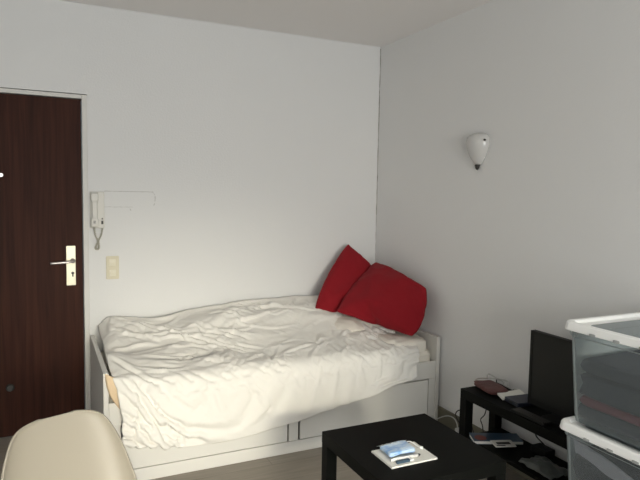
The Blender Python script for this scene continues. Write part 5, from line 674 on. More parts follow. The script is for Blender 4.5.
-17,-17,-16,-22,-15,-14,-6,-7,-24,12,0,-10,-4,-1,-3,-3,-4,-5,-16,-15,1124,-16,-15,-16,-16,-17,-17,-16,-15,-17,-17,-18,-16,-16,-19,-20,-19,-21,-19,-20,-19,-17,-16,-16,-15,-14,-15,-15,-18,-17,-17,-17,-16,-14,-17,-17,-17,-15,-17,-17,
-19,-17,-18,-19,-17,-13,-13,-11,-17,-16,-17,-16,-16,-17,-17,-16,-17,-18,-17,-17,-25,-15,-13,-2,-7,-18,5,-3,-13,-6,-2,-3,-2,-4,-2,-17,-14,1125,-16,-15,-16,-15,-16,-16,-17,-17,-16,-16,-17,-16,-17,-19,-20,-18,-21,-18,-19,-18,-18,-16,
-16,-16,-16,-17,-16,-16,-17,-17,-17,-19,-15,-8,-16,-19,-18,-18,-18,-17,-17,-17,-17,-11,-12,-14,-17,-17,-17,-16,-16,-17,-16,-17,-17,-16,-17,-18,-18,-20,-18,-16,-2,-9,-17,0,0,-15,-3,1,0,-3,-6,-7,-16,-14,1125,-16,-15,-15,-15,-17,
-17,-18,-17,-17,-16,-17,-16,-18,-18,-20,-18,-19,-19,-18,-17,-18,-18,-16,-17,-17,-18,-16,-17,-18,-16,-16,-16,-19,-16,-3,-19,-21,-18,-7,-16,-16,-17,-18,-18,-18,-6,-14,-17,-18,-15,-17,-17,-17,-16,-17,-16,-17,-17,-18,-18,-18,-19,-5,-10,-18,
0,0,-15,-2,7,-2,-5,-7,-11,-13,-14,1124,-16,-16,-16,-18,-18,-18,-19,-18,-17,-18,-17,-17,-18,-18,-18,-19,-19,-18,-18,-18,-18,-17,-17,-17,-17,-17,-18,-17,-17,-17,-15,-3,-16,-20,-16,-8,-18,-19,-17,-4,-16,-18,-18,-19,-15,-18,-15,-8,
-13,-16,-16,-17,-17,-17,-16,-17,-16,-17,-16,-16,-25,-17,-7,-10,-19,0,0,-15,-3,10,-1,-8,-13,-13,-11,-9,1124,-16,-17,-18,-17,-19,-17,-18,-19,-16,-19,-18,-17,-18,-17,-20,-19,-17,-17,-18,-18,-19,-17,-19,-16,-15,-17,-16,-16,-17,-18,-17,
-15,-3,-16,-21,-19,-3,-16,-16,-19,-17,-17,-19,-8,-18,-12,-17,-16,-13,-13,-12,-15,-16,-17,-16,-17,-17,-17,-17,-17,-23,-16,-13,-8,-18,-1,0,-15,-4,12,-2,-13,-14,-13,-6,-10,1125,-16,-18,-18,-18,-17,-18,-17,-18,-18,-18,-17,-18,-18,-18,
-17,-19,-18,-16,-18,-18,-19,-17,-18,-18,-15,-16,-16,-17,-16,-16,-17,-18,-16,-6,-18,-20,-16,-6,-15,-15,-20,-18,-19,-20,2,-16,-11,-16,-16,-14,-15,-14,-15,-16,-16,-16,-17,-17,-17,-17,-25,-14,-16,-8,-9,-16,5,-15,-5,14,-6,-16,-13,-13,
-3,-8,587,3,1,-3,-6,-8,-7,-6,-7,-4,-2,-1,-1,-2,2,1,-1,-3,-5,-5,-2,-2,-5,-7,-7,-4,-3,-4,-7,-8,-8,-6,0,6,14,21,21,17,8,1,-5,-9,-9,-8,-6,-7,-8,-7,-4,-1,-2,-8,0,1,-21,-34,-21,-19,
-19,-20,-20,-19,-19,-8,-20,-13,-20,-14,-19,-19,-8,-19,5,-7,-19,-9,-18,495,4,2,-1,-5,-7,-6,-6,-6,-5,-2,-2,-3,-2,0,0,-2,-4,-5,-5,-1,-4,-5,-7,-7,-5,-4,-6,-8,-9,-8,-5,0,7,14,20,20,15,7,1,-4,
-9,-8,-7,-6,-7,-9,-7,-5,-2,-2,-8,0,0,-21,-31,-21,-20,-18,-19,-20,-19,-17,-19,-9,-20,-9,-21,-21,-11,-19,-11,-16,9,-11,-20,-4,501,5,-4,1,-10,-8,-5,-5,-5,-4,-3,-3,-2,-1,1,-5,-6,-3,-6,-3,-5,-5,-9,-11,
-7,-4,-3,-6,-4,-5,-5,-7,1,12,8,22,20,9,-2,1,0,-8,-14,-6,-1,-5,-7,-8,-3,-4,-6,-6,3,-6,-16,-31,-22,-17,-21,-16,-19,-19,-20,-14,-20,-11,-21,-9,-18,-20,-9,-20,-17,-7,8,-18,-16,528,6,-2,-11,-5,-5,2,
-4,-4,-5,-5,-5,-5,-6,-7,-9,-1,-4,-5,-5,-8,-5,-9,-12,-6,-4,-8,-5,-6,-5,2,1,2,4,21,17,9,4,-5,4,-5,2,-11,-15,-7,-1,-1,-5,-6,-5,-8,3,-4,-7,-21,-23,-18,-21,-17,-19,-20,-15,-19,-20,-15,-19,-9,
-20,-12,-18,-19,-16,-14,-16,5,-7,-20,545,5,1,-4,-6,-5,-16,-8,-4,-2,-3,-7,-7,-8,-6,-3,-5,-4,-4,-6,-5,-11,-9,-9,-8,-6,-8,-5,-5,-3,0,3,3,16,10,10,11,0,-4,2,-6,2,-1,-10,-15,-11,-1,2,-1,-10,
-5,2,-7,-5,-18,-32,-9,-19,-19,-19,-17,-19,-18,-16,-20,-11,-20,-11,-19,-11,-18,-19,-19,-18,-9,8,-7,537,5,-7,5,-5,-5,-8,-15,-7,-6,-7,-6,-6,-3,-5,-5,-6,-5,-4,-6,-6,-7,-11,-9,-8,-7,-7,-5,-4,-2,2,1,15,
7,9,8,4,1,-4,0,-5,-3,2,-1,-8,-12,-16,-3,7,-5,-6,2,-5,-15,-10,-28,-22,-9,-17,-18,-21,-20,-12,-19,-15,-20,-16,-21,-8,-14,-21,-16,-18,-11,-19,-8,1,549,4,-12,4,1,-5,-4,-8,-15,-7,-6,-5,-6,-6,-7,-6,
-5,-7,-3,-7,-7,-7,-9,-9,-8,-7,-6,-4,-3,0,0,12,5,9,6,5,1,0,-2,-2,-4,-4,-3,1,-1,-4,-12,-18,-3,7,-3,-1,-4,-18,-15,-7,-30,-22,-11,-18,-12,-22,-18,-13,-19,-16,-19,-16,-21,-16,-7,-20,-10,-19,-11,-18,
-12,564,4,-11,-7,8,-2,-8,-1,-8,-13,-6,-6,-6,-8,-8,-7,-7,-5,-4,-7,-7,-8,-9,-8,-7,-6,-6,-4,-1,-1,7,5,7,7,6,0,1,0,-2,-2,-4,-5,-4,-3,-1,-2,1,-12,-18,-6,7,1,-3,-10,-21,-18,-13,-21,-20,
-19,-16,-12,-19,-17,-14,-18,-21,-9,-20,-16,-20,-5,-16,-15,-18,-15,-17,568,3,2,-18,-3,7,-3,-8,-3,-6,-12,-6,-8,-7,-8,-11,-7,-5,-1,-9,-7,-8,-9,-8,-7,-5,-5,-4,-1,3,4,6,7,7,0,-3,4,0,-3,-2,-3,-6,
-5,-5,-3,-2,-1,3,-11,-17,-10,0,8,-5,-15,-18,-29,-4,-21,-20,-20,-19,-12,-18,-19,-15,-17,-17,-9,-17,-18,-19,-6,-17,-19,-8,-19,566,3,2,-4,-19,-2,8,-1,-11,-9,-1,-7,-11,-11,-7,-12,-8,-5,1,-10,-8,-6,-10,-7,-6,
-6,-4,-4,0,3,4,6,8,2,-5,1,7,-2,-4,-2,-3,-6,-6,-5,-5,-2,-3,0,3,-6,-9,-19,-6,7,-8,-21,-28,-16,-5,-21,-21,-18,-20,-18,-16,-20,-11,-20,-8,-18,-9,-16,-17,-12,-13,-19,-5,556,2,-7,5,-3,-19,-1,11,
-12,-6,0,-6,-11,-15,-9,-4,-13,-9,3,-5,-13,-8,-5,-9,-6,-6,-6,-3,0,3,5,8,5,-6,-1,4,7,-4,-4,-1,-2,-7,-6,-1,-8,-6,-3,-3,-2,1,-4,-4,-19,-11,5,-21,-19,-20,-19,-10,-16,-21,-21,-16,-19,-12,-19,-15,
-20,-8,-19,-13,-15,-19,-10,-10,-17,566,2,-8,-4,8,-5,-19,13,1,-15,-5,1,-13,-15,-13,-7,0,-16,-6,3,-6,-13,-7,-7,-8,-5,-7,-3,0,3,9,7,-3,-4,1,7,2,-5,-3,0,-1,-7,-4,-1,-9,-7,-5,-3,-4,-3,-4,
3,-4,-21,-3,-13,-24,-20,-20,-20,-13,-10,-21,-21,-10,-20,-10,-16,-21,-19,-11,-21,-15,-5,-19,-8,-17,564,2,-6,-8,0,12,-14,-10,15,-3,-14,-8,-4,-12,-11,-20,5,-5,-16,-6,2,-8,-12,-7,-8,-7,-5,-3,0,6,10,-1,-5,0,
2,6,-1,-3,-4,2,0,-7,-3,-1,-8,-8,-7,-5,-3,-2,-5,-4,5,-14,-20,-4,-25,-21,-20,-18,-22,-14,-9,-18,-19,-10,-21,-16,-6,-17,-19,-21,-18,-10,-2,-21,-7,555,3,-8,-6,-3,11,4,-17,-4,14,-5,-18,-10,-9,-11,-19,-7,
8,-5,-15,-4,-5,-7,-11,-8,-7,-4,-3,2,8,2,-5,0,3,0,2,2,-5,-2,1,1,-5,-3,-4,-5,-7,-9,-6,-3,0,-5,-7,5,-9,-19,-10,-26,-19,-21,-17,-20,-21,-16,-10,-17,-17,-10,-18,-16,-10,-15,-20,-17,-19,-4,-9,-16,
559,3,-10,-5,-5,3,12,2,-18,-2,13,-9,-20,-12,-10,-9,-15,-3,7,-7,-10,-7,-8,-9,-10,-6,-5,-1,4,5,-4,-2,3,4,-2,0,-1,-3,-1,1,2,-2,-5,-4,-6,-7,-8,-7,-3,1,-3,-9,-3,1,-20,-19,-26,-12,-21,-18,
-20,-21,-19,-16,-9,-20,-16,-9,-18,-17,-14,-12,-16,-17,-18,-11,-1,556,3,-11,-4,5,-8,1,12,1,-17,-3,11,-9,-22,-14,-9,-3,-12,-2,2,-8,-9,-9,-10,-8,-8,-4,-1,4,0,-3,2,6,-2,-2,-1,-2,-3,0,2,0,1,-2,
-7,-6,-8,-6,-8,-3,1,-2,-8,0,-12,-8,-21,-29,-13,-20,-19,-19,-21,-20,-18,-16,-7,-21,-14,-7,-21,-19,-17,-15,-9,-17,-20,-7,570,2,-11,-2,9,-2,-10,0,12,-1,-18,-4,12,-18,-15,-10,-4,-5,-10,-4,-2,-9,-10,-11,-10,-7,
-4,1,1,-2,0,7,3,-6,-3,-2,-3,-1,0,2,2,-1,1,-4,-9,-9,-7,-7,-2,0,-1,-5,-3,-17,-5,-17,-30,-20,-16,-19,-19,-20,-20,-17,-21,-8,-15,-12,-11,-21,-19,-10,-19,-17,-13,-14,-19,576,2,-12,1,10,0,-2,-14,0,
12,-3,-16,-5,9,-14,-16,-5,-7,-5,-4,-10,-5,-11,-13,-9,-7,-4,1,-1,-2,4,8,-3,-5,-4,-4,-3,-2,1,4,3,-1,-3,0,-5,-12,-9,-6,-1,-1,-2,-4,-2,-16,-16,-7,-29,-21,-20,-18,-18,-20,-19,-20,-15,-21,-9,-19,-4,
-17,-20,-18,-8,-18,-17,-10,-14,569,1,-12,3,11,-5,2,-2,-16,1,11,-3,-14,-8,7,-16,-9,-6,-3,-5,-8,-7,-13,-14,-9,-7,-3,-1,-2,1,8,1,-4,-6,-5,-3,-4,-3,1,5,4,2,-5,-4,-1,-9,-11,-6,-1,-1,-2,-3,
-3,-13,-18,-9,-28,-21,-20,-19,-19,-19,-19,-21,-16,-17,-14,-16,-16,-5,-19,-21,-14,-9,-15,-20,-9,571,1,-12,5,11,-6,-3,4,-8,-12,3,9,-3,-16,-6,5,-16,-6,-1,-5,-7,-11,-13,-14,-10,-6,-4,-2,-1,5,5,-1,-6,-7,-5,
-4,-4,-2,0,4,6,2,-1,-7,-2,-8,-10,-6,-1,0,-2,-2,-3,-14,-13,-19,-27,-17,-20,-21,-20,-18,-19,-20,-20,-13,-21,-10,-20,-11,-8,-20,-18,-14,-14,-9,-18,576,0,-12,7,12,-7,-5,4,-6,-8,-6,3,9,-3,-16,-8,4,-11,
-5,-1,-9,-11,-15,-13,-10,-7,-4,-2,1,6,2,-3,-9,-7,-5,-4,-5,-2,2,1,5,5,0,-8,-3,-6,-10,-4,-1,1,-4,-5,-1,-11,-18,-16,-30,-15,-19,-21,-20,-20,-18,-19,-20,-15,-17,-14,-18,-19,-4,-17,-18,-18,-4,-17,-12,573,
-1,-10,9,11,-6,-8,2,-6,-6,-4,-2,2,7,0,-18,-7,5,-10,-2,-9,-11,-15,-13,-11,-7,-5,-1,3,5,-1,-8,-8,-5,-6,-6,-6,0,1,4,2,2,4,-5,-6,-6,-7,-4,-2,1,0,-9,-7,-4,-14,-22,-27,-20,-16,-20,-20,
-21,-19,-18,-20,-20,-14,-19,-11,-19,-18,-3,-19,-17,-15,-12,-14,581,-1,-9,11,9,-4,-10,0,-7,-4,-2,-1,0,0,7,-4,-19,-2,4,-3,-14,-11,-14,-14,-12,-7,-4,0,4,2,-7,-7,-7,-6,-5,-9,-6,-2,6,6,3,-2,1,-1,
-6,-6,-6,-3,-1,1,0,-4,-12,-12,-8,-19,-32,-20,-17,-17,-20,-20,-20,-19,-18,-20,-19,-13,-20,-14,-18,-12,-10,-14,-18,-18,-5,580,0,-9,12,9,-3,-12,-1,-8,-3,1,-3,4,-3,5,3,-19,-9,-1,6,-9,-14,-15,-15,-11,-8,-4,
2,4,-6,-7,-6,-6,-5,-9,-10,-4,-5,2,11,1,6,-2,-2,-5,-5,-4,-4,-1,-2,0,0,-8,-17,-15,-11,-37,-15,-17,-19,-19,-20,-20,-20,-18,-20,-20,-17,-12,-20,-14,-19,-7,-15,-15,-17,-14,589,1,-8,8,14,-3,-13,-4,-6,-2,
2,-5,5,1,-6,8,-4,-16,-8,-4,5,-11,-18,-16,-12,-9,-1,4,-2,-6,-9,-6,-5,-7,-13,-7,-6,7,2,-5,14,2,-2,-3,-3,-5,-4,-3,-1,0,-4,-5,-2,-11,-19,-14,-40,-11,-19,-18,-19,-20,-19,-20,-19,-19,-20,-19,-12,-20,
-17,-16,-16,-4,-18,-15,-17,593,2,-6,7,12,-1,-14,-6,-4,-1,2,-6,1,8,-3,-10,7,-2,-5,-17,-7,-1,-18,-15,-14,-7,1,0,-3,-8,-7,-6,-5,-11,-14,-9,2,10,-12,10,8,0,-2,0,-3,-5,-4,-3,-2,-1,2,-9,-10,
-2,-14,-22,-38,-12,-19,-18,-19,-19,-20,-19,-20,-18,-20,-20,-12,-19,-19,-14,-19,-3,-17,-16,-17,596,2,-5,9,11,-3,-14,-7,-3,0,1,-6,4,-2,3,-3,-12,-3,8,-2,-19,-7,-12,-15,-18,0,-3,-1,-6,-7,-6,-6,-6,-13,-14,-8,
11,-8,-7,16,0,2,6,-1,-3,-5,-5,-3,-2,-2,1,-3,-15,-6,-9,-21,-38,-12,-20,-19,-18,-20,-19,-19,-20,-19,-19,-20,-14,-17,-20,-13,-20,-6,-15,-17,-16,600,2,-3,9,10,-6,-13,-7,-2,-1,1,-4,2,-5,-3,6,-3,-12,-2,
7,-5,-23,-8,-15,-19,2,0,-6,-6,-6,-8,-6,-6,-15,-12,-7,7,-13,0,15,6,7,-3,0,-2,-6,-6,-4,1,-1,-1,-4,-8,-18,-6,-16,-33,-20,-19,-20,-19,-19,-19,-20,-19,-19,-19,-20,-17,-14,-20,-12,-20,-10,-15,-17,-16,605,2,
-1,12,6,-9,-12,-7,-1,-1,0,-1,-1,0,-9,-3,8,-3,-11,0,3,-14,-24,-16,-14,-5,7,-2,-7,-10,-5,-9,-5,-15,-12,4,-14,1,-5,7,9,15,0,-4,-1,-5,-8,-6,-1,2,-3,-4,-7,-13,-18,-8,-33,-17,-21,-19,-20,-20,
-19,-19,-20,-19,-19,-19,-18,-14,-19,-15,-17,-13,-14,-18,-16,609,3,1,13,2,-11,-11,-5,-2,-1,0,-1,0,-2,-2,-9,0,6,-5,-5,2,-25,-2,-14,-21,-14,0,7,-9,-8,-9,-1,-13,-10,-10,1,-16,-1,8,4,3,15,-3,0,3,
-8,-7,-9,-3,1,-2,-6,-7,-9,-20,-16,-10,-30,-20,-21,-20,-19,-20,-20,-19,-19,-19,-19,-19,-14,-18,-19,-14,-18,-11,-18,-17,615,3,5,11,-2,-13,-9,-4,-2,0,-1,0,0,0,-5,-4,-3,-1,6,-6,-4,-19,-23,-1,-9,-19,-8,8,
-4,-14,-8,2,-7,-15,-9,-3,-16,6,-1,1,15,8,5,4,-12,-8,-2,-5,-7,0,-4,-7,-6,-10,-13,-20,-10,-30,-21,-20,-20,-20,-20,-19,-19,-19,-19,-19,-20,-16,-15,-20,-17,-16,-15,-13,-19,621,3,9,8,-9,-10,-8,-4,-2,0,2,
-2,1,0,-1,-8,0,0,4,-10,-6,-21,-11,-21,6,-10,-18,-6,5,-5,-15,-6,4,-7,-10,-17,-10,0,2,5,10,4,7,11,-5,-15,-1,-10,-5,-3,-1,-6,-12,-6,-13,-18,-16,-29,-17,-21,-20,-20,-20,-19,-19,-19,-19,-19,-20,-18,-14,
-20,-18,-16,-17,-13,-16,627,3,10,2,-9,-12,-6,-4,-1,0,4,2,-3,-2,-1,1,-3,-1,4,-15,-8,-20,-8,-23,-6,3,-7,-18,-6,6,-5,-15,-7,3,-9,-17,-9,-3,3,7,5,11,11,-6,5,-7,-18,-5,-4,-2,-3,-4,-10,-15,
-5,-17,-19,-29,-17,-20,-20,-20,-19,-19,-20,-19,-19,-19,-19,-20,-15,-18,-19,-16,-18,-16,-15,636,4,9,-3,-10,-9,-8,-2,0,-2,4,3,1,-3,-3,-1,5,-2,-1,-18,-7,-21,-6,-15,-19,-6,5,-6,-17,-5,7,-6,-15,-8,-2,-12,-13,
1,3,5,12,13,-5,3,1,-12,-12,-9,-3,-2,2,-5,-15,-6,-13,-15,-19,-26,-20,-20,-19,-20,-20,-19,-19,-19,-20,-19,-20,-19,-17,-18,-18,-16,-19,-16,-16,645,4,7,-10,-6,-11,-4,-3,-2,4,-1,4,2,-1,0,-7,-2,7,-2,-21,
-9,-20,-8,-6,-12,-19,-8,7,-6,-14,-3,6,-12,-15,-6,-12,-6,1,5,12,10,-1,4,-1,-3,-8,-10,-14,2,-1,-6,-2,-7,-15,-19,-7,-19,-28,-17,-20,-20,-20,-20,-19,-19,-19,-20,-19,-20,-19,-18,-17,-20,-16,-17,-18,-16,652,5,2,
-7,-14,-4,-6,-3,0,-1,5,1,2,1,0,0,-9,-4,6,-21,-7,-16,-20,-1,-7,-9,-20,-7,6,-4,-8,2,-16,-7,-13,-7,3,-4,11,8,1,1,-6,-2,-3,-2,-15,-5,3,-6,-4,0,-16,-4,-21,-16,-7,-29,-20,-20,-20,-20,-19,
-20,-19,-19,-20,-19,-20,-19,-18,-17,-20,-18,-17,-18,-16,659,5,-3,-11,-4,-11,-3,-4,0,1,2,2,2,2,-2,1,-1,-13,-9,2,-27,-16,-2,-18,-6,4,-11,-19,-7,-3,10,-5,-16,-11,-9,5,-7,8,2,-1,3,-4,4,0,-4,-13,
-4,-7,-3,4,-6,-7,-16,1,-17,-21,-8,-28,-21,-19,-20,-20,-19,-20,-19,-19,-19,-19,-20,-20,-18,-18,-19,-18,-18,-18,-17,665,4,-8,-7,-9,-3,-8,-3,-1,1,2,3,2,1,1,-3,-1,-4,-11,-21,-1,-27,-14,1,-13,3,-4,-8,-17,
-10,0,9,-7,-21,2,-10,4,-1,0,-3,1,4,6,-8,-6,2,-4,-6,-9,3,-3,-16,0,-18,-9,-16,-17,-27,-19,-19,-20,-20,-19,-20,-19,-19,-19,-19,-19,-20,-19,-18,-20,-18,-18,-18,-18,668,3,-9,-6,-8,-6,-3,-7,0,1,2,3,
2,3,0,-2,-3,-4,-18,-7,-20,-6,-24,6,-17,-8,-6,6,-4,-8,-17,-6,11,-19,0,-12,-3,6,-3,1,4,7,-6,-2,2,-7,-11,0,-2,-7,-8,4,-19,-5,-20,-12,-16,-28,-20,-17,-20,-19,-20,-19,-19,-19,-19,-19,-19,-20,-19,-18,
-20,-19,-18,-18,-18,669,4,-9,-10,-4,-6,-7,0,-4,1,1,5,5,-1,2,-3,0,-13,-7,-16,-18,-5,-23,4,-8,-16,-10,-2,5,-2,-4,-20,-6,9,-15,1,-14,3,3,5,4,3,-2,-3,-8,-13,-4,-1,-7,-7,-1,5,-8,-14,-21,
-16,-13,-30,-15,-20,-19,-19,-19,-20,-19,-19,-19,-19,-19,-20,-19,-19,-20,-19,-18,-17,-18,670,3,-9,-7,-9,-3,-7,-3,0,-2,3,3,7,3,-4,2,-5,-12,-5,-18,-19,-5,-22,-3,-1,-9,-16,-6,-4,-4,7,-5,-22,-2,10,-18,6,4,
0,1,1,-1,-4,-7,-12,-1,-5,-11,-1,1,1,-11,1,-14,-18,-14,-20,-29,-12,-20,-20,-19,-19,-19,-19,-19,-19,-19,-19,-20,-20,-19,-20,-19,-17,-18,-18,672,3,-8,-9,-6,-8,-3,-4,-3,0,4,5,6,0,2,-2,-8,-10,-4,-22,-17,
-2,-23,-11,4,-6,-13,-3,-3,-14,-5,8,-10,-24,14,-16,-1,13,2,0,-4,-7,-5,-4,1,-10,-8,3,0,-2,-9,2,-10,-8,-18,-17,-12,-32,-15,-20,-19,-19,-19,-19,-19,-19,-19,-19,-19,-20,-21,-19,-19,-19,-18,-17,-18,673,4,-9,-9,
-7,-6,-5,-1,-5,0,5,6,4,2,0,-4,-8,-3,-11,-23,-18,0,-13,-19,-8,5,-7,-9,-1,-8,-16,-3,9,-24,-10,15,-15,-1,10,-7,-3,1,1,-2,-9,-7,2,-2,-2,-9,-1,2,-9,-9,-17,-17,-8,-35,-20,-17,-19,-19,-19,-19,
-18,-19,-19,-20,-19,-20,-20,-19,-19,-20,-17,-18,-18,676,3,-9,-8,-8,-6,-5,-4,2,-4,4,8,3,3,-3,-4,-4,-4,-13,-24,-19,-11,2,-9,-19,-8,5,-4,-9,-11,-3,-13,8,-9,-23,16,-2,-15,-3,8,0,-1,-3,-5,-4,-4,-9,
-4,-3,6,1,-7,-3,-13,-15,-16,-12,-34,-16,-20,-20,-18,-19,-19,-18,-19,-19,-20,-20,-20,-19,-18,-19,-19,-18,-18,-18,677,2,-8,-8,-8,-6,-5,-2,-2,5,-2,4,8,0,-3,-2,-2,-6,-16,-24,-19,-5,-14,3,-9,-18,-8,4,-11,-2,
-9,-13,-3,9,-24,-3,11,-2,-13,-3,7,-5,-3,-3,-6,-7,-4,-2,0,3,5,-3,-12,-8,-14,-11,-19,-19,-29,-22,-18,-19,-19,-19,-19,-19,-20,-20,-19,-19,-19,-19,-19,-18,-18,-18,-18,679,1,-8,-9,-7,-6,-1,-7,2,2,4,-1,8,
0,-2,1,-4,-7,-19,-23,-19,0,-21,-9,6,-9,-18,-8,2,-9,-9,-1,-13,8,-8,-18,-2,13,-3,-14,-3,6,-5,-5,-5,-5,-4,-2,2,0,1,3,-13,-7,-9,-15,-19,-18,-34,-17,-21,-18,-19,-19,-19,-19,-19,-20,-20,-19,-18,-20,-17,
-19,-18,-18,-18,680,1,-9,-8,-6,-5,-5,0,-3,4,4,-1,6,-2,5,-2,-3,-11,-20,-22,-18,0,-10,-19,-10,5,-8,-17,-7,-4,-2,-7,-2,-17,10,-6,-16,-4,10,-2,-12,5,-1,-9,-5,-4,-3,-1,-1,5,0,-3,-6,-14,-5,-15,
-20,-17,-34,-21,-16,-19,-19,-19,-19,-19,-20,-19,-20,-18,-20,-18,-18,-18,-19,-18,-17,679,2,-8,-8,-7,-5,-3,-2,0,6,5,-6,1,8,-1,3,-9,-14,-21,-15,-21,-7,1,-13,-20,-9,6,-8,-14,-3,-6,-1,-17,-11,9,0,-9,-16,-1,
9,-2,-9,5,-2,-10,-3,-3,-2,2,-3,3,-4,-2,-9,-19,-7,-16,-21,-33,-20,-18,-17,-19,-19,-20,-20,-19,-20,-19,-19,-19,-18,-18,-18,-19,-18,-18,680,1,-7,-7,-7,-5,-4,-2,0,2,10,4,-7,4,4,1,-17,-14,-11,-21,-18,2,
-19,-3,-10,-19,-7,4,-7,-9,-2,-15,-5,-16,-4,10,-12,2,-12,0,4,-3,-5,4,-6,-9,-1,-1,0,2,2,-1,-9,-6,-20,-15,-7,-20,-31,-19,-20,-17,-18,-20,-20,-19,-21,-19,-20,-19,-19,-17,-19,-18,-19,-18,-18,678,2,-8,-7,-6,
-5,-2,-1,-3,3,3,12,4,-11,-2,9,-8,-20,-13,-22,-11,-5,-22,-10,0,-9,-17,-5,1,-5,-11,-13,0,-9,-17,-1,12,-8,-9,-4,0,4,-2,-8,-5,0,-4,-1,2,2,-4,1,3,-21,-5,-20,-12,-18,-31,-16,-19,-19,-18,-19,-20,
-20,-20,-20,-20,-19,-18,-19,-18,-18,-19,-18,-18,676,1,-8,-7,-6,-4,-2,0,2,-1,1,5,13,1,-14,-5,7,-21,-15,-18,-6,-18,-20,-9,-8,1,-8,-15,-8,0,-11,-12,-1,-4,-17,-6,11,-3,-10,-3,-1,-1,-3,-3,-3,-3,-1,0,
0,2,4,-7,1,-19,-2,-16,-20,-16,-29,-15,-19,-19,-18,-20,-20,-20,-20,-20,-20,-19,-18,-18,-19,-19,-18,-18,-18,673,1,-7,-7,-6,-3,-2,0,2,1,8,-4,3,12,-2,-16,4,-15,-22,-9,-15,-22,-14,-9,-9,-6,1,-8,-16,-10,-7,
-11,-6,4,-6,-15,-2,6,-5,-5,-2,-1,-1,-1,-5,0,4,2,-1,0,-1,-3,-13,0,-19,-11,-15,-20,-25,-19,-18,-19,-19,-20,-19,-20,-20,-20,-19,-19,-19,-19,-19,-18,-19,-18,-18,672,1,-5,-8,-6,-3,-1,0,2,5,5,3,-8,1,
10,-3,-8,-22,-9,-16,-22,-16,-12,-9,-8,-7,-4,-2,-10,-17,-12,-8,-7,-4,4,-4,-13,-3,2,-3,-2,0,0,-1,0,-2,-3,-4,1,-6,1,0,3,-16,-5,-22,-11,-16,-27,-18,-20,-19,-19,-19,-20,-20,-19,-20,-19,-19,-19,-19,-19,-18,
-19,-18,-19,671,2,-5,-8,-6,-2,-1,0,4,4,-2,7,2,-5,-7,9,-6,-13,-26,-16,-14,-18,-10,-9,-7,-7,-5,-3,-9,-12,-16,-10,-6,-5,-2,2,-6,-10,-2,0,0,-3,-5,-4,-4,-2,-2,-1,0,5,10,1,-12,-1,-14,-21,-18,
-8,-27,-20,-20,-19,-19,-19,-20,-19,-19,-20,-19,-19,-19,-19,-19,-19,-19,-18,-18,671,1,-6,-6,-6,-2,-1,1,3,-1,0,2,8,-11,4,-9,-8,-6,-9,-20,-21,-14,-10,-9,-8,-6,-5,-5,-9,-12,-13,-12,-6,-5,-1,-4,-2,-5,-6,3,
-6,-3,-3,-5,-4,-3,0,3,5,2,-5,8,-3,-16,-16,-5,-20,-12,-27,-20,-18,-20,-19,-19,-19,-19,-19,-19,-20,-19,-19,-18,-20,-19,-19,-19,-18,673,1,-7,-8,-4,-3,0,1,1,-2,-2,8,2,-8,4,-10,-3,-16,-12,-12,-20,-13,-10,
-8,-7,-7,-6,-6,-8,-13,-13,-11,-6,-3,-5,-3,-4,-4,2,-7,0,-1,-4,-6,-6,0,6,1,-2,-6,-3,1,6,-12,-19,1,-16,-21,-13,-30,-20,-19,-19,-19,-19,-19,-19,-19,-19,-19,-19,-19,-20,-19,-20,-20,-17,675,0,-9,-8,-3,-1,
-1,1,-1,-4,1,8,-8,5,-8,-2,-7,-10,-16,-13,-16,-12,-10,-8,-8,-6,-6,-8,-8,-12,-13,-10,-6,-5,-2,-6,-4,2,-7,3,-3,-7,-5,-5,0,5,-4,-4,-4,2,5,-8,-1,2,-23,-1,-16,-19,-17,-28,-18,-20,-19,-19,-19,-19,
-18,-19,-19,-19,-19,-20,-19,-19,-20,-20,-18,676,-1,-11,-9,1,-1,-1,-1,-2,-5,5,2,-9,5,-2,-9,-5,-10,-13,-14,-13,-12,-9,-8,-8,-6,-7,-8,-9,-11,-12,-10,-7,-4,-4,-4,0,-6,3,-5,-5,-1,-7,2,-1,-7,-4,-2,2,
3,1,0,-5,-13,-4,-18,-7,-16,-21,-26,-20,-19,-19,-19,-19,-19,-18,-19,-19,-19,-18,-20,-20,-19,-20,-19,-19,677,-3,-4,-15,-5,5,0,-3,-4,-4,5,-2,-8,0,2,-8,-5,-11,-11,-13,-12,-10,-9,-8,-7,-7,-7,-9,-10,-9,-11,-9,
-7,-6,-3,-2,-6,4,-1,-2,-5,-9,2,-4,-7,-5,-2,3,3,0,-2,-6,-6,-1,-9,-18,-12,-12,-20,-27,-19,-19,-18,-19,-19,-19,-19,-18,-19,-19,-19,-19,-19,-20,-19,-20,-18,675,-2,-4,-7,-14,-3,7,0,-7,-4,3,-6,-4,1,-4,
-3,-8,-10,-11,-11,-11,-9,-8,-7,-7,-8,-8,-8,-10,-10,-9,-8,-7,-6,-4,-3,0,-4,-1,1,-7,0,-6,-7,-4,-4,3,-1,-1,-4,-2,1,-1,-12,-7,-12,-11,-17,-20,-26,-17,-20,-18,-19,-20,-19,-19,-18,-19,-18,-19,-19,-19,-20,-19,
-20,-18,675,-3,-11,1,-6,-13,-2,8,-1,-10,-2,-4,-1,-2,-3,-5,-7,-9,-10,-10,-10,-9,-7,-7,-7,-8,-9,-9,-9,-8,-9,-8,-6,-6,-5,-2,-2,-1,0,-2,-2,-8,-6,-5,-4,2,-4,-3,-1,-2,-2,-3,1,-5,-12,-10,-13,-13,
-21,-25,-20,-19,-19,-18,-20,-19,-19,-19,-19,-18,-18,-19,-19,-20,-20,-19,-19,676,-3,-12,-8,3,-4,-13,-2,8,-2,-10,-1,-3,-3,-4,-6,-7,-8,-9,-10,-8,-8,-7,-7,-8,-8,-9,-9,-8,-8,-8,-8,-7,-5,-5,-3,-2,-2,-1,-1,-4,
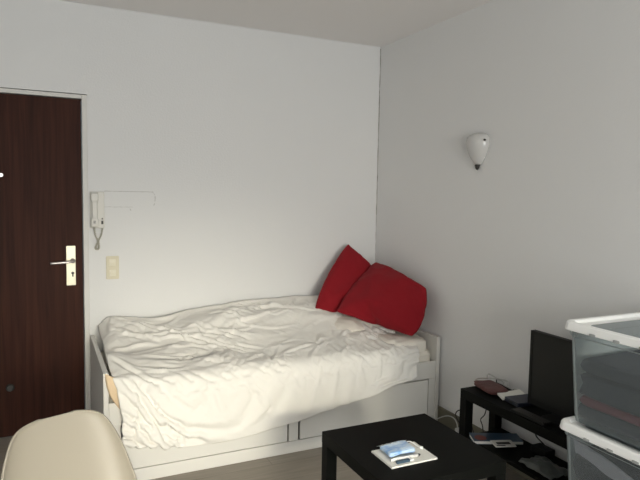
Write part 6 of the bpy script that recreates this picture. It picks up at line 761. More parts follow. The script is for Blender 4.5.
-5,-5,-4,-1,-3,-2,-3,-5,-3,-1,1,-2,-9,-7,-9,-12,-17,-14,-29,-20,-19,-19,-18,-20,-19,-19,-18,-19,-19,-18,-20,-19,-20,-19,-20,-19,677,-3,-7,-15,-7,6,-3,-13,-3,8,-3,-8,-2,-4,-5,-5,-6,-8,-9,-9,-8,-8,-7,-7,
-8,-9,-8,-9,-8,-7,-8,-8,-7,-5,-5,-3,-3,-2,-2,-1,-2,-3,-5,-4,-3,-2,-5,-4,-4,-1,1,-2,-7,-1,-9,-9,-12,-12,-20,-27,-20,-20,-18,-18,-19,-19,-19,-18,-19,-19,-19,-19,-20,-20,-19,-20,-20,678,-4,-7,-9,-15,-3,8,
-3,-14,-3,6,-3,-5,-7,-3,-4,-8,-7,-9,-8,-8,-8,-7,-7,-8,-9,-9,-8,-7,-8,-7,-8,-7,-6,-4,-3,-3,-2,-1,-1,-2,-3,-4,-5,-4,-5,-4,-4,-3,-2,-2,-2,2,-6,-8,-9,-10,-14,-16,-32,-20,-18,-18,-18,-18,-19,-18,
-19,-19,-19,-19,-20,-19,-20,-20,-20,-20,678,-5,-8,-13,-3,-12,-3,9,-3,-14,-3,4,-8,0,-5,-5,-7,-8,-8,-8,-7,-8,-8,-8,-8,-8,-8,-7,-9,-6,-8,-8,-7,-6,-4,-3,-3,-2,-1,0,-2,-4,-4,-5,-4,-5,-2,-2,-1,-2,
-2,-2,-6,-6,-7,-8,-11,-12,-19,-31,-17,-19,-19,-18,-18,-18,-18,-19,-18,-19,-19,-20,-20,-20,-20,-20,-19,675,-6,-8,-14,1,-3,-15,-4,10,-3,-13,-3,2,-4,-3,-6,-7,-8,-8,-7,-8,-7,-8,-8,-9,-8,-8,-7,-3,-11,-8,-8,-7,
-6,-4,-4,-2,-2,-1,-1,-1,-3,-5,-5,-4,-2,-2,-2,-3,-4,-4,-4,-4,-4,-4,-10,-11,-15,-12,-21,-29,-20,-19,-19,-18,-18,-18,-18,-18,-19,-19,-19,-19,-21,-19,-20,-20,672,-6,-11,-10,-5,5,-6,-16,-3,9,-4,-8,-2,-1,-6,-5,
-7,-7,-7,-8,-8,-7,-9,-8,-9,-8,-8,-7,-3,-4,-11,-10,-8,-6,-5,-3,-3,-2,0,-1,-3,-2,-5,-4,-3,-2,-4,-4,-4,-4,-4,-3,-2,-3,-4,-10,-10,-12,-17,-19,-32,-17,-19,-19,-19,-18,-18,-18,-18,-18,-18,-19,-19,-20,-20,-20,
-20,669,-7,-11,-9,0,-9,4,-4,-16,-2,6,-3,-2,-5,-5,-6,-6,-7,-7,-8,-7,-8,-9,-9,-9,-9,-8,-7,-6,-4,-8,-11,-7,-5,-5,-4,-2,-2,-1,-2,-1,-3,-3,-5,-3,-4,-4,-4,-4,-3,-3,-2,-1,-3,-4,-10,-11,-12,-17,
-16,-32,-20,-18,-19,-18,-18,-19,-18,-18,-18,-18,-18,-19,-19,-20,-20,-20,665,-6,-13,-6,-1,-12,-3,7,-7,-13,0,6,-5,-4,-5,-5,-7,-6,-7,-8,-7,-9,-9,-10,-10,-9,-9,-6,-7,-6,-8,-6,-8,-6,-6,-3,-1,-2,-1,-2,-2,-3,
-2,-3,-5,-3,-3,-3,-4,-4,-4,-3,-2,-1,-3,-12,-13,-12,-11,-20,-28,-21,-19,-19,-18,-19,-18,-18,-18,-18,-17,-19,-18,-19,-19,-20,-20,661,-6,-12,-2,-9,-10,0,2,-8,-1,-6,1,1,-5,-6,-5,-5,-7,-7,-7,-8,-9,-10,-11,-10,
-11,-9,-5,-6,-7,-7,-7,-7,-7,-5,-2,-1,-1,-3,-2,-2,-3,-3,-3,-1,-5,-3,-3,-4,-4,-4,-3,-3,-2,1,-15,-12,-7,-18,-15,-29,-20,-20,-19,-19,-18,-18,-18,-18,-18,-18,-17,-19,-18,-19,-20,-20,656,-6,-8,-4,-13,-6,3,-4,
-6,-2,-1,2,-3,-5,-4,-5,-7,-5,-6,-7,-8,-10,-12,-12,-10,-10,-11,-6,-5,-6,-7,-7,-7,-6,-3,-1,-3,-2,-3,-3,-3,-4,-3,-1,-1,-1,-6,-4,-4,-3,-4,-3,-3,-2,0,-6,-10,-15,-17,-19,-27,-20,-19,-19,-19,-18,-18,-18,
-18,-18,-17,-18,-18,-19,-18,-20,-19,651,-6,-5,-10,-10,-3,0,-5,-3,-3,5,-6,1,-7,-4,-5,-4,-5,-6,-6,-10,-10,-15,-12,-10,-10,-8,-9,-5,-6,-6,-7,-6,-4,-3,-3,-3,-3,-4,-4,-4,-3,-3,-1,-1,2,-2,-7,-2,-4,-4,
-3,-2,-6,0,-14,-5,-11,-17,-20,-27,-18,-19,-18,-19,-18,-18,-18,-18,-18,-18,-18,-18,-18,-19,-19,-19,648,-6,-7,-11,-7,-2,-2,-4,-3,2,-3,3,-8,-3,-6,-3,-2,-5,-5,-9,-7,-15,-12,-14,-11,-10,-7,-6,-9,-5,-7,-5,-5,-4,
-4,-4,-3,-4,-5,-5,-2,-4,-5,0,1,-3,4,-3,-9,-3,-2,-2,-3,-2,-9,-2,-16,-8,-15,-20,-29,-16,-19,-18,-18,-18,-18,-18,-18,-18,-18,-18,-19,-18,-19,-18,-19,645,-6,-8,-10,-4,-3,-4,-3,-1,0,2,-6,-2,-7,-2,-3,-3,
-1,-10,-4,-13,-13,-14,-14,-10,-10,-7,-6,-6,-10,-4,-5,-5,-5,-4,-4,-4,-5,-4,-3,-10,-5,1,-4,2,3,-4,-1,2,-5,-5,-6,-4,-3,2,-7,-17,-12,-9,-18,-19,-27,-19,-19,-18,-18,-18,-18,-18,-18,-18,-18,-19,-18,-19,-19,-18,
642,-5,-9,-8,-5,-4,-3,-2,-1,1,-5,0,-6,-3,-3,1,-1,-9,-2,-9,-15,-12,-16,-12,-10,-7,-9,-7,-8,-4,-8,-5,-5,-4,-5,-4,-5,-5,-5,-6,-6,-10,-1,7,1,-2,3,0,-5,-6,-5,-5,0,1,-6,-10,-9,-13,-14,-12,
-21,-26,-20,-18,-18,-18,-18,-18,-18,-18,-18,-18,-19,-19,-18,-19,-19,640,-5,-9,-6,-6,-4,-2,-2,0,-4,-1,-5,-2,-4,0,0,0,-9,-2,-13,-9,-18,-13,-12,-9,-8,-8,-11,-5,-6,-6,-5,-4,-6,-5,-6,-5,-5,-7,-8,-6,3,-6,
2,3,6,-2,-6,-6,-3,-6,0,0,-6,-6,-1,-13,-10,-14,-17,-15,-27,-20,-19,-17,-18,-19,-18,-18,-18,-18,-18,-19,-19,-18,-19,-19,636,-5,-8,-6,-5,-3,-2,-2,-2,-2,-4,-3,-6,2,-1,-3,4,-3,-13,-7,-15,-13,-15,-12,-6,-10,
-12,-5,-8,-4,-7,-4,-7,-4,-7,-6,-6,-7,-7,-5,-1,1,5,-5,6,-5,-8,-3,-1,-5,-4,-2,-2,-4,0,-9,-10,-10,-11,-14,-20,-24,-20,-19,-18,-18,-18,-18,-19,-18,-18,-19,-18,-18,-19,-19,-19,632,-5,-7,-5,-4,-3,-3,-2,-2,
-4,-3,-7,2,0,-6,4,-5,2,-7,-16,-10,-15,-14,-6,-12,-13,-7,-8,-4,-7,-3,-8,-5,-8,-6,-7,-7,-6,-3,3,1,1,-2,0,-11,-6,0,-1,-2,-2,-3,-2,-4,-3,-8,-5,-10,-11,-12,-12,-20,-23,-18,-19,-19,-18,-18,-18,-19,
-18,-18,-19,-18,-18,-19,-19,-18,628,-5,-6,-4,-4,-3,-3,-3,-3,-3,-8,-2,3,-7,3,-2,-2,0,-11,-8,-14,-15,-7,-12,-13,-10,-8,-5,-7,-3,-8,-4,-9,-8,-7,-7,-6,-1,1,0,-1,-2,-4,-7,-8,-2,-1,-2,-3,-2,-2,-4,
-4,-3,-1,-5,-10,-11,-10,-17,-14,-26,-19,-18,-18,-17,-19,-18,-19,-18,-18,-19,-18,-18,-18,-19,-19,625,-4,-5,-5,-3,-4,-3,-3,-4,-7,-4,2,-9,4,-1,-2,2,-7,-7,-10,-15,-7,-11,-14,-11,-9,-6,-7,-4,-8,-4,-9,-8,-8,-7,
-5,-1,0,-3,-4,-3,-4,-6,-5,-2,-4,-1,-2,-2,-3,-3,-4,-4,-3,-4,-3,-5,-9,-15,-16,-13,-28,-17,-17,-18,-18,-18,-18,-19,-18,-18,-19,-18,-18,-19,-18,-18,622,-4,-5,-4,-4,-4,-3,-4,-7,-6,3,-10,-1,2,-1,1,-1,-6,
-9,-13,-7,-10,-13,-11,-9,-8,-8,-4,-8,-5,-9,-9,-7,-7,-6,-2,-3,-4,-4,-4,-3,-5,-5,-1,-2,-2,-2,-1,-2,-2,-2,-2,-2,-4,-4,-6,-10,-10,-11,-18,-13,-28,-15,-19,-17,-18,-18,-18,-19,-18,-18,-18,-19,-18,-18,-19,-18,621,
-4,-5,-5,-5,-2,-4,-8,-6,2,-12,-1,0,0,1,-1,-3,-5,-12,-6,-10,-12,-10,-9,-8,-9,-5,-8,-5,-10,-9,-7,-7,-6,-4,-6,-4,-4,-3,-4,-3,-4,-2,-4,-3,-4,-4,-2,-2,-2,-2,-2,-3,-3,-3,-7,-6,-10,-8,-13,-19,
-14,-28,-16,-19,-18,-18,-18,-18,-19,-18,-18,-18,-19,-18,-18,-19,619,-4,-5,-5,-4,-3,-8,-7,1,-12,-4,-1,3,-1,0,-2,-4,-8,-6,-9,-11,-9,-8,-9,-7,-7,-9,-7,-9,-9,-6,-9,-5,-6,-5,-5,-4,-4,-3,-4,-4,-3,-4,-5,
-4,-4,-3,-3,-2,-2,-2,-3,-2,-3,-4,-1,-5,-7,-16,-13,-13,-16,-27,-19,-17,-18,-18,-18,-18,-19,-18,-18,-18,-18,-18,-19,-18,616,-4,-5,-5,-3,-7,-8,0,-11,-6,-3,3,2,-2,-1,-3,-6,-6,-8,-10,-9,-7,-8,-7,-8,-8,-7,
-10,-9,-6,-8,-6,-7,-6,-5,-3,-4,-3,-5,-6,-5,-4,-5,-4,-1,-1,0,-2,-2,-3,-2,-3,-4,-4,-4,-8,-6,-3,-11,-18,-13,-18,-24,-18,-18,-17,-18,-18,-19,-18,-18,-18,-18,-18,-18,-18,-19,614,-4,-5,-4,-5,-10,0,-11,-7,-4,
3,3,-4,1,-3,-5,-5,-8,-8,-8,-8,-7,-7,-7,-8,-8,-9,-9,-7,-8,-6,-7,-6,-5,-3,-5,-4,-7,-7,-7,-4,-3,-1,-1,0,-2,-4,-2,-3,-3,-4,-5,-3,-3,-3,-4,-11,-8,-3,-13,-19,-15,-25,-18,-18,-18,-18,-18,-18,-19,
-18,-18,-18,-18,-18,-17,-18,610,-3,-5,-5,-8,-1,-11,-7,-4,0,2,-2,2,-3,-5,-4,-7,-8,-8,-7,-6,-7,-6,-8,-8,-10,-8,-8,-8,-6,-7,-6,-4,-5,-6,-6,-9,-8,-7,-4,-1,0,-2,-1,-3,-8,-5,-4,-4,-2,-2,-2,-3,
-2,-4,-3,-1,-14,-10,-5,-15,-20,-26,-16,-18,-19,-17,-18,-18,-19,-18,-18,-17,-18,-18,-18,-18,608,-2,-3,-10,-2,-9,-7,-5,-1,1,-2,2,-3,-4,-3,-6,-7,-8,-7,-7,-6,-6,-6,-7,-10,-9,-9,-8,-7,-6,-6,-6,-5,-8,-8,-10,
-8,-6,-4,-1,0,-3,-1,-2,-7,-4,-5,-2,-3,0,-1,0,-2,-3,-4,-6,-10,-2,-17,-12,-7,-19,-28,-19,-15,-18,-18,-18,-17,-18,-18,-18,-18,-17,-18,-18,-17,605,-2,-6,-3,-10,-6,-5,-2,-2,-1,1,-2,-3,-2,-5,-6,-8,-7,-8,
-6,-5,-6,-6,-8,-10,-9,-9,-8,-6,-7,-7,-7,-8,-10,-9,-8,-5,-4,-3,-2,-1,1,0,-7,1,-2,-5,-5,-4,-3,0,-2,-4,-5,-4,-8,1,-13,-3,-18,-14,-10,-32,-17,-18,-17,-17,-18,-18,-18,-17,-17,-18,-18,-17,-17,-18,603,-2,
-6,-5,-9,-4,-3,-3,-1,-1,-2,-1,-1,-4,-6,-7,-8,-7,-6,-7,-5,-6,-7,-8,-9,-10,-9,-7,-8,-8,-8,-9,-8,-10,-7,-6,-3,-4,-2,-2,-1,-1,-1,4,-10,-6,-3,-3,-3,-3,-5,-4,-4,-4,-2,3,-6,-9,-13,-3,-18,-17,
-14,-30,-19,-18,-18,-17,-17,-18,-17,-18,-17,-18,-17,-16,-17,599,-2,-6,-7,-4,-4,-3,-2,-3,-1,-1,0,-4,-4,-7,-7,-7,-7,-6,-7,-6,-6,-7,-8,-10,-10,-9,-8,-8,-9,-8,-8,-9,-7,-6,-4,-3,-2,-1,-1,-1,0,-1,-3,-6,
-11,-5,-4,-4,-4,-3,-2,-1,1,-1,-5,-10,-9,-2,-10,-13,-17,-20,-28,-18,-17,-18,-18,-18,-17,-17,-18,-17,-17,-17,-16,-16,594,-2,-6,-4,-5,-3,-3,-2,-2,-2,0,-2,-3,-6,-6,-8,-7,-7,-7,-6,-6,-7,-7,-9,-10,-10,-9,-9,
-7,-7,-7,-12,-6,-5,-3,-3,-3,-3,-1,-2,-3,-2,-8,-3,0,-6,-9,-5,-4,-3,-3,-1,-2,0,-2,-2,-5,-5,-10,-13,-14,-13,-20,-31,-13,-19,-18,-17,-18,-17,-18,-17,-17,-16,-17,-16,-17,590,-1,-5,-5,-4,-3,-2,-3,-1,-2,-1,
-2,-4,-6,-6,-8,-7,-7,-8,-6,-7,-8,-7,-10,-10,-10,-9,-9,-7,-9,-6,-4,-8,-5,-4,-3,-3,-5,-4,-3,-3,-4,2,-2,-8,-3,-6,-6,-4,-4,-3,-3,-2,-2,-3,-3,-2,-1,-13,-10,-11,-16,-17,-33,-10,-19,-18,-18,-18,-17,-17,
-19,-12,-17,-17,-17,-18,585,-1,-5,-4,-3,-3,-2,-2,-2,-1,-2,-3,-4,-7,-7,-7,-8,-7,-7,-8,-7,-7,-10,-9,-10,-11,-10,-7,-6,-5,-10,-5,-4,-6,-6,-4,-5,-5,-4,-4,-1,1,1,-4,-3,-8,-6,-4,-5,-3,-2,-2,-2,-2,
0,-2,-2,-6,-7,-13,-13,-12,-19,-31,-12,-19,-18,-17,-18,-17,-18,-18,-11,-14,-18,-18,-18,577,0,-4,-4,-3,-2,-2,-2,-1,-2,-2,-4,-5,-6,-8,-8,-8,-8,-8,-7,-8,-8,-7,-11,-12,-10,-10,-7,-5,-3,-5,-10,-6,-7,-5,-5,-5,
-4,-4,0,2,1,-3,-2,-6,-7,-5,-6,-4,-4,-2,-2,-1,-2,-3,-2,-2,-4,-3,-8,-12,-19,-13,-28,-18,-19,-18,-18,-17,-17,-18,-16,-13,-11,-19,-18,-19,571,0,-3,-4,-2,-2,-2,-1,-2,-3,-3,-4,-6,-6,-8,-8,-9,-9,-7,-9,
-7,-6,-12,-12,-7,-13,-7,-3,-7,-4,-4,-6,-10,-6,-7,-4,-6,-4,-3,0,1,-1,2,-5,-5,-6,-6,-7,-4,-4,-3,0,-2,-1,-1,-1,-1,-1,-12,-11,-3,-14,-20,-25,-20,-17,-18,-18,-17,-18,-18,-7,-14,-17,-18,-18,-19,564,1,-3,
-2,-4,-1,-1,-3,-2,-2,-4,-5,-7,-6,-8,-9,-10,-7,-10,-8,-6,-8,-9,-14,-11,-4,-7,-8,-7,-5,-1,-4,-6,-11,-6,-7,-2,-3,-2,-1,0,1,-5,0,-6,-6,-10,-4,-3,-2,-3,-2,-1,-1,-2,-1,-2,-1,-5,-16,-10,-4,-16,
-19,-27,-19,-19,-18,-17,-18,-17,-7,-15,-17,-19,-16,-17,557,1,-3,-3,-2,-1,-3,-2,-1,-4,-5,-5,-6,-7,-9,-10,-6,-12,-9,-7,-9,-7,-7,-11,-14,-9,-4,-8,-5,-3,-6,-4,-1,-6,-11,-5,-4,-1,-3,1,0,-1,-1,-9,-5,-8,
1,-1,-2,-2,-1,-1,-1,-2,-2,-4,-3,-2,-14,-6,-15,-6,-13,-19,-27,-15,-19,-19,-18,-17,-18,-8,-15,-17,-19,-11,-17,548,1,-3,-3,-1,-4,-2,0,-5,-3,-5,-5,-6,-7,-11,-5,-13,-10,-8,-9,-6,-8,-8,-10,-12,-13,-7,-5,-4,
-4,1,-5,-7,-2,-6,-9,-5,-3,-1,-2,-1,0,2,-1,-14,-7,3,-2,-3,-2,-1,-1,-2,-2,-1,-2,-3,-3,-4,-11,-17,-13,-9,-18,-26,-11,-19,-18,-18,-18,-18,-10,-17,-15,-18,-8,-16,539,1,-3,-2,-5,-1,1,-7,-2,-5,-4,-6,
-6,-10,-3,-13,-11,-9,-8,-5,-9,-9,-10,-15,-10,-7,-4,-8,-4,1,-7,-5,-2,-6,-4,-6,-8,-1,-1,0,-1,-2,-1,3,-7,-15,-6,0,-3,-2,-3,-1,-1,-2,-1,-3,-4,-3,-2,0,-12,-16,-15,-13,-24,-13,-17,-18,-18,-18,-17,-14,
-17,-14,-18,-6,-14,529,3,-3,-5,0,0,-8,-1,-6,-4,-5,-6,-8,-2,-11,-10,-11,-6,-5,-11,-11,-10,-15,-5,-4,-12,-5,0,-7,-11,-2,-2,-6,-6,-5,-4,1,0,0,0,-1,0,-6,-5,-4,-7,-15,-5,-1,-2,-1,-1,0,-1,-2,
0,0,-2,-4,-11,-9,-8,-14,-18,-22,-15,-14,-17,-17,-18,-17,-16,-18,-14,-17,-5,-11,519,4,-4,-2,0,-8,-1,-6,-4,-5,-7,-5,-2,-10,-9,-10,-4,-7,-13,-15,-11,-8,0,-5,-11,-4,-8,-10,-11,-3,-2,-4,-5,-4,-3,-2,-2,-2,
-1,-1,3,-10,-7,-7,-6,5,-5,-11,-2,0,0,1,0,-1,-2,-3,-2,-4,-7,-5,-10,-11,-9,-19,-19,-18,-11,-17,-17,-17,-17,-18,-17,-14,-18,-3,-9,510,5,-3,-1,-8,0,-7,-3,-6,-8,-3,-4,-7,-10,-6,-3,-8,-16,-14,-9,-6,
1,-7,-9,-9,-10,-12,-8,-2,-3,-3,-2,-2,-2,-2,-3,-3,-3,-3,-4,-3,4,-7,-8,-16,-5,5,-3,-3,-1,-2,-1,-2,-1,-4,-2,-1,-4,-3,-3,-9,-9,-14,-15,-16,-24,-10,-17,-16,-17,-17,-18,-17,-15,-18,-2,-8,504,4,-2,-6,
-1,-6,-4,-6,-8,-3,-7,-7,-6,-1,-4,-9,-15,-13,-8,-3,-4,-10,-11,-11,-11,-8,-4,-1,0,0,0,0,-1,-2,-2,-4,-3,-4,-4,-4,-7,-15,-6,-7,-11,-6,-1,-1,-1,-3,0,0,-1,-1,0,0,0,-2,-2,-10,-6,-11,-14,-13,
-14,-24,-10,-18,-16,-17,-16,-17,-18,-16,-18,-2,-7,499,4,-5,-1,-7,-4,-6,-9,-3,-8,-7,-3,-2,-3,-7,-14,-9,-6,-6,-9,-12,-12,-9,-7,-6,-2,1,2,2,0,-1,-3,-4,-6,-7,-7,-6,-6,-7,-7,-7,8,-6,-6,-6,-15,-3,
-3,-3,-1,-2,-1,0,-1,-2,-1,-1,-2,-2,1,-13,-10,-11,-9,-14,-23,-17,-17,-17,-16,-16,-17,-17,-17,-18,-3,-6,495,3,-3,-5,-5,-7,-7,-4,-10,-5,-3,-3,-4,-5,-12,-5,-5,-11,-14,-11,-9,-5,-6,0,0,1,0,0,-2,-5,
-8,-9,-10,-9,-7,-6,-6,-5,-2,-3,8,-12,-8,-6,10,-2,-1,-2,-5,-3,-2,-2,0,-2,-2,-2,-3,-5,-7,-5,-4,-9,-10,-12,-19,-18,-18,-17,-16,-17,-17,-16,-17,-17,-18,-4,-6,492,3,-5,-5,-8,-6,-7,-5,-4,-6,-3,-5,-6,
-8,-4,-5,-11,-13,-11,-6,-3,-3,2,0,-3,-1,-3,-7,-10,-12,-10,-9,-8,-2,-1,-2,-1,1,1,-2,-15,-8,-6,-11,-5,-1,0,11,2,-2,-2,-1,-3,-3,-2,-3,-3,-2,-4,-4,-15,-7,-10,-9,-18,-20,-15,-17,-17,-16,-17,-17,-17,
-16,-18,-5,-6,488,2,-6,-7,-6,-6,-6,-5,-5,-3,-5,-7,-6,-3,-6,-8,-11,-7,-1,-4,-3,-1,-3,-4,-5,-8,-9,-13,-10,-6,-4,-3,5,-2,1,-1,-2,-2,-5,-5,-6,-8,-6,-8,-18,-8,-6,0,10,-2,-1,-2,0,-2,0,-2,
-1,-1,-2,-4,-7,-8,-10,-16,-17,-22,-13,-16,-15,-17,-17,-18,-17,-17,-17,-6,-7,485,2,-7,-9,-6,-5,-5,-8,-5,-6,-3,-3,-4,-7,-3,-5,-7,-5,-5,-4,-3,-5,-6,-6,-9,-12,-8,-7,-1,0,-2,-2,-7,-12,-1,11,-7,-11,-8,
-7,-2,-3,-3,4,-8,-13,-9,-14,0,1,0,-1,0,0,0,1,0,-1,0,0,-3,-8,-10,-18,-15,-7,-27,-19,-11,-17,-17,-18,-17,-18,-18,-5,-7,477,2,-7,-6,-10,-8,-7,-6,-6,-6,-6,-5,-5,-5,-5,-6,-6,-6,-6,-5,-4,-5,
-4,-5,-4,-4,-4,-4,-4,-4,-5,-4,0,7,-14,-11,-4,-1,-5,7,-2,-5,-7,-9,-16,-12,-8,-2,5,2,-2,-1,-1,0,-1,0,0,-1,-2,2,-12,-2,-7,-17,-15,-4,-29,-19,-9,-18,-17,-18,-18,-17,-17,-8,-8,472,2,-7,-8,-9,
-6,-5,-4,-5,-4,-5,-6,-3,-5,-6,-5,-6,-5,-3,-4,-7,-4,-4,-3,-3,-3,-3,-3,-3,-5,-2,-8,4,2,-10,-18,0,2,-3,-18,-9,-6,-8,-9,9,-4,-14,-9,-3,-2,-1,0,1,1,1,2,0,1,-2,-4,0,-14,-4,-16,-15,
-2,-29,-18,-11,-17,-16,-19,-17,-17,-16,-12,-9,468,2,-7,-4,-2,-3,-2,-3,-3,-3,-5,-6,-5,-5,-7,-5,-7,-5,-2,-5,-4,-4,-4,-5,-3,-3,-2,-3,-2,-4,-3,-4,-16,-9,9,-11,-16,-8,12,-8,-17,-8,-6,-8,-6,14,-4,-9,
-10,-7,-6,-3,-1,0,0,1,1,4,0,-5,-6,-8,-4,-16,-13,-2,-29,-18,-9,-17,-15,-18,-18,-12,-12,-16,-16,461,1,-3,-3,-3,-4,-4,-3,-6,-4,-1,-4,-5,-3,-3,-3,-4,-4,-4,-3,-2,-4,-3,-4,-7,-3,-4,-4,-3,-3,-3,
-2,-9,-17,-9,7,-8,-18,-10,13,-4,-9,-6,-8,-14,-8,14,0,-4,-9,-8,-8,-5,-3,-2,0,1,1,0,-2,-4,-9,-7,-10,-15,-4,-26,-19,-10,-16,-13,-18,-13,-10,-13,-19,-15,448,2,-6,-6,-6,-5,-6,-5,-5,-5,-4,-2,-5,-3,
-2,0,-2,-5,-4,-3,-2,-1,-1,1,-3,-4,-5,-4,-5,-4,-5,-3,4,-8,-17,-10,8,-9,-17,-12,14,0,-7,-6,-9,-17,-9,13,2,1,-6,-7,-8,-5,-5,-4,-2,-2,-2,-2,-2,-8,-8,-6,-15,-13,-7,-28,-10,-16,-10,-17,-8,-12,
-11,-20,-18], (NU+1)*(NV+1), (-2.02, -0.93347, 0.17522), 0.0008)
def upsample(P, nu, nv):
    """Catmull-Rom refinement of the draped grid, twice as fine both ways"""
    def line(q):
        out = []
        for i in range(len(q)-1):
            p0 = q[max(i-1, 0)]; p1 = q[i]; p2 = q[i+1]; p3 = q[min(i+2, len(q)-1)]
            out += [p1, (p1+p2)*.5625-(p0+p3)*.0625]
        return out+[q[-1]]
    rows = [line(P[i*(nv+1):(i+1)*(nv+1)]) for i in range(nu+1)]
    cols = [line([rw[j] for rw in rows]) for j in range(2*nv+1)]
    return [cols[j][i] for i in range(2*nu+1) for j in range(2*nv+1)], nu*2, nv*2
P, NU, NV = upsample(P, NU, NV)
def ridged(v, sharp=2.2):
    n = noise.noise(v); return max(0., 1-abs(n)*2.6)**sharp
def crease(x, y, ax, ay, bx, by, wid, h, bow=0.):
    """one long soft fold from a to b, tapering at both ends"""
    dx, dy = bx-ax, by-ay; L = math.hypot(dx, dy); t = ((x-ax)*dx+(y-ay)*dy)/L/L
    if t < -.1 or t > 1.1: return 0.
    d = ((x-ax)*dy-(y-ay)*dx)/L - bow*math.sin(PI*t) - .012*noise.noise(Vector((t*4, ax*9, ay*7)))
    e = max(0., 1-(2*t-1)**2/1.2)
    k = d/wid
    return h*e*(math.exp(-k*k*(4.5 if d > 0 else .7)))
rnd = random.Random(11)
FOLD = []
for k in range(44):
    cx_ = rnd.uniform(-1.98, -.30); cy_ = rnd.uniform(-.80, -.10); an = rnd.gauss(.10, .26); L_ = rnd.uniform(.18, .55)
    if cx_ < -1.7: an = rnd.uniform(-.9, .5); L_ *= .6
    if cx_ > -.75: an = rnd.uniform(.2, 1.3); L_ *= .7
    FOLD.append((cx_-math.cos(an)*L_/2, cy_-math.sin(an)*L_/2, cx_+math.cos(an)*L_/2, cy_+math.sin(an)*L_/2, rnd.uniform(.008,.018), rnd.uniform(.007,.017), rnd.uniform(-.04,.04)))
HANG = [(-1.86,-.82,-1.66,-1.20,.02,.012,.03), (-1.93,-.80,-1.92,-1.22,.012,.012,-.01), (-1.55,-.84,-1.38,-1.14,.02,.008,.03), (-1.30,-.92,-1.15,-1.16,.018,.008,.02),
        (-1.15,-.86,-.98,-1.0,.015,.007,.0), (-.86,-.82,-.96,-1.12,.015,.009,.0), (-.74,-.80,-.80,-1.08,.013,.009,.01), (-.60,-.78,-.64,-1.04,.013,.009,.0), (-.50,-.70,-.50,-1.0,.013,.010,-.02), (-.40,-.60,-.36,-.95,.013,.010,-.02), (-.32,-.55,-.28,-.92,.012,.008,-.02)]
Q = []
for i in range(NU+1):
    run = 0.
    for j in range(NV+1):
        c = i*(NV+1)+j; p = P[c]
        if j: run += (p-P[c-1]).length
        du = P[min(i+1, NU)*(NV+1)+j]-P[max(i-1, 0)*(NV+1)+j]; dw = P[i*(NV+1)+min(j+1, NV)]-P[i*(NV+1)+max(j-1, 0)]
        n_ = dw.cross(du).normalized()
        if n_.z < -.2: n_ = -n_
        x = p.x; yy = -.03-run*.93
        wx = x+.05*noise.noise(Vector((x*4, yy*4, 3.1))); wy = yy+.05*noise.noise(Vector((x*4, yy*4, 9.7)))
        topw = min(1, max(0, (yy+.95)/.15)); 
        d = 0.
        if topw > 0:
            d += topw*(.012*noise.noise(Vector((wx*2.2, wy*7+wx*2, 1.7)))+.0035*ridged(Vector((wx*4, wy*11-wx*4, 6.2)), 1.4)+.0015*noise.noise(Vector((wx*17, wy*19, 2.2))))
            for q in FOLD: d += topw*crease(x, yy, *q)
        for q in HANG: d += crease(x, yy, *q)
        d += (1-topw)*(.006*noise.noise(Vector((wx*6, wy*2.4, 4.4)))+.0015*noise.noise(Vector((x*16, yy*16, 1))))
        ed = min(1., j/4, (NV-j)/6+.1, i/7, (NU-i)/6)
        lw = max(0., 1-3.2*i/NU)**1.3; hg = min(1., max(0., (.62-p.z)/.12)); lowz = min(1., max(0., (.58-p.z)/.38))
        front = min(1., max(0., (-.35-p.y)/.4))
        Q.append(p+n_*(d*ed)+Vector((-.026*lw*front*(1-hg)-.030*lw*min(1., max(0., (.40-p.z)/.12)), -.022*lw*hg, -.050*lowz*(1-i/NU)**1.5)))
P = Q
F = []
for i in range(NU):
    for j in range(NV):
        a = i*(NV+1)+j; F.append((a, a+1, a+NV+2, a+NV+1))
dv = link('duvet', P, F, M['duvet'], None, True)
tag(dv, 'crumpled cream white duvet spread over the bed and hanging down its front', 'duvet')
ms = dv.modifiers.new('thick', 'SOLIDIFY'); ms.thickness = .010; ms.offset = -.5

# tan blanket corner poking out at the front left end
bl = MB()
v = []; f = []
nu, nv = 14, 14
for i in range(nu+1):
    for j in range(nv+1):
        u = i/nu; w = j/nv
        bulge = math.sin(PI*u)**.6*math.sin(PI*w)**.6
        xl = -2.056+.10*w**2.2; x = xl+(-1.915-xl)*u
        z = .588-.225*w-.075*u*(1-w)
        v.append((x, -.864-.012*bulge-.003*noise.noise(Vector((u*5,w*5,1)))-.003*max(0, math.sin(u*9+w*3)), z))
for i in range(nu):
    for j in range(nv):
        a = i*(nv+1)+j; f.append((a, a+1, a+nv+2, a+nv+1))
tb = link('blanket', v, f, M['beige'], None, True)
md = tb.modifiers.new('thick', 'SOLIDIFY'); md.thickness = .008
tag(tb, 'tan blanket corner poking out under the duvet at the bed front left', 'blanket')

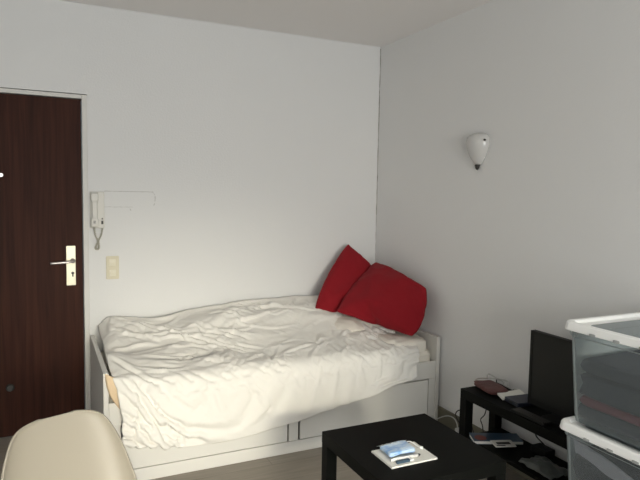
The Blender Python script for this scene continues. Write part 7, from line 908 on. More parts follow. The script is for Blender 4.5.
# ------------------------------------------------------------------ pillows
PILF = []
def pil_faces(N=34):
    idx = {}; n = 0; f = []
    for s in (1, -1):
        for i in range(N+1):
            for j in range(N+1):
                e = i in (0, N) or j in (0, N)
                if e and (i, j, 1) in idx: idx[(i, j, s)] = idx[(i, j, 1)]; continue
                idx[(i, j, s)] = n; n += 1
        for i in range(N):
            for j in range(N):
                q = (idx[(i,j,s)], idx[(i+1,j,s)], idx[(i+1,j+1,s)], idx[(i,j+1,s)])
                f.append(q if s == 1 else q[::-1])
    return f, n
PF, PN = pil_faces()
PP = unpack([6,1,1,2,1,1,1,1,1,1,1,1,0,2,2,2,5,-6,-2,-1,0,0,2,5,-7,-4,-2,-2,-2,-2,-1,-2,-2,-1,-2,24,-2,0,0,0,0,3,0,0,1,2,3,-2,1,3,-4,-1,0,3,3,-5,-1,-2,-1,0,
1,3,-3,-4,-2,-2,-1,0,-1,2,23,-1,-1,-1,0,0,-1,1,0,1,3,-2,-1,0,0,0,0,1,4,1,-4,3,-3,-2,1,-1,1,-1,-3,-2,-1,1,-2,2,2,23,-1,-1,-2,0,-1,-1,0,-1,0,0,0,0,1,0,
1,-1,-1,1,0,1,1,2,-4,-1,-1,0,-1,0,0,1,-2,1,2,1,24,-1,-1,-2,-1,-1,0,-1,-1,0,-1,0,0,0,0,0,0,0,0,0,1,2,0,-3,-1,0,0,-1,1,1,-2,1,1,1,2,24,-1,-1,-2,-1,
-1,-1,-1,0,-1,0,-1,0,0,-1,0,0,0,0,0,0,0,0,0,1,-2,0,1,0,0,0,1,0,2,2,23,0,-1,-2,-1,-2,-1,0,-1,-1,0,0,-1,0,0,-1,0,0,0,0,0,0,0,1,-1,0,0,0,0,0,
1,1,0,2,2,23,-1,-1,-1,-1,-2,-1,-1,-1,0,-1,0,0,-1,0,0,0,0,0,-1,0,0,0,0,0,1,0,0,0,0,0,1,0,2,3,23,-1,-1,-1,-1,-2,-1,-1,-1,-1,0,0,-1,0,0,0,0,-1,0,0,
0,0,0,0,0,0,0,1,0,0,0,0,1,2,3,23,-1,-1,-1,-1,-2,-1,-2,-1,0,-1,0,0,0,-1,0,0,0,0,0,0,0,0,0,0,0,0,1,0,0,0,0,1,2,2,23,-1,-1,0,-2,-1,-1,-2,-1,-1,
0,-1,0,0,0,0,0,0,0,0,0,0,0,0,0,0,0,1,-1,0,1,0,1,2,2,23,-1,-1,-1,-1,-1,-2,-1,-1,-1,-1,0,0,0,0,0,0,0,0,0,0,0,0,0,0,0,0,0,0,0,1,-1,2,1,3,
22,0,-1,-1,-2,-4,0,-1,0,-1,0,0,0,0,0,0,0,0,0,0,0,0,0,0,0,0,0,0,0,0,0,0,2,1,2,23,-1,-1,-2,-4,-1,-1,-1,0,1,0,0,0,0,0,0,0,0,0,0,0,0,0,0,0,
0,0,0,0,0,0,0,2,0,1,23,1,-3,-4,-1,-1,0,-2,1,1,0,-1,1,0,0,0,0,0,0,0,0,0,0,0,0,0,0,0,0,0,0,0,1,1,0,24,0,-5,-1,-1,-2,-1,0,0,1,1,-1,1,0,0,
0,0,0,0,0,0,0,0,0,0,0,0,0,0,0,0,0,0,2,-1,15,8,-6,2,-5,0,1,0,0,1,0,0,1,0,0,0,0,0,0,0,0,0,0,0,0,0,0,0,0,0,0,0,0,2,-3,13,6,0,-5,0,
2,0,1,0,1,0,0,1,0,0,0,0,0,0,0,0,0,0,0,0,0,0,0,0,0,0,0,0,1,-2,12,5,1,-5,1,2,0,1,0,0,1,0,1,0,0,0,0,0,0,0,0,0,0,0,0,0,0,0,0,0,
0,0,0,0,-3,13,4,-2,-1,1,1,2,0,1,0,1,0,1,0,0,0,0,0,0,0,0,0,0,0,0,0,0,0,0,0,0,0,0,-2,-2,13,1,0,1,1,1,1,1,1,0,1,0,0,0,0,1,0,0,0,0,
0,0,0,0,0,0,0,0,0,0,0,0,0,-3,-2,14,0,1,1,1,1,0,1,2,0,1,0,0,0,0,0,1,0,0,0,0,0,0,0,0,0,0,0,0,0,0,0,-1,-2,-2,14,0,0,2,1,1,0,1,1,1,
0,1,0,0,0,0,0,0,1,0,0,0,0,0,0,0,-1,1,0,0,0,0,-2,-1,-3,14,1,0,1,2,0,1,1,1,1,0,0,1,0,0,0,0,0,0,1,0,0,0,0,0,0,-1,0,1,0,0,-1,-2,-1,-2,
14,1,0,1,1,1,1,1,1,1,0,0,1,0,0,0,0,0,0,0,1,0,0,0,0,-1,0,0,0,1,-1,0,-2,-1,-2,14,1,0,1,1,1,1,1,1,0,1,0,0,0,1,0,0,0,0,0,0,0,0,0,0,
0,0,0,0,0,0,0,-2,-2,-1,14,1,0,1,1,1,1,1,1,0,0,0,1,0,0,0,1,0,0,0,0,0,0,0,0,0,0,0,-1,1,0,0,-2,-2,-1,14,0,1,1,1,1,1,1,0,0,1,0,0,1,0,
0,0,1,0,0,0,0,0,0,-1,0,1,0,-1,0,0,0,-1,-2,-1,13,1,1,1,1,1,1,0,0,1,0,1,0,0,1,0,0,0,0,1,0,0,0,0,-1,0,0,0,0,0,-1,1,-1,-2,-2,14,1,1,1,1,
1,0,1,0,0,1,0,1,0,0,0,1,0,0,0,0,0,0,0,0,0,-1,0,0,1,-1,0,0,-2,-2,14,0,1,2,1,0,1,0,1,0,1,0,0,1,0,0,0,0,0,-1,1,0,1,0,0,-1,0,0,-1,0,
1,-1,0,-1,-2,14,0,1,1,1,0,1,0,1,0,1,0,0,1,0,0,0,0,0,-1,-1,2,0,0,0,1,0,-1,0,0,-1,1,-1,0,-2,13,1,1,1,0,0,1,0,1,0,-1,-1,-2,2,1,0,0,1,0,0,
0,0,-1,-2,-2,4,1,1,1,0,0,0,0,0,-2,13,1,0,0,0,0,0,0,-2,-3,1,1,0,-1,-2,-3,-2,5,1,1,1,1,-2,-4,2,3,2,1,1,2,1,1,0,0,-2,14,-1,-2,-1,-1,-1,-1,-1,-1,-1,
-1,-1,0,-1,-1,-2,-2,-1,-7,1,7,3,2,1,1,2,1,1,2,1,2,1,2,2,1,-575,-1,0,1,0,1,0,1,2,2,2,-4,-2,0,0,0,-1,1,2,5,-5,-3,-1,-1,-1,0,0,1,0,1,0,-3,-1,22,-2,
0,-1,0,-1,0,0,0,1,0,-1,1,1,2,0,-3,-1,-1,0,0,1,2,-2,-1,0,0,1,1,0,-2,-1,2,22,-3,-1,0,0,-1,-1,0,0,-1,0,0,1,0,2,0,-2,-1,0,-1,0,1,0,0,1,-1,1,-1,0,
0,0,1,2,21,-2,-1,-1,0,-1,0,-1,0,-1,0,0,-1,0,0,0,0,0,0,0,0,0,1,1,-1,0,0,0,0,0,1,1,1,22,-2,-2,0,-1,0,-1,0,-1,0,-1,0,0,-1,0,0,0,0,0,0,0,1,0,
0,0,0,0,0,1,0,1,1,1,22,-2,-2,-1,0,-1,-1,0,0,-1,0,-1,0,0,0,0,0,0,0,0,0,0,0,0,0,0,1,0,1,0,1,1,1,22,-2,-3,-1,-1,1,-1,-1,0,0,0,-1,0,0,0,-1,0,
0,0,0,0,1,0,0,0,0,0,1,0,1,1,1,1,21,-2,-2,-1,-1,-1,1,-1,-1,0,0,0,0,-1,0,0,0,0,0,0,0,0,0,1,0,0,0,0,1,1,1,1,1,21,-2,-2,-2,-1,0,0,0,-1,0,0,
0,-1,0,0,0,0,0,0,0,0,0,0,0,0,1,0,0,1,1,1,0,1,21,-2,-1,-2,-1,-1,1,-1,0,0,-1,0,0,0,0,0,0,0,0,0,0,0,0,0,0,0,0,1,1,1,1,-1,2,21,-2,-1,-2,-1,
-1,0,0,0,-1,0,0,0,0,0,0,0,0,0,0,0,0,0,0,0,0,0,1,1,1,1,-1,1,22,-2,-2,-1,-1,-2,0,0,0,0,0,0,0,0,0,0,0,0,0,0,0,0,0,0,0,0,-1,2,1,0,0,1,
1,22,-2,-2,-1,-2,-1,0,0,0,0,0,0,0,0,0,0,0,0,0,0,0,0,0,0,0,-1,0,1,1,0,1,1,0,22,-1,-2,-1,-2,-1,0,0,0,0,0,0,0,0,0,0,0,0,0,0,0,0,-1,1,-1,0,
0,0,2,0,0,2,0,22,-2,-1,-3,0,-1,0,0,0,0,0,0,0,0,0,0,0,0,0,0,0,0,0,-1,0,0,0,0,1,1,0,0,-3,26,-1,-7,1,0,1,0,0,0,0,0,0,0,0,0,0,0,0,0,0,
0,0,0,-1,0,0,0,0,-1,0,3,-2,-2,25,-5,-1,1,0,0,1,0,0,0,0,0,0,0,0,0,0,0,0,0,0,0,0,-1,0,0,0,0,-1,0,2,-1,-2,20,0,-1,1,0,0,1,0,0,0,0,0,0,0,
0,0,0,0,0,0,0,0,0,-1,0,0,0,0,-1,0,-1,0,-1,19,1,0,1,0,0,1,0,0,0,0,0,0,0,0,0,0,0,0,0,0,0,0,-1,0,0,0,-1,0,0,-1,0,-1,15,2,3,1,0,0,0,1,
0,0,0,0,0,0,0,0,0,0,0,0,0,0,0,-1,0,0,0,-1,0,0,-1,0,-1,15,1,4,0,1,0,0,1,0,0,0,0,0,0,0,0,0,0,0,0,0,0,-1,0,0,0,0,-1,0,-1,0,-1,-1,15,2,
2,2,1,0,0,0,0,0,1,0,0,0,0,0,0,0,0,-1,0,0,0,0,0,0,0,-1,0,-1,0,-1,-1,15,2,2,2,0,1,0,0,0,0,0,0,0,0,0,0,0,0,0,0,0,0,0,0,0,0,0,-1,0,
-1,0,-1,-1,15,2,2,1,0,1,1,0,0,0,0,0,0,0,0,0,0,0,0,0,0,0,0,0,0,0,0,-1,0,-1,-1,-1,0,15,2,2,0,1,1,0,0,1,0,0,0,0,0,0,0,0,0,0,0,0,0,0,
0,0,0,-1,0,0,-1,-1,-1,-1,16,2,1,1,1,0,1,0,0,0,0,1,0,0,0,0,0,0,0,0,0,0,0,-1,1,0,-1,0,0,-1,-1,-1,-1,16,2,1,1,1,0,1,0,-1,1,0,0,0,0,1,0,0,
0,0,0,0,-1,0,0,0,0,0,-1,0,0,-1,-1,-1,15,3,1,1,0,1,0,0,0,0,0,1,0,0,0,0,0,0,0,0,0,0,0,0,0,0,0,-1,0,0,-1,-1,-1,15,2,1,1,1,0,0,0,0,0,1,
0,1,0,0,0,0,0,-1,1,0,0,-1,0,0,0,0,0,0,-1,0,-1,-1,15,2,1,1,0,0,0,0,1,0,0,1,-1,-2,1,1,1,0,0,-1,0,1,0,-1,1,0,0,0,-1,0,-1,0,-1,15,1,2,-1,0,
-1,1,1,0,0,0,-4,2,0,0,2,1,0,0,-1,1,1,0,0,-1,-1,1,0,0,1,-1,0,-1,15,1,-1,-1,0,1,0,1,0,-2,-2,-3,3,1,1,-1,2,1,1,1,0,0,0,0,-1,0,-1,1,-1,0,2,0,
0,15,-3,-1,1,1,0,0,-1,-1,-2,-3,-3,3,2,1,0,1,-1,0,-1,-4,5,2,1,1,1,0,0,0,-1,1,2,2,0,18,18,18,18,18,17,18,18,18,18,18,18,18,17,18,17,17,18,18,18,18,18,17,17,17,
18,18,18,18,18,17,18,18,18,-601,15,18,17,18,18,18,18,18,18,18,18,18,18,17,18,18,18,18,17,17,18,18,17,18,18,18,17,18,18,18,18,18,18,14,-597,14,16,18,18,18,18,18,18,18,18,18,18,17,18,18,
18,18,17,18,18,18,17,18,18,18,18,18,17,18,18,18,18,13,16,-592,12,16,17,18,18,18,18,18,18,18,18,18,18,18,18,17,18,18,18,18,18,18,17,18,18,18,18,17,18,18,17,15,14,16,-588,12,15,17,17,18,
18,18,18,18,18,18,18,18,18,18,18,18,18,18,18,17,18,17,18,18,18,18,18,17,18,17,13,14,16,-583,12,14,16,17,17,18,18,18,18,18,18,18,18,18,18,18,18,18,18,18,18,18,18,17,18,18,18,17,18,16,
17,16,14,13,-580,13,14,15,16,17,17,18,18,18,18,18,18,18,18,18,18,18,18,18,18,18,18,18,18,18,17,18,18,16,17,17,17,13,10,-575,13,14,15,15,17,17,17,18,18,18,18,18,18,18,18,18,18,18,18,18,
18,18,18,18,18,18,18,16,17,18,17,17,11,9,-570,12,14,14,16,16,16,18,17,18,18,18,18,18,18,18,18,18,18,18,18,18,18,18,18,18,18,17,17,18,17,18,16,10,8,-566,13,15,13,15,16,15,17,18,17,18,
18,18,18,18,18,18,18,18,18,19,17,18,18,18,18,18,17,17,18,18,16,17,8,7,-561,15,13,13,15,16,15,16,17,18,18,18,18,18,18,18,18,18,18,18,18,18,18,18,17,18,18,17,18,18,17,17,16,3,10,-556,
16,13,11,15,16,16,15,16,17,18,18,18,18,18,18,18,18,18,18,18,18,18,18,18,17,18,18,17,18,17,18,15,7,3,-550,12,14,15,16,17,15,16,13,15,17,18,18,18,18,18,18,18,18,18,18,18,18,18,18,18,
17,18,18,17,18,17,14,10,-2,-542,9,15,17,17,15,16,15,14,12,15,18,18,18,18,18,18,18,18,18,18,18,18,18,18,18,17,18,18,17,18,18,12,10,-10,-526,5,17,17,16,15,13,12,16,15,12,18,18,18,18,18,
18,18,18,18,18,18,18,18,18,18,17,18,18,18,17,18,8,13,-6,-528,9,17,15,15,9,13,13,15,15,16,18,18,18,18,18,18,18,18,18,18,18,18,18,18,18,17,18,18,18,18,17,12,8,-11,-508,-2,11,18,7,13,
14,14,15,16,17,18,18,18,18,18,18,18,18,18,18,18,18,18,18,18,17,18,18,18,18,17,13,3,-14,-508,18,-4,10,14,17,14,13,14,17,18,17,18,18,18,18,18,18,18,18,18,18,18,18,18,18,17,18,18,18,18,
17,14,-2,-12,-512,16,10,0,15,17,16,14,13,18,17,18,18,18,18,18,18,18,18,18,18,18,18,18,18,18,17,18,18,18,18,17,14,-8,2,-526,15,6,7,16,16,17,14,16,17,18,18,18,18,18,18,18,18,18,18,18,
18,18,18,18,18,17,18,18,18,18,17,14,1,0,-539,11,10,12,16,14,16,16,17,18,18,18,18,18,18,18,18,18,18,18,18,18,18,17,18,18,18,18,18,18,18,17,13,5,0,-544,8,11,14,16,15,16,18,16,17,18,
18,18,18,18,18,18,18,18,18,18,18,18,18,18,18,18,18,18,18,18,17,11,8,3,-550,9,11,16,14,15,17,17,17,17,18,18,18,18,18,18,18,18,18,18,18,18,18,18,18,18,18,18,18,17,18,18,6,11,8,-555,
10,11,15,16,16,15,17,17,18,18,18,18,18,18,18,18,18,18,18,18,18,18,18,18,18,17,18,18,18,18,18,9,6,12,-560,12,11,14,16,15,17,17,18,18,18,18,18,18,18,18,18,18,18,18,18,18,18,18,18,18,
17,18,18,18,18,17,13,6,10,-563,11,12,15,15,16,17,18,18,18,18,18,18,18,18,18,18,18,18,18,18,18,18,18,18,18,17,18,17,18,18,18,14,10,7,-567,12,12,16,14,17,17,18,18,18,18,18,18,18,18,18,
18,18,18,18,18,18,18,18,18,17,18,18,17,18,18,18,15,11,7,-571,14,11,14,16,17,18,18,18,18,18,17,18,18,18,18,19,18,18,18,18,18,17,18,18,18,18,18,17,17,18,18,17,12,7,-576,14,14,13,16,18,
18,18,17,18,18,18,18,18,18,18,18,18,18,18,18,18,18,18,18,18,18,18,17,17,18,18,17,13,8,-580,12,14,15,18,18,17,18,18,18,18,18,18,18,18,18,18,18,18,18,18,18,18,18,18,18,18,17,18,18,17,
17,18,15,8,-584,11,15,17,18,17,18,18,18,18,18,18,18,18,18,18,18,18,18,18,18,18,18,18,18,18,18,17,17,18,18,17,18,17,8,-589,12,16,18,18,17,18,18,18,18,18,18,18,18,18,18,18,18,18,18,18,
17,18,18,18,18,18,18,18,17,18,18,16,18,10,-593,13,17,18,18,18,18,17,18,18,18,18,18,18,18,18,18,18,18,17,18,18,18,18,18,17,18,18,18,18,18,17,18,17,13,-599,15,18,18,18,18,18,18,18,17,18,
18,18,18,18,18,18,17,18,18,18,18,17,17,18,18,18,18,18,18,18,18,17,18,15,-603,18,18,18,18,17,18,18,18,18,18,18,18,17,18,18,18,18,17,18,16,18,17,18,18,18,18,18,18,18,17,18,18,18,18,-588,
18,17,18,18,18,18,18,18,18,18,17,18,18,18,18,18,18,18,17,17,18,17,18,18,18,18,18,18,18,18,17,18,-569,16,18,18,17,18,18,18,18,18,18,18,18,18,18,18,17,18,18,18,18,18,17,18,18,18,18,18,
17,18,18,18,16,-567,15,17,18,18,18,18,18,18,18,18,18,18,17,18,18,18,18,18,18,18,18,18,18,17,18,18,18,18,18,18,17,15,-564,13,18,17,18,18,18,18,17,18,18,18,18,18,18,18,18,18,18,18,18,18,
18,17,18,18,18,18,18,18,17,17,14,-561,13,17,18,17,18,18,17,18,18,18,18,18,18,18,18,18,18,18,18,18,18,18,18,18,18,18,18,17,18,17,15,14,-557,12,16,17,18,17,18,18,18,18,18,18,18,18,18,18,
18,18,18,18,18,18,18,18,18,18,18,18,17,18,16,15,14,-552,10,14,17,18,18,17,18,18,18,18,18,18,18,18,18,18,18,18,18,18,18,18,18,18,18,18,18,17,17,17,14,14,-546,8,11,17,18,18,18,17,18,18,
18,18,18,18,18,18,18,18,18,18,18,18,18,18,18,18,18,18,17,17,16,14,12,-545,13,9,16,18,18,17,18,18,18,18,18,18,18,18,18,18,18,18,18,18,18,18,18,18,18,18,18,17,16,15,10,14,-542,11,12,17,
17,18,18,17,18,18,18,18,18,18,18,18,18,18,18,18,18,18,18,18,18,18,18,18,16,16,14,9,13,-539,11,14,17,16,17,18,18,18,18,18,18,18,18,18,18,18,18,18,18,18,18,18,18,18,18,17,18,16,15,15,
13,6,-534,11,15,18,14,16,18,18,18,18,18,18,18,18,18,18,18,18,18,18,18,18,18,18,18,17,18,17,15,13,14,17,11,-538,11,17,18,15,13,18,18,18,18,18,18,18,18,18,18,18,18,18,18,18,18,18,18,17,
18,18,13,16,13,16,17,10,-535,12,17,17,14,13,18,18,18,18,18,18,18,18,18,18,18,18,18,18,18,18,18,18,18,18,17,15,11,17,17,14,8,-530,11,18,12,17,13,18,18,18,18,18,18,18,18,18,18,18,18,18,
18,18,18,18,18,18,18,18,15,12,14,18,9,2,-513,6,10,16,16,17,18,18,18,18,18,18,18,18,18,18,18,18,18,18,18,18,18,18,18,18,18,17,15,15,11,2,13,-508,12,-4,15,17,18,17,18,18,18,18,18,18,
18,18,18,18,18,18,18,18,18,18,18,18,18,18,17,16,15,4,12,13,-501,-1,-3,16,17,17,18,18,18,18,18,18,18,18,18,18,18,18,18,18,18,18,18,18,18,18,18,17,17,16,10,11,10,-513,6,-3,16,18,17,18,
18,18,18,18,18,18,18,18,18,18,18,18,18,18,18,18,18,18,18,17,18,17,16,13,9,10,-525,6,8,16,18,17,18,18,18,18,18,18,18,18,18,18,18,18,18,18,18,18,18,18,18,18,18,17,18,15,14,7,10,-529,
7,12,16,18,17,18,18,18,18,18,18,18,18,18,18,18,18,18,18,18,18,18,18,18,18,18,18,17,14,16,11,10,-536,8,16,13,18,17,18,18,18,18,18,18,18,18,18,18,18,18,18,18,18,18,18,18,18,18,18,18,
17,15,15,12,12,-541,9,15,15,18,18,18,17,18,18,18,18,18,18,18,18,18,18,18,18,18,18,18,18,18,18,18,18,17,16,14,11,13,-542,9,15,17,18,17,17,18,18,18,18,18,18,18,18,18,18,18,18,18,18,18,
18,18,18,18,18,18,17,17,12,14,11,-543,9,16,18,16,18,17,18,18,18,18,18,18,18,18,18,18,18,18,18,18,18,18,18,18,18,18,18,17,18,14,14,12,-547,8,17,17,17,18,18,17,18,18,18,18,18,18,18,18,
18,18,18,18,18,18,18,18,18,18,18,18,17,18,15,14,13,-549,8,16,17,18,18,18,18,18,17,18,18,18,18,18,18,18,18,18,18,18,18,18,18,18,18,18,17,18,18,16,15,13,-555,11,17,18,17,18,18,18,18,18,
18,17,18,18,18,18,18,18,18,18,18,18,18,18,18,18,18,18,17,18,16,16,14,-560,14,17,18,17,18,18,18,18,18,18,18,17,18,18,18,18,18,18,18,18,18,18,18,18,18,18,18,18,16,18,16,15,-563,15,18,16,
18,18,18,18,18,18,18,18,18,17,18,18,18,18,18,18,18,18,18,18,18,18,18,18,18,17,17,17,16,-567,17,17,18,18,18,18,17,18,18,18,18,17,18,18,18,18,18,18,18,18,18,18,18,18,17,18,18,18,18,18,
16,17,-568,16,18,18,18,18,18,18,18,18,18,17,18,17,18,18,18,18,18,18,18,18,17,18,18,18,18,18,18,18,18,18,16,-570,18,18,18,18,18,18,18,18,17,18,18,17,18,18,18,18,18,17,18,18,17,18,18,18,
18,17,18,18,18,18,18,18,93,0,-1,0,-1,-1,0,-1,0,-1,0,-1,0,-1,-1,-1,-2,1,0,0,-1,0,0,-1,0,0,1,0,0,0,0,0,-1,0,0,11,14,0,1,2,0,-2,0,1,-1,-2,-2,1,-1,-1,1,0,
0,-2,-4,2,2,1,0,-1,-2,-4,2,2,1,0,-1,-1,-1,-16,10,16,7,1,2,2,1,0,0,-1,-2,1,0,1,0,0,-1,-1,-4,-2,2,-4,3,2,-3,1,-3,0,2,0,-1,-4,0,-12,-12,8,17,9,6,2,1,3,
2,1,0,0,0,0,0,-1,-2,1,1,-2,-1,-1,-3,-3,5,0,0,-1,-1,-1,-2,-6,2,-11,-11,-12,7,18,9,8,5,2,2,2,2,1,1,1,0,0,0,0,0,-1,0,-1,-2,-3,-2,4,-1,0,-2,-1,-3,-5,1,-7,
-13,-11,-11,6,17,11,9,7,4,2,2,2,1,2,1,0,1,0,0,0,-1,0,0,0,-1,-1,-1,-4,1,-2,-2,-4,-1,-9,-4,-8,-12,-15,4,16,12,9,9,6,4,2,2,1,1,1,1,1,0,0,0,0,0,0,0,-1,
-1,-3,0,-2,-3,-1,-3,-8,-4,-8,-5,-12,-17,2,16,12,10,9,7,6,3,2,2,0,1,1,1,0,0,0,0,0,0,0,-1,0,-2,-2,-3,-2,-1,-8,-5,-2,-6,-8,-13,-18,0,16,12,11,9,8,7,5,3,1,1,1,
0,0,1,0,0,0,0,-1,0,-1,-1,-2,-2,-2,-1,-5,-7,-2,-4,-5,-8,-14,-19,-2,16,10,12,10,9,8,7,4,2,1,0,1,-1,0,0,0,0,-1,0,-1,-1,-1,-1,-2,-2,-2,-7,-4,-2,-4,-8,-5,-16,-19,-5,14,
13,12,10,9,9,8,7,3,1,0,-1,0,0,-1,0,0,-1,-1,-1,0,-2,-1,-2,-2,-4,-5,-2,-3,-4,-6,-8,-18,-18,-8,13,12,14,10,9,9,9,8,7,1,-2,1,-1,0,-1,-1,0,-1,-1,0,-1,-2,-2,-2,-1,-5,
-2,-4,-3,-6,-3,-10,-16,-20,-11,17,12,10,7,5,11,8,12,10,6,-1,-2,0,-1,-1,-1,-1,-1,-1,0,-2,-1,-2,-2,-1,-3,-4,-3,-5,-3,-3,-12,-15,-20,-15,19,9,7,4,9,8,10,12,14,9,0,-1,-1,-1,-1,-1,
-1,-2,-1,0,-1,-2,-2,-2,-1,-3,-4,-2,-5,-2,-4,-13,-15,-18,-22,22,4,3,9,9,13,14,8,10,13,1,0,-1,-2,-1,-1,-1,-2,-1,-1,-1,-1,-2,-2,-2,-2,-4,-2,-4,-2,-5,-16,-12,-20,-21,20,-3,10,10,15,13,
12,10,10,8,1,0,-1,-1,-1,-1,-2,-1,-2,-1,0,-2,-2,-2,-1,-3,-3,-2,-3,-3,-5,-13,-16,-18,-30,20,13,3,16,12,12,11,10,8,5,3,-1,0,-1,-1,-1,-2,-1,-2,-1,0,-2,-2,-2,-1,-2,-3,-2,-3,-3,-5,
-12,-18,-15,-25,7,17,15,12,4,11,13,11,5,3,6,0,-2,0,0,-2,-2,-1,0,-2,-1,-2,-1,-2,-1,-2,-3,-2,-3,-3,-5,-11,-18,-17,-23,10,15,17,11,5,8,11,12,3,6,4,0,-1,-1,-1,-2,-1,0,-1,-2,-1,
-1,-2,-1,-2,-2,-2,-2,-3,-3,-4,-12,-16,-20,-21,13,17,16,9,8,5,12,9,4,3,3,0,-1,-1,-1,-1,0,-1,-1,-2,-1,-1,-1,-1,-2,-2,-3,-1,-3,-3,-5,-11,-18,-20,-18,18,15,14,6,11,9,8,7,3,3,1,
1,-1,-1,-1,0,-1,-1,-1,-1,-1,-1,-1,-1,-2,-2,-2,-2,-3,-2,-5,-13,-17,-21,-15,20,14,12,9,9,8,4,8,5,2,0,1,-1,0,-1,0,-1,0,-1,-1,-1,-1,-1,-1,-4,-1,-2,-2,-2,-3,-4,-15,-15,-21,-13,20,
13,9,11,9,8,5,4,6,1,1,0,0,0,0,0,-1,0,-1,-1,-1,-1,-1,-1,-3,-4,1,-2,-3,-3,-4,-17,-14,-19,-11,18,14,11,7,9,10,5,5,1,2,1,0,1,0,-1,0,0,0,-1,-1,-1,-1,-1,-1,-2,-5,
-2,1,-4,-2,-4,-15,-17,-17,-8,16,15,10,10,8,7,6,1,3,1,2,0,-1,1,0,0,-1,0,0,-1,-1,-1,-1,-2,-2,-3,-5,0,-1,-3,-4,-13,-16,-18,-6,16,14,11,9,8,6,4,1,3,1,1,-1,1,1,0,0,
0,0,-1,0,-1,-1,-2,-1,-2,-3,-5,-3,0,-2,-4,-10,-15,-20,-4,15,14,9,11,7,5,3,2,1,1,0,1,1,0,1,0,0,0,-1,0,-1,-2,-2,-1,-1,-2,-4,-6,0,-2,-3,-9,-14,-20,-2,14,14,11,9,5,4,
2,1,2,1,1,1,1,0,1,0,0,0,-1,-1,0,-2,-1,-3,-2,-1,-2,-5,-5,0,-3,-7,-13,-20,0,15,11,13,7,4,2,2,1,2,1,2,0,1,1,0,0,1,-1,0,-1,-1,-1,-1,-2,-4,-3,0,-2,-6,-5,1,
-6,-12,-19,1,17,11,10,4,3,2,2,2,1,1,1,2,1,0,1,0,0,0,0,-1,-1,-1,-2,-2,-2,-3,-5,0,-1,-7,-4,-1,-10,-20,3,19,9,6,4,2,2,1,2,2,2,1,1,1,0,0,0,0,-1,-3,1,0,
0,-1,-1,-2,-3,-3,-5,-1,-1,-7,-3,-6,-20,5,18,8,4,2,2,2,2,2,1,2,1,0,1,0,0,0,-1,-1,-1,-3,2,0,-1,-1,-1,-2,-2,-2,-6,-2,0,-8,-3,-18,6,16,6,2,1,2,2,2,1,1,-1,0,
-2,2,1,0,0,0,0,-1,0,-2,-1,-3,-3,2,0,-1,-1,-1,-3,-4,0,-6,-16,8,13,1,1,2,1,1,0,-1,-2,1,1,0,0,-1,-2,-1,2,0,0,0,-1,-2,-4,0,2,0,0,-1,1,0,-2,-2,-1,-15,10,0,
0,-1,0,0,0,0,0,0,0,-1,0,0,0,-1,-1,0,-1,0,-1,-1,0,0,0,-1,0,0,0,0,-1,0,-1,0,0,-3,-3,-1,-2,0,-1,-1,-1,1,0,0,-3,-2,-1,-1,0,-1,0,1,2,-2,-2,0,0,-1,1,1,
2,2,2,2,-2,-2,10,-8,-1,-3,-3,-2,-1,-2,-1,-1,0,-2,0,1,2,-1,-4,-2,-1,1,-1,2,3,-2,0,1,1,2,3,2,-2,1,7,9,-10,-5,-1,-3,-3,-2,-2,-2,-2,-1,-1,0,0,2,-1,-3,-1,-1,-1,1,
0,2,1,4,-2,2,0,1,1,3,6,10,6,-11,-4,-6,-1,-2,-3,-2,-3,-2,-2,-2,-1,-1,0,-1,-1,0,0,1,0,1,1,4,-1,0,1,1,2,3,7,6,11,3,-12,-7,-2,-5,-2,-2,-2,-2,-2,-3,-2,-1,-1,-1,
-1,0,0,0,1,0,1,1,2,-1,1,2,2,2,6,4,11,10,2,-13,-9,-4,-1,-5,-2,-2,-1,-2,-2,-2,-2,-1,-1,-1,0,0,0,0,1,0,0,1,2,2,2,1,5,3,7,10,12,2,-14,-12,-5,-3,0,-5,-2,-1,
-1,-2,-2,-2,-1,-1,0,-1,0,0,0,0,1,1,1,2,1,2,3,3,6,7,11,11,4,-16,-14,-6,-4,-2,0,-4,-2,-1,-1,-1,-2,-1,-1,-1,0,0,0,0,0,1,1,1,1,1,3,2,4,7,8,12,13,-2,-12,-16,
-7,-5,-1,-3,-1,-3,-1,-1,0,-1,-2,-1,0,-1,0,0,1,0,1,0,1,1,2,0,4,6,8,9,15,11,-8,-13,-13,-8,-6,-2,0,-3,-2,-1,-1,-1,0,-1,-1,-1,0,0,0,0,0,0,1,1,0,1,3,4,7,9,
11,16,11,-13,-14,-12,-7,-7,-5,-1,1,-3,-1,-1,-1,0,-1,0,-1,-1,1,0,-1,0,0,1,1,0,3,7,1,7,11,10,12,17,-19,-14,-9,-4,-10,-8,-2,0,0,-2,-1,0,0,-1,0,-1,0,0,0,0,-1,0,1,0,
2,6,-1,7,10,12,11,6,14,-17,-14,-6,-4,-9,-12,-3,-1,0,0,-1,0,0,-1,0,0,0,-1,0,0,0,-1,1,0,5,0,3,13,8,12,9,5,15,-19,-14,-3,-5,-12,-12,-3,0,-1,-1,0,0,0,0,0,0,0,-1,
0,0,0,-1,-1,4,0,3,3,11,14,6,6,11,16,-21,-14,-2,-12,-7,-12,-3,0,0,-1,0,0,-1,1,0,0,0,0,0,0,-1,-1,0,2,1,3,3,9,13,12,4,15,18,-24,-17,-13,-9,-7,-6,-2,1,-2,0,0,0,
0,0,1,0,-1,0,0,0,0,-1,0,2,2,2,3,6,10,10,14,17,12,-22,-13,-17,-9,-7,-2,-5,0,-1,-1,0,0,0,0,1,0,-1,0,0,1,-1,-1,2,0,2,3,3,5,8,10,17,14,12,-15,-18,-18,-8,-6,-4,
-3,-1,-1,0,0,-1,1,0,0,0,0,0,0,0,0,-1,1,1,2,3,3,5,6,9,14,15,15,-15,-17,-18,-8,-5,-4,-3,-1,-1,0,0,-1,0,0,0,0,0,0,1,0,0,-1,0,2,3,2,5,5,3,9,13,15,16,
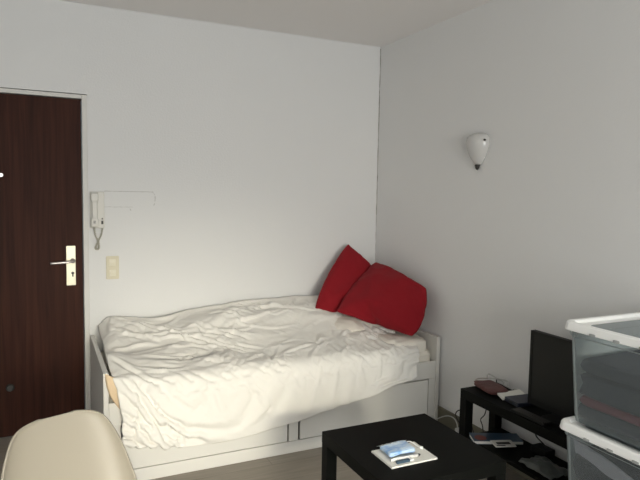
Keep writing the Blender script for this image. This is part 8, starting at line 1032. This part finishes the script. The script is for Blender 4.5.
-17,-17,-17,-7,-4,-3,-2,-3,0,-1,0,0,0,-1,0,0,1,0,0,0,0,0,0,2,2,2,4,4,5,10,11,16,16,-19,-16,-13,-9,-4,-3,-3,-2,0,-1,0,-1,0,0,-1,0,1,0,1,0,0,0,0,2,2,2,3,
4,5,11,9,14,15,-15,-16,-7,-13,-4,-3,-3,-2,-1,0,-1,-1,0,0,-1,0,1,0,0,1,0,0,1,1,1,3,2,4,5,9,10,13,14,-12,-15,-10,-9,-3,-3,-2,-4,0,-2,-1,0,-1,0,0,0,0,0,0,1,0,
0,1,1,1,3,2,3,5,8,12,14,12,-11,-16,-9,-6,-2,-4,-6,-2,-1,-1,-1,0,-1,-1,0,0,0,0,1,0,1,0,0,1,2,2,2,3,4,7,14,11,14,-11,-15,-8,-3,-7,-5,-2,-2,-2,-1,-1,0,-1,-1,0,
-1,1,0,0,1,0,1,0,0,2,2,3,3,3,6,10,12,13,-5,-16,-5,-8,-5,-3,-3,-2,-1,0,-2,-1,-1,-1,0,-1,0,1,0,0,1,1,1,1,0,1,4,2,4,4,9,11,13,-2,-16,-7,-6,-3,-4,-2,-1,0,
-3,-1,-1,-1,0,-2,-1,0,1,0,0,1,1,1,0,3,0,1,6,2,4,7,10,12,-2,-13,-6,-5,-3,-4,-1,0,-3,-1,-1,-2,0,-3,-1,0,0,0,1,0,0,1,1,1,1,2,1,2,6,2,6,9,11,0,-12,-5,
-3,-6,0,-1,-2,-2,-1,-2,-1,-4,0,-1,0,1,0,1,-1,0,2,1,0,1,1,2,2,2,7,3,7,10,2,-9,-4,-6,-1,-2,-1,0,-4,-2,-2,-1,0,3,-2,-2,-1,0,0,2,0,-2,2,2,-1,1,1,2,1,3,
8,4,9,4,-6,-7,-1,0,0,-2,-3,-2,-2,0,3,-3,0,0,-4,-1,0,0,2,-3,0,1,1,1,3,0,0,1,1,2,9,6,7,-8,1,1,-1,-3,-3,-1,-1,0,2,3,-4,-2,-2,1,-3,-2,-1,-1,0,0,0,2,
1,2,3,-1,2,1,-1,1,8,8,2,0,-2,-2,-2,-1,0,0,1,3,1,-3,-3,-1,-1,-1,-1,0,0,1,-2,-1,0,1,0,0,1,2,3,-1,-2,-1], PN, (-0.29784, -0.30381, -0.08504), 0.001)
def ridged0(v):
    return max(0., 1-abs(noise.noise(v))*3)**1.6
def pillow(name, c00, c10, c11, c01, thick, m, sag=0., rot=0, seed=0., kb=(.05,.05,.05,.05)):
    c = [Vector(q) for q in (c00, c10, c11, c01)]
    c = c[rot:]+c[:rot]
    n = ((c[1]-c[0]).cross(c[3]-c[0]) + (c[2]-c[3]).cross(c[2]-c[1])).normalized()
    out = []
    for p in PP:
        u = (p.x+.3)/.6; w = (p.y+.3)/.6
        su = math.sin(PI*min(1,max(0,u))); sw = math.sin(PI*min(1,max(0,w)))
        u += (kb[1]*u*u-kb[3]*(1-u)**2)*sw**.8; w += (kb[2]*w*w-kb[0]*(1-w)**2)*su**.8
        b = c[0]*(1-u)*(1-w)+c[1]*u*(1-w)+c[2]*u*w+c[3]*(1-u)*w
        h = p.z/.09*thick
        wr = .012*noise.noise(Vector((u*3.2+seed, w*3.2, p.z*2)))+.007*ridged0(Vector((u*3.5+seed, w*4.5+u*2, 3)))
        out.append(b + n*(h+wr) + Vector((0,0,-sag*math.sin(PI*u)*math.sin(PI*w))))
    o = link(name, out, PF, m, None, True)
    md = o.modifiers.new('sub', 'SUBSURF'); md.levels = 1; md.render_levels = 1
    return o
wp = pillow('pillow', (-.58,-.52,.585), (-.07,-.56,.60), (-.07,-.06,.63), (-.60,-.05,.66), .045, M['sheet'], 0, 0, 5.)
tag(wp, 'white pillow lying flat at the right end of the bed under the red ones', 'pillow')
r1 = pillow('pillow', (-.635,-.25,.69), (-.27,-.42,.66), (-.05,-.20,.88), (-.285,-.085,1.135), .065, M['red'], 0, 0, 1., (.05,.05,.03,.13))
tag(r1, 'red pillow leaning on the back wall with one corner pointing up', 'pillow')
r2 = pillow('pillow', (-.53,-.38,.695), (-.185,-.80,.59), (-.07,-.77,.89), (-.13,-.22,1.01), .085, M['red'], 0, 0, 9., (.03,.12,.07,.08))
tag(r2, 'plump red pillow resting against the right wall, in front of the other red one', 'pillow')

# ------------------------------------------------------------------ coffee table
TX, TY = -1.226, -2.165
ct = thing('coffee_table', 'low square black coffee table in front of the bed, holding the notepad', 'table', (TX+.275, TY+.275, 0))
MB().rbox((-.275,-.275,.40), (.275,.275,.45), .002, 2, .0015).build('tabletop', M['black'], ct)
for sx in (-1, 1):
    for sy in (-1, 1):
        x = sx*.249; y = sy*.249
        MB().box((x-.025, y-.025, 0), (x+.025, y+.025, .3995)).build('leg', M['black'], ct, bevel=.001)
# white pad and the things on it
np_ = thing('notepad', 'square white notepad lying on the coffee table under the blue packet', 'notepad', (-1.026, -1.955, .4505), math.radians(0))
q = [Vector((-1.133,-1.885)), Vector((-1.135,-2.042)), Vector((-.921,-2.042)), Vector((-.919,-1.878))]
def slab(mb, q, z0, z1, off):
    mb.add([(a.x-off[0], a.y-off[1], z) for z in (z0, z1) for a in q], [(0,1,2,3), (7,6,5,4), (0,4,5,1), (1,5,6,2), (2,6,7,3), (3,7,4,0)])
m_ = MB(); slab(m_, q, 0, .0055, (-1.026,-1.955)); m_.build('pages', M['paper'], np_)
m_ = MB(); slab(m_, [a+(Vector((-1.026,-1.955))-a)*.01 for a in q], .0056, .0066, (-1.026,-1.955)); m_.build('cover', M['paper'], np_)
tp = thing('tissue_packet', 'crinkled blue plastic tissue packet lying on the white notepad', 'tissue packet', (-1.045, -1.942, .4575), math.radians(2))
v, f = cloth_box(-.070, -.048, 0.001, .066, .048, .032, 24, 16, .007, 11., e1=.4, e2=.2)
link('packet', v, f, M['tissue'], tp, True)
v = []; f = []
for i in range(13):
    for j in range(7):
        u = i/12; w = j/6
        v.append((-.064+.130*u, .030+.026*w, .028-.012*w+.006*noise.noise(Vector((u*6, w*4, 2)))))
for i in range(12):
    for j in range(6): a = i*7+j; f.append((a, a+1, a+8, a+7))
o = link('flap', v, f, M['film'], tp, True); md = o.modifiers.new('t', 'SOLIDIFY'); md.thickness = .0012
pn = thing('pen', 'white pen with a dark tip beside the blue packet on the notepad', 'pen', (-1.045, -2.004, .4645), math.radians(0))
MB().tube([(-.070,0,0), (.055,0,0)], .006, 12).build('barrel', M['penwhite'], pn, True)
MB().tube([(.0551,0,0), (.062,0,0), (.068,0,0)], .005, 12, rr=[.006,.005,.002]).build('tip', M['dark'], pn, True)
MB().box((-.06,-.002,.0052), (-.025,.002,.0075)).build('pocket_clip', M['penwhite'], pn)
lg = thing('lighter', 'small dark blue lighter lying in front of the white pen', 'lighter', (-1.065, -2.024, .4575), math.radians(0))
MB().rbox((-.038,-.0075,0), (.022,.0075,.010), .003, 3, .002).build('body', mat('lighter_blue', (.05,.09,.13), .3), lg)
MB().rbox((.0225,-.007,0), (.040,.007,.010), .002, 3, .002).build('hood', M['penwhite'], lg)
ep = MB().tube(smooth_path([(-.985,-1.925,.462), (-.975,-1.900,.470), (-.958,-1.905,.474), (-.948,-1.935,.468), (-.935,-1.948,.461)], 6), .0022, 8)
ep = ep.tube([(-.940,-1.942,.463), (-.930,-1.955,.462)], .0055, 10)
tag(ep.build('earphone', M['penwhite'], None, True), 'white curled earphone with grey bud at the packet right end on the notepad', 'earphone')

# ------------------------------------------------------------------ bench
NX0, NX1, NY0, NY1 = -.275, -.016, -2.29, -1.388
bn = thing('bench', 'long black low bench with a lower shelf along the right wall', 'bench', ((NX0+NX1)/2, (NY0+NY1)/2, 0))
def bp(mb, name, m='black', **k):
    return mb.xf(Matrix.Translation((-(NX0+NX1)/2, -(NY0+NY1)/2, 0))).build(name, M[m], bn, **k)
bp(MB().rbox((NX0, NY0, .40), (NX1, NY1, .45), .002, 2, .0015), 'benchtop')
for x in (NX0, NX1-.05):
    for y in (NY0, NY1-.05):
        bp(MB().box((x, y, 0), (x+.05, y+.05, .3995)), 'leg', bevel=.001)
bp(MB().box((NX0+.002, NY0+.051, .185), (NX1, NY1-.051, .203)), 'shelf', bevel=.001)

# monitor
mo = thing('monitor', 'black flat computer monitor standing on the bench in front of the wall', 'monitor', (-.135, -2.0, .451), math.radians(0))
MB().rbox((-.075,-.12,0), (.085,.12,.010), .03, 6, .003).build('stand_base', M['blackplastic'], mo)
MB().box((.018,-.03,.0105), (.034,.03,.16)).build('stand_neck', M['blackplastic'], mo, bevel=.004)
MB().box((-.006,-.255,.022), (.020,.255,.390)).build('housing', M['blackplastic'], mo, bevel=.003)
MB().box((-.0092,-.238,.052), (-.0062,.238,.374)).build('screen', M['screen'], mo)
bz = MB()
for a, b in (((-.2545,.0225), (.2545,.0515)), ((-.2545,.3745), (.2545,.3895)), ((-.2545,.0515), (-.2385,.3745)), ((.2385,.0515), (.2545,.3745))):
    bz.box((-.011, a[0], a[1]), (-.0062, b[0], b[1]))
bz.build('bezel', M['blackplastic'], mo)

# things on the bench top
v, f = cloth_box(-.070, -.115, 0, .060, .095, .034, 20, 14, .005, 21., layers=2)
wa = thing('pouch', 'worn reddish brown pouch lying at the near end of the black bench', 'pouch', (-.140, -1.475, .451), math.radians(-12))
link('body', v, f, M['wallet'], wa, True)
MB().tube(smooth_path([(-.052,.082,.030), (-.02,.09,.036), (.03,.086,.034)], 5), .003, 6).build('zip', M['steel'], wa, True)
# folded paper
v = []; f = []
for k, (x, y, z) in enumerate([(-.06,-.03,.002), (-.055,.026,.012), (.09,.035,.016), (.095,-.02,.004)]): v.append((x, y, z))
for (x, y, z) in [(-.06,-.03,.010), (-.055,.026,.022), (.09,.035,.026), (.095,-.02,.012)]: v.append((x, y, z))
pa = link('paper', v, [(3,2,1,0), (4,5,6,7), (0,1,5,4), (1,2,6,5), (2,3,7,6), (3,0,4,7)], M['paper'])
pa.location = (-.135, -1.608, .450); pa.rotation_euler = (0,0,math.radians(-8)); tag(pa, 'folded sheet of white paper on the bench, between pouch and dark case', 'paper')
cs = thing('case', 'flat navy case on the bench just before the monitor', 'case', (-.125, -1.695, .451), math.radians(-6))
MB().rbox((-.075,-.055,0), (.080,.055,.014), .008, 4, .004).build('lower_shell', M['navy'], cs)
MB().rbox((-.075,-.055,.0145), (.080,.055,.022), .008, 4, .004).build('lid', M['navy'], cs)
MB().rbox((-.079,-.012,.010), (-.0755,.012,.018), .001, 2, .001).build('latch', M['dark'], cs)
kb = thing('keyboard', 'small flat black keyboard on the bench edge in front of the monitor', 'keyboard', (-.235, -1.87, .451), math.radians(0))
MB().rbox((-.036,-.10,0), (.022,.11,.012), .006, 4, .003).build('case', M['blackplastic'], kb)
ky = MB()
for i in range(3):
    for j in range(12): ky.box((-.030+.017*i, -.092+.0165*j, .0122), (-.016+.017*i, -.078+.0165*j, .0145))
o = ky.build('keys', M['dark'], kb); o['kind'] = 'stuff'
wc = MB().tube(smooth_path([(-.075,-1.37,.478), (-.05,-1.355,.492), (-.03,-1.385,.480), (-.05,-1.44,.488), (-.035,-1.49,.490), (-.06,-1.52,.468), (-.03,-1.56,.462), (-.05,-1.60,.455)], 8), .0035, 8)
wc.tube(smooth_path([(-.09,-1.40,.488), (-.055,-1.42,.485), (-.045,-1.47,.480), (-.075,-1.50,.478), (-.05,-1.545,.462)], 8), .003, 8)
tag(wc.build('cable', M['cablew'], None, True), 'tangled white cable lying behind the reddish pouch on the bench', 'cable')

# things on the lower shelf
bk = thing('book', 'blue book with a red disc on its cover, on the lower bench shelf', 'book', (-.165, -1.555, .2035), math.radians(-25))
MB().box((-.126,-.052,.002), (.128,.050,.016)).build('pages', M['paper'], bk)
MB().box((-.129,-.052,.0162), (.129,.052,.0185)).build('cover', mat('book_cover_blue', (.025,.060,.11), .3, var=.5, vscale=14), bk)
MB().box((-.129,-.052,0), (.129,.052,.0018)).build('cover', mat('book_back_blue', (.03,.07,.12), .4), bk)
MB().tube([(-.085,-.012,.0186), (-.085,-.012,.0190)], .032, 24).build('cover_disc', mat('disc_red', (.20,.045,.035), .5, var=.2, vscale=40), bk)
cd = thing('card', 'white card with a black slot lying over the edge of the blue book', 'card', (-.192, -1.640, .2228), math.radians(-20))
MB().rbox((-.056,-.040,0), (.056,.040,.004), .006, 4, .001).build('card_body', M['paper'], cd)
MB().rbox((-.036,-.014,.0041), (.036,.014,.0046), .003, 3, .0001).build('slot', M['dark'], cd)
MB().rbox((-.046,-.033,.0041), (.0,-.022,.0045), .003, 3, .0001).build('print', M['dark'], cd)
# crumpled bag with cables and small black adapter
v = []; f = []
for i in range(19):
    for j in range(15):
        u = i/18; w = j/14
        z = .006+.022*max(0, noise.noise(Vector((u*3, w*3, 5))))+.030*math.sin(PI*u)*math.sin(PI*w)+.008*noise.noise(Vector((u*9, w*8, 1)))
        v.append((-.070+.14*u, -.10+.20*w, max(.004, z)))
for i in range(18):
    for j in range(14): a = i*15+j; f.append((a, a+1, a+16, a+15))
bg = link('plastic_bag', v, f, mat('grey_bag_film', (.10,.11,.105), .35, var=.5, vscale=18), None, True)
bg.location = (-.175, -1.90, .2035); md = bg.modifiers.new('t', 'SOLIDIFY'); md.thickness = .003
tag(bg, 'crumpled grey plastic bag on the lower shelf under the monitor', 'bag')
ad = thing('adapter', 'black power adapter on the lower shelf against the wall', 'adapter', (-.055, -1.775, .2035))
MB().rbox((-.033,-.05,0), (.033,.05,.034), .006, 4, .004).build('housing', M['blackplastic'], ad)
MB().tube([(-.0,.05,.017), (-.0,.062,.017)], .005, 8).build('plug', M['blackplastic'], ad)
# cables
c = MB().tube(smooth_path([(-.04,-1.752,.452), (-.032,-1.752,.40), (-.05,-1.745,.352), (-.085,-1.75,.30), (-.07,-1.79,.262), (-.055,-1.80,.240)], 8), .0035, 8)
tag(c.build('cable', M['cableb'], None, True), 'black cable dropping from the monitor down to the adapter on the shelf', 'cable')
c = MB().tube(smooth_path([(-.008,-1.375,.46), (-.007,-1.365,.40), (-.030,-1.335,.303), (-.030,-1.315,.239), (-.032,-1.285,.198), (-.034,-1.306,.163), (-.036,-1.33,.06), (-.05,-1.34,.005)], 8), .0032, 8)
tag(c.build('cable', M['cableb'], None, True), 'black cable hanging behind the bench between its two near legs', 'cable')
c = MB().tube(smooth_path([(-.055,-.875,.006), (-.045,-.885,.05), (-.040,-.937,.089), (-.038,-.997,.117), (-.038,-1.05,.122), (-.042,-1.085,.105), (-.046,-1.10,.078)], 8), .0034, 8)
wcab = thing('cable', 'white cable arching from behind the bed along the skirting to a plug', 'cable', (0,0,0))
c.build('cord', M['cablew'], wcab, True)
MB().rbox((-.062,-1.125,.044), (-.030,-1.090,.080), .008, 4, .006).build('plug', M['cablew'], wcab)
c = MB().tube(smooth_path([(-.04,-1.20,.06), (-.036,-1.13,.10), (-.034,-1.085,.12), (-.034,-1.062,.150), (-.034,-1.085,.182), (-.034,-1.13,.19), (-.036,-1.2,.16), (-.04,-1.26,.05), (-.05,-1.30,.006)], 8), .0034, 8)
tag(c.build('cable', M['cableb'], None, True), 'black cable looping over the skirting beside the near bench leg', 'cable')
ps = thing('power_strip', 'dark power strip on the floor by the skirting behind the bench leg', 'power strip', (-.058, -1.03, 0.0))
MB().rbox((-.028,-.135,0.001), (.028,.135,.040), .008, 4, .005).build('housing', M['blackplastic'], ps)
for k in range(4):
    MB().tube([(0,-.095+.062*k,.0402), (0,-.095+.062*k,.0412)], .019, 18).build('socket', M['dark'], ps)

# ------------------------------------------------------------------ storage boxes
SX0, SX1, SY1, SY0 = -.600, -.022, -2.350, -2.780
def make_box(name, label, z0, z1):
    """z1 = top of the lid"""
    t = thing(name, label, 'storage box', ((SX0+SX1)/2, (SY0+SY1)/2, z0), 0, 'clear storage boxes stacked beside the bench')
    hx, hy = (SX1-SX0)/2, (SY1-SY0)/2; h = z1-z0
    body = MB(); rings = []
    for z, ins in ((.001, .034), (.004, .028), (.03, .024), (h-.055, .0085), (h-.050, .004), (h-.030, .003)):
        rings.append(rrect(-hx+ins, -hy+ins, hx-ins, hy-ins, z, .026, 7))
    for z, ins in ((h-.030, .006), (h-.050, .007), (h-.055, .0115), (.03, .027), (.004, .031)):
        rings.append(rrect(-hx+ins, -hy+ins, hx-ins, hy-ins, z, .023, 7))
    body.loft(rings)
    body.build('body', M['box'], t)
    lid = MB(); rings = []
    o = .009
    for z, ins in ((h-.029, -o+.001), (h-.031, -o-.002), (h-.027, -o-.003), (h-.006, -o), (h-.001, -o+.003), (h, -o+.007), (h-.001, .010), (h-.012, .016), (h-.013, .05)):
        rings.append(rrect(-hx+ins, -hy+ins, hx-ins, hy-ins, z, .034, 7))
    for z, ins in ((h-.016, .05), (h-.015, .013), (h-.005, .007), (h-.005, -o+.006), (h-.008, -o+.003), (h-.027, -o+.0005)):
        rings.append(rrect(-hx+ins, -hy+ins, hx-ins, hy-ins, z, .032, 7))
    n = len(rings[0]); 
    lid.loft(rings, False, False)
    # join the skirt bottom, close the panel (stepped, with two shallow ribs)
    R = len(rings); lid.f += [((R-1)*n+i, (R-1)*n+(i+1) % n, (i+1) % n, i) for i in range(n)]
    lid.build('lid', M['lid'], t, bevel=0)
    pnl = MB().rbox((-hx+.0505, -hy+.0505, h-.016), (hx-.0505, hy-.0505, h-.013), .02, 4, .0005)
    for k in (-.09, 0, .09): pnl.rbox((-hx+.08, k-.006, h-.0132), (hx-.08, k+.006, h-.0105), .004, 3, .001)
    pnl.build('lid_panel', M['box'], t)
    for k in (.09, -.004, -.098):
        c = MB().rbox((-.012,-.0045,0), (.012,.0045,.004), .003, 3, .001)
        c.xf(Matrix.Translation((-hx-.0118, k, h-.027)) @ Matrix.Rotation(-PI/2, 4, 'Y') @ Matrix.Rotation(PI/2, 4, 'Z'))
        c.build('clip', M['clipgrey'], t)
    return t
make_box('storage_box', 'clear storage box at the bottom of the stack by the bench', 0, .316)
make_box('storage_box', 'clear lidded storage box below the top one, holding lilac and dark clothes', .317, .677)
make_box('storage_box', 'topmost clear lidded storage box, holding slate clothes over a maroon garment', .678, 1.050)

def garment(name, label, a, b, m, seed, layers=2, amp=.009):
    v, f = cloth_box(*a, *b, 40, 26, amp, seed, layers=layers, e1=.13, e2=.10)
    o = link(name, v, f, m, None, True); tag(o, label, 'clothing', 'folded clothes in the storage boxes'); return o
ix0, ix1, iy0, iy1 = SX0+.026, SX1-.026, SY0+.026, SY1-.024
garment('folded_trousers', 'dark slate trousers folded at the bottom of the top storage box', (ix0, iy0, .686), (ix1, iy1, .752), M['slate'], 1., 1)
garment('folded_shirt', 'maroon folded shirt low in the topmost storage box', (ix0-.004, iy0, .742), (ix1, iy1-.01, .784), M['maroon'], 2., 1, .006)
garment('folded_sweater', 'thick slate sweater above the maroon shirt in the topmost box', (ix0-.008, iy0, .772), (ix1, iy1, .872), M['slate'], 3., 2)
garment('folded_jacket', 'charcoal jacket crowning the clothes in the topmost box', (ix0-.008, iy0-.002, .860), (ix1, iy1-.004, .925), M['slate'], 4., 1, .012)
garment('folded_trousers', 'navy trousers folded at the bottom of the second box', (ix0, iy0, .324), (ix1, iy1, .465), M['navycloth'], 5., 2)
garment('folded_sweater', 'navy sweater at the top of the second box, beside lilac cloth', (ix0-.004, iy0, .452), (ix1, iy1, .585), M['navycloth'], 6., 1)
v = []; f = []
for i in range(31):
    for j in range(9):
        u = i/30; w = j/8
        v.append((ix0-.004+.016*w, iy1-.014-(iy1-iy0)*.93*u, .615-.075*w*(1-.5*abs(u-.4))-.085*u+.012*math.sin(PI*u)+.006*noise.noise(Vector((u*7, w*4, 8)))))
for i in range(30):
    for j in range(8): a = i*9+j; f.append((a, a+1, a+10, a+9))
o = link('folded_towel', v, f, M['lilac'], None, True); md = o.modifiers.new('t', 'SOLIDIFY'); md.thickness = .012; md.offset = -1
md = o.modifiers.new('s', 'SUBSURF'); md.levels = 1; md.render_levels = 1
tag(o, 'pale lilac towel draped over navy clothes in the second storage box', 'towel')

# ------------------------------------------------------------------ shell chair
CH = ((-2.207,-2.215,0), 200)
ch = thing('shell_chair', 'grey white moulded shell chair with wooden legs, facing the coffee table', 'chair', CH[0], math.radians(CH[1]))
# profile: (forward y, z, half width, edge lift) from front lip to top of the back
prof = [(.225,.405,.155,0), (.215,.425,.185,.004), (.16,.436,.205,.012), (.08,.430,.218,.022), (0,.424,.224,.034), (-.07,.424,.224,.05), (-.13,.438,.222,.066), (-.172,.475,.220,.072), (-.196,.53,.215,.066), (-.212,.59,.208,.056), (-.226,.65,.195,.048), (-.240,.71,.178,.040), (-.250,.755,.158,.032), (-.257,.785,.140,.024), (-.261,.802,.110,.014), (-.263,.810,.058,.006)]
prof = [Vector(p) for p in [(a,b,c) for a,b,c,d in prof]], [d for a,b,c,d in prof]
ctr, lift = prof
v = []; f = []; n = 24
for k, p in enumerate(ctr):
    t = (ctr[min(k+1, len(ctr)-1)]-ctr[max(k-1, 0)]); t2 = Vector((0, t.x, t.y)).normalized()
    nrm = Vector((0, t2.z*1, -t2.y)).normalized()      # points up for the seat, forward for the back
    if nrm.z < 0 and k < 5: nrm = -nrm
    nrm = Vector((0, t2.z, -t2.y))
    for i in range(n+1):
        s = -1+2*i/n
        l = lift[k]*(abs(s)**2.6)
        v.append(Vector((p.z*.95*math.sin(s*1.35)/math.sin(1.35), p.x, p.y)) + nrm*l)
for k in range(len(ctr)-1):
    for i in range(n): a = k*(n+1)+i; f.append((a, a+1, a+n+2, a+n+1))
sh = link('shell', v, f, M['chair'], ch, True)
md = sh.modifiers.new('sub', 'SUBSURF'); md.levels = 2; md.render_levels = 2
md = sh.modifiers.new('thick', 'SOLIDIFY'); md.thickness = .006; md.offset = 0
for sx in (-1, 1):
    for sy in (-1, 1):
        MB().tube([(sx*.115, sy*.10-.01, .395), (sx*.215, sy*.205-.01, 0)], .013, 12, rr=[.0135,.010]).build('leg', M['beech'], ch, True)
br = MB()
for sx in (-1, 1):
    br.tube([(sx*.13,-.125,.34), (sx*.155,.145,.24)], .0035, 8); br.tube([(sx*.13,.105,.34), (sx*.155,-.165,.24)], .0035, 8)
for sy in (-1, 1):
    br.tube([(-.13,sy*.115-.01,.34), (.155,sy*.145-.01,.24)], .0035, 8); br.tube([(.13,sy*.115-.01,.34), (-.155,sy*.145-.01,.24)], .0035, 8)
br.tube([(-.12,-.11,.392), (.12,.09,.392)], .006, 8); br.tube([(.12,-.11,.392), (-.12,.09,.392)], .006, 8)
br.tube([(0,-.01,.392), (0,-.01,.419)], .02, 10)
br.build('brace', M['dark'], ch, True)

# ------------------------------------------------------------------ light
w = bpy.data.worlds.new('world'); sc.world = w; w.use_nodes = True
bgn = w.node_tree.nodes['Background']
sky = w.node_tree.nodes.new('ShaderNodeTexSky'); sky.sky_type = 'NISHITA'; sky.sun_disc = False
sky.sun_elevation = math.radians(30); sky.sun_rotation = math.radians(200)
w.node_tree.links.new(sky.outputs['Color'], bgn.inputs['Color']); bgn.inputs['Strength'].default_value = .15
def area(name, loc, size, energy, color, rot, spread=180):
    l = bpy.data.lights.new(name, 'AREA'); l.shape = 'RECTANGLE'; l.size, l.size_y = size; l.energy = energy; l.color = color; l.spread = math.radians(spread)
    o = bpy.data.objects.new(name, l); col.objects.link(o); o.location = loc; o.rotation_euler = rot; return o
def aim(a, b):
    return (Vector(b)-Vector(a)).to_track_quat('-Z', 'Y').to_euler()
area('window_light', ((WX0+WX1)/2, YF+.03, 1.25), (2.2, 1.7), 110, (.965,1,1), (PI/2, 0, 0))
ka = (-1.75, YF+.05, 1.75)
area('window_beam', ka, (1.6, .4), 5.5, (1,.92,.72), aim(ka, (-1.6, 0, .08)), 26)


# ------------------------------------------------------------------ camera
cam = bpy.data.cameras.new('camera'); co = bpy.data.objects.new('camera', cam); col.objects.link(co)
cam.sensor_width = 36; cam.lens = 582.49*36/640; cam.clip_start = .02
r = Vector((0.90202556, -0.43128482, 0.01852783)); u = Vector((0.01730498, 0.07901196, 0.99672346)); fw = Vector((0.43133562, 0.89874941, -0.07873419))
m = Matrix((r, u, -fw)).transposed().to_4x4(); m.translation = Vector((-2.3278727, -3.85539567, 1.49379147))
co.matrix_world = m
sc.camera = co
sc.view_settings.view_transform = 'Standard'; sc.view_settings.look = 'None'; sc.view_settings.gamma = 1
sc.view_settings.exposure = 0
sc.cycles.transparent_max_bounces = 24
sc.cycles.max_bounces = 10; sc.cycles.diffuse_bounces = 6
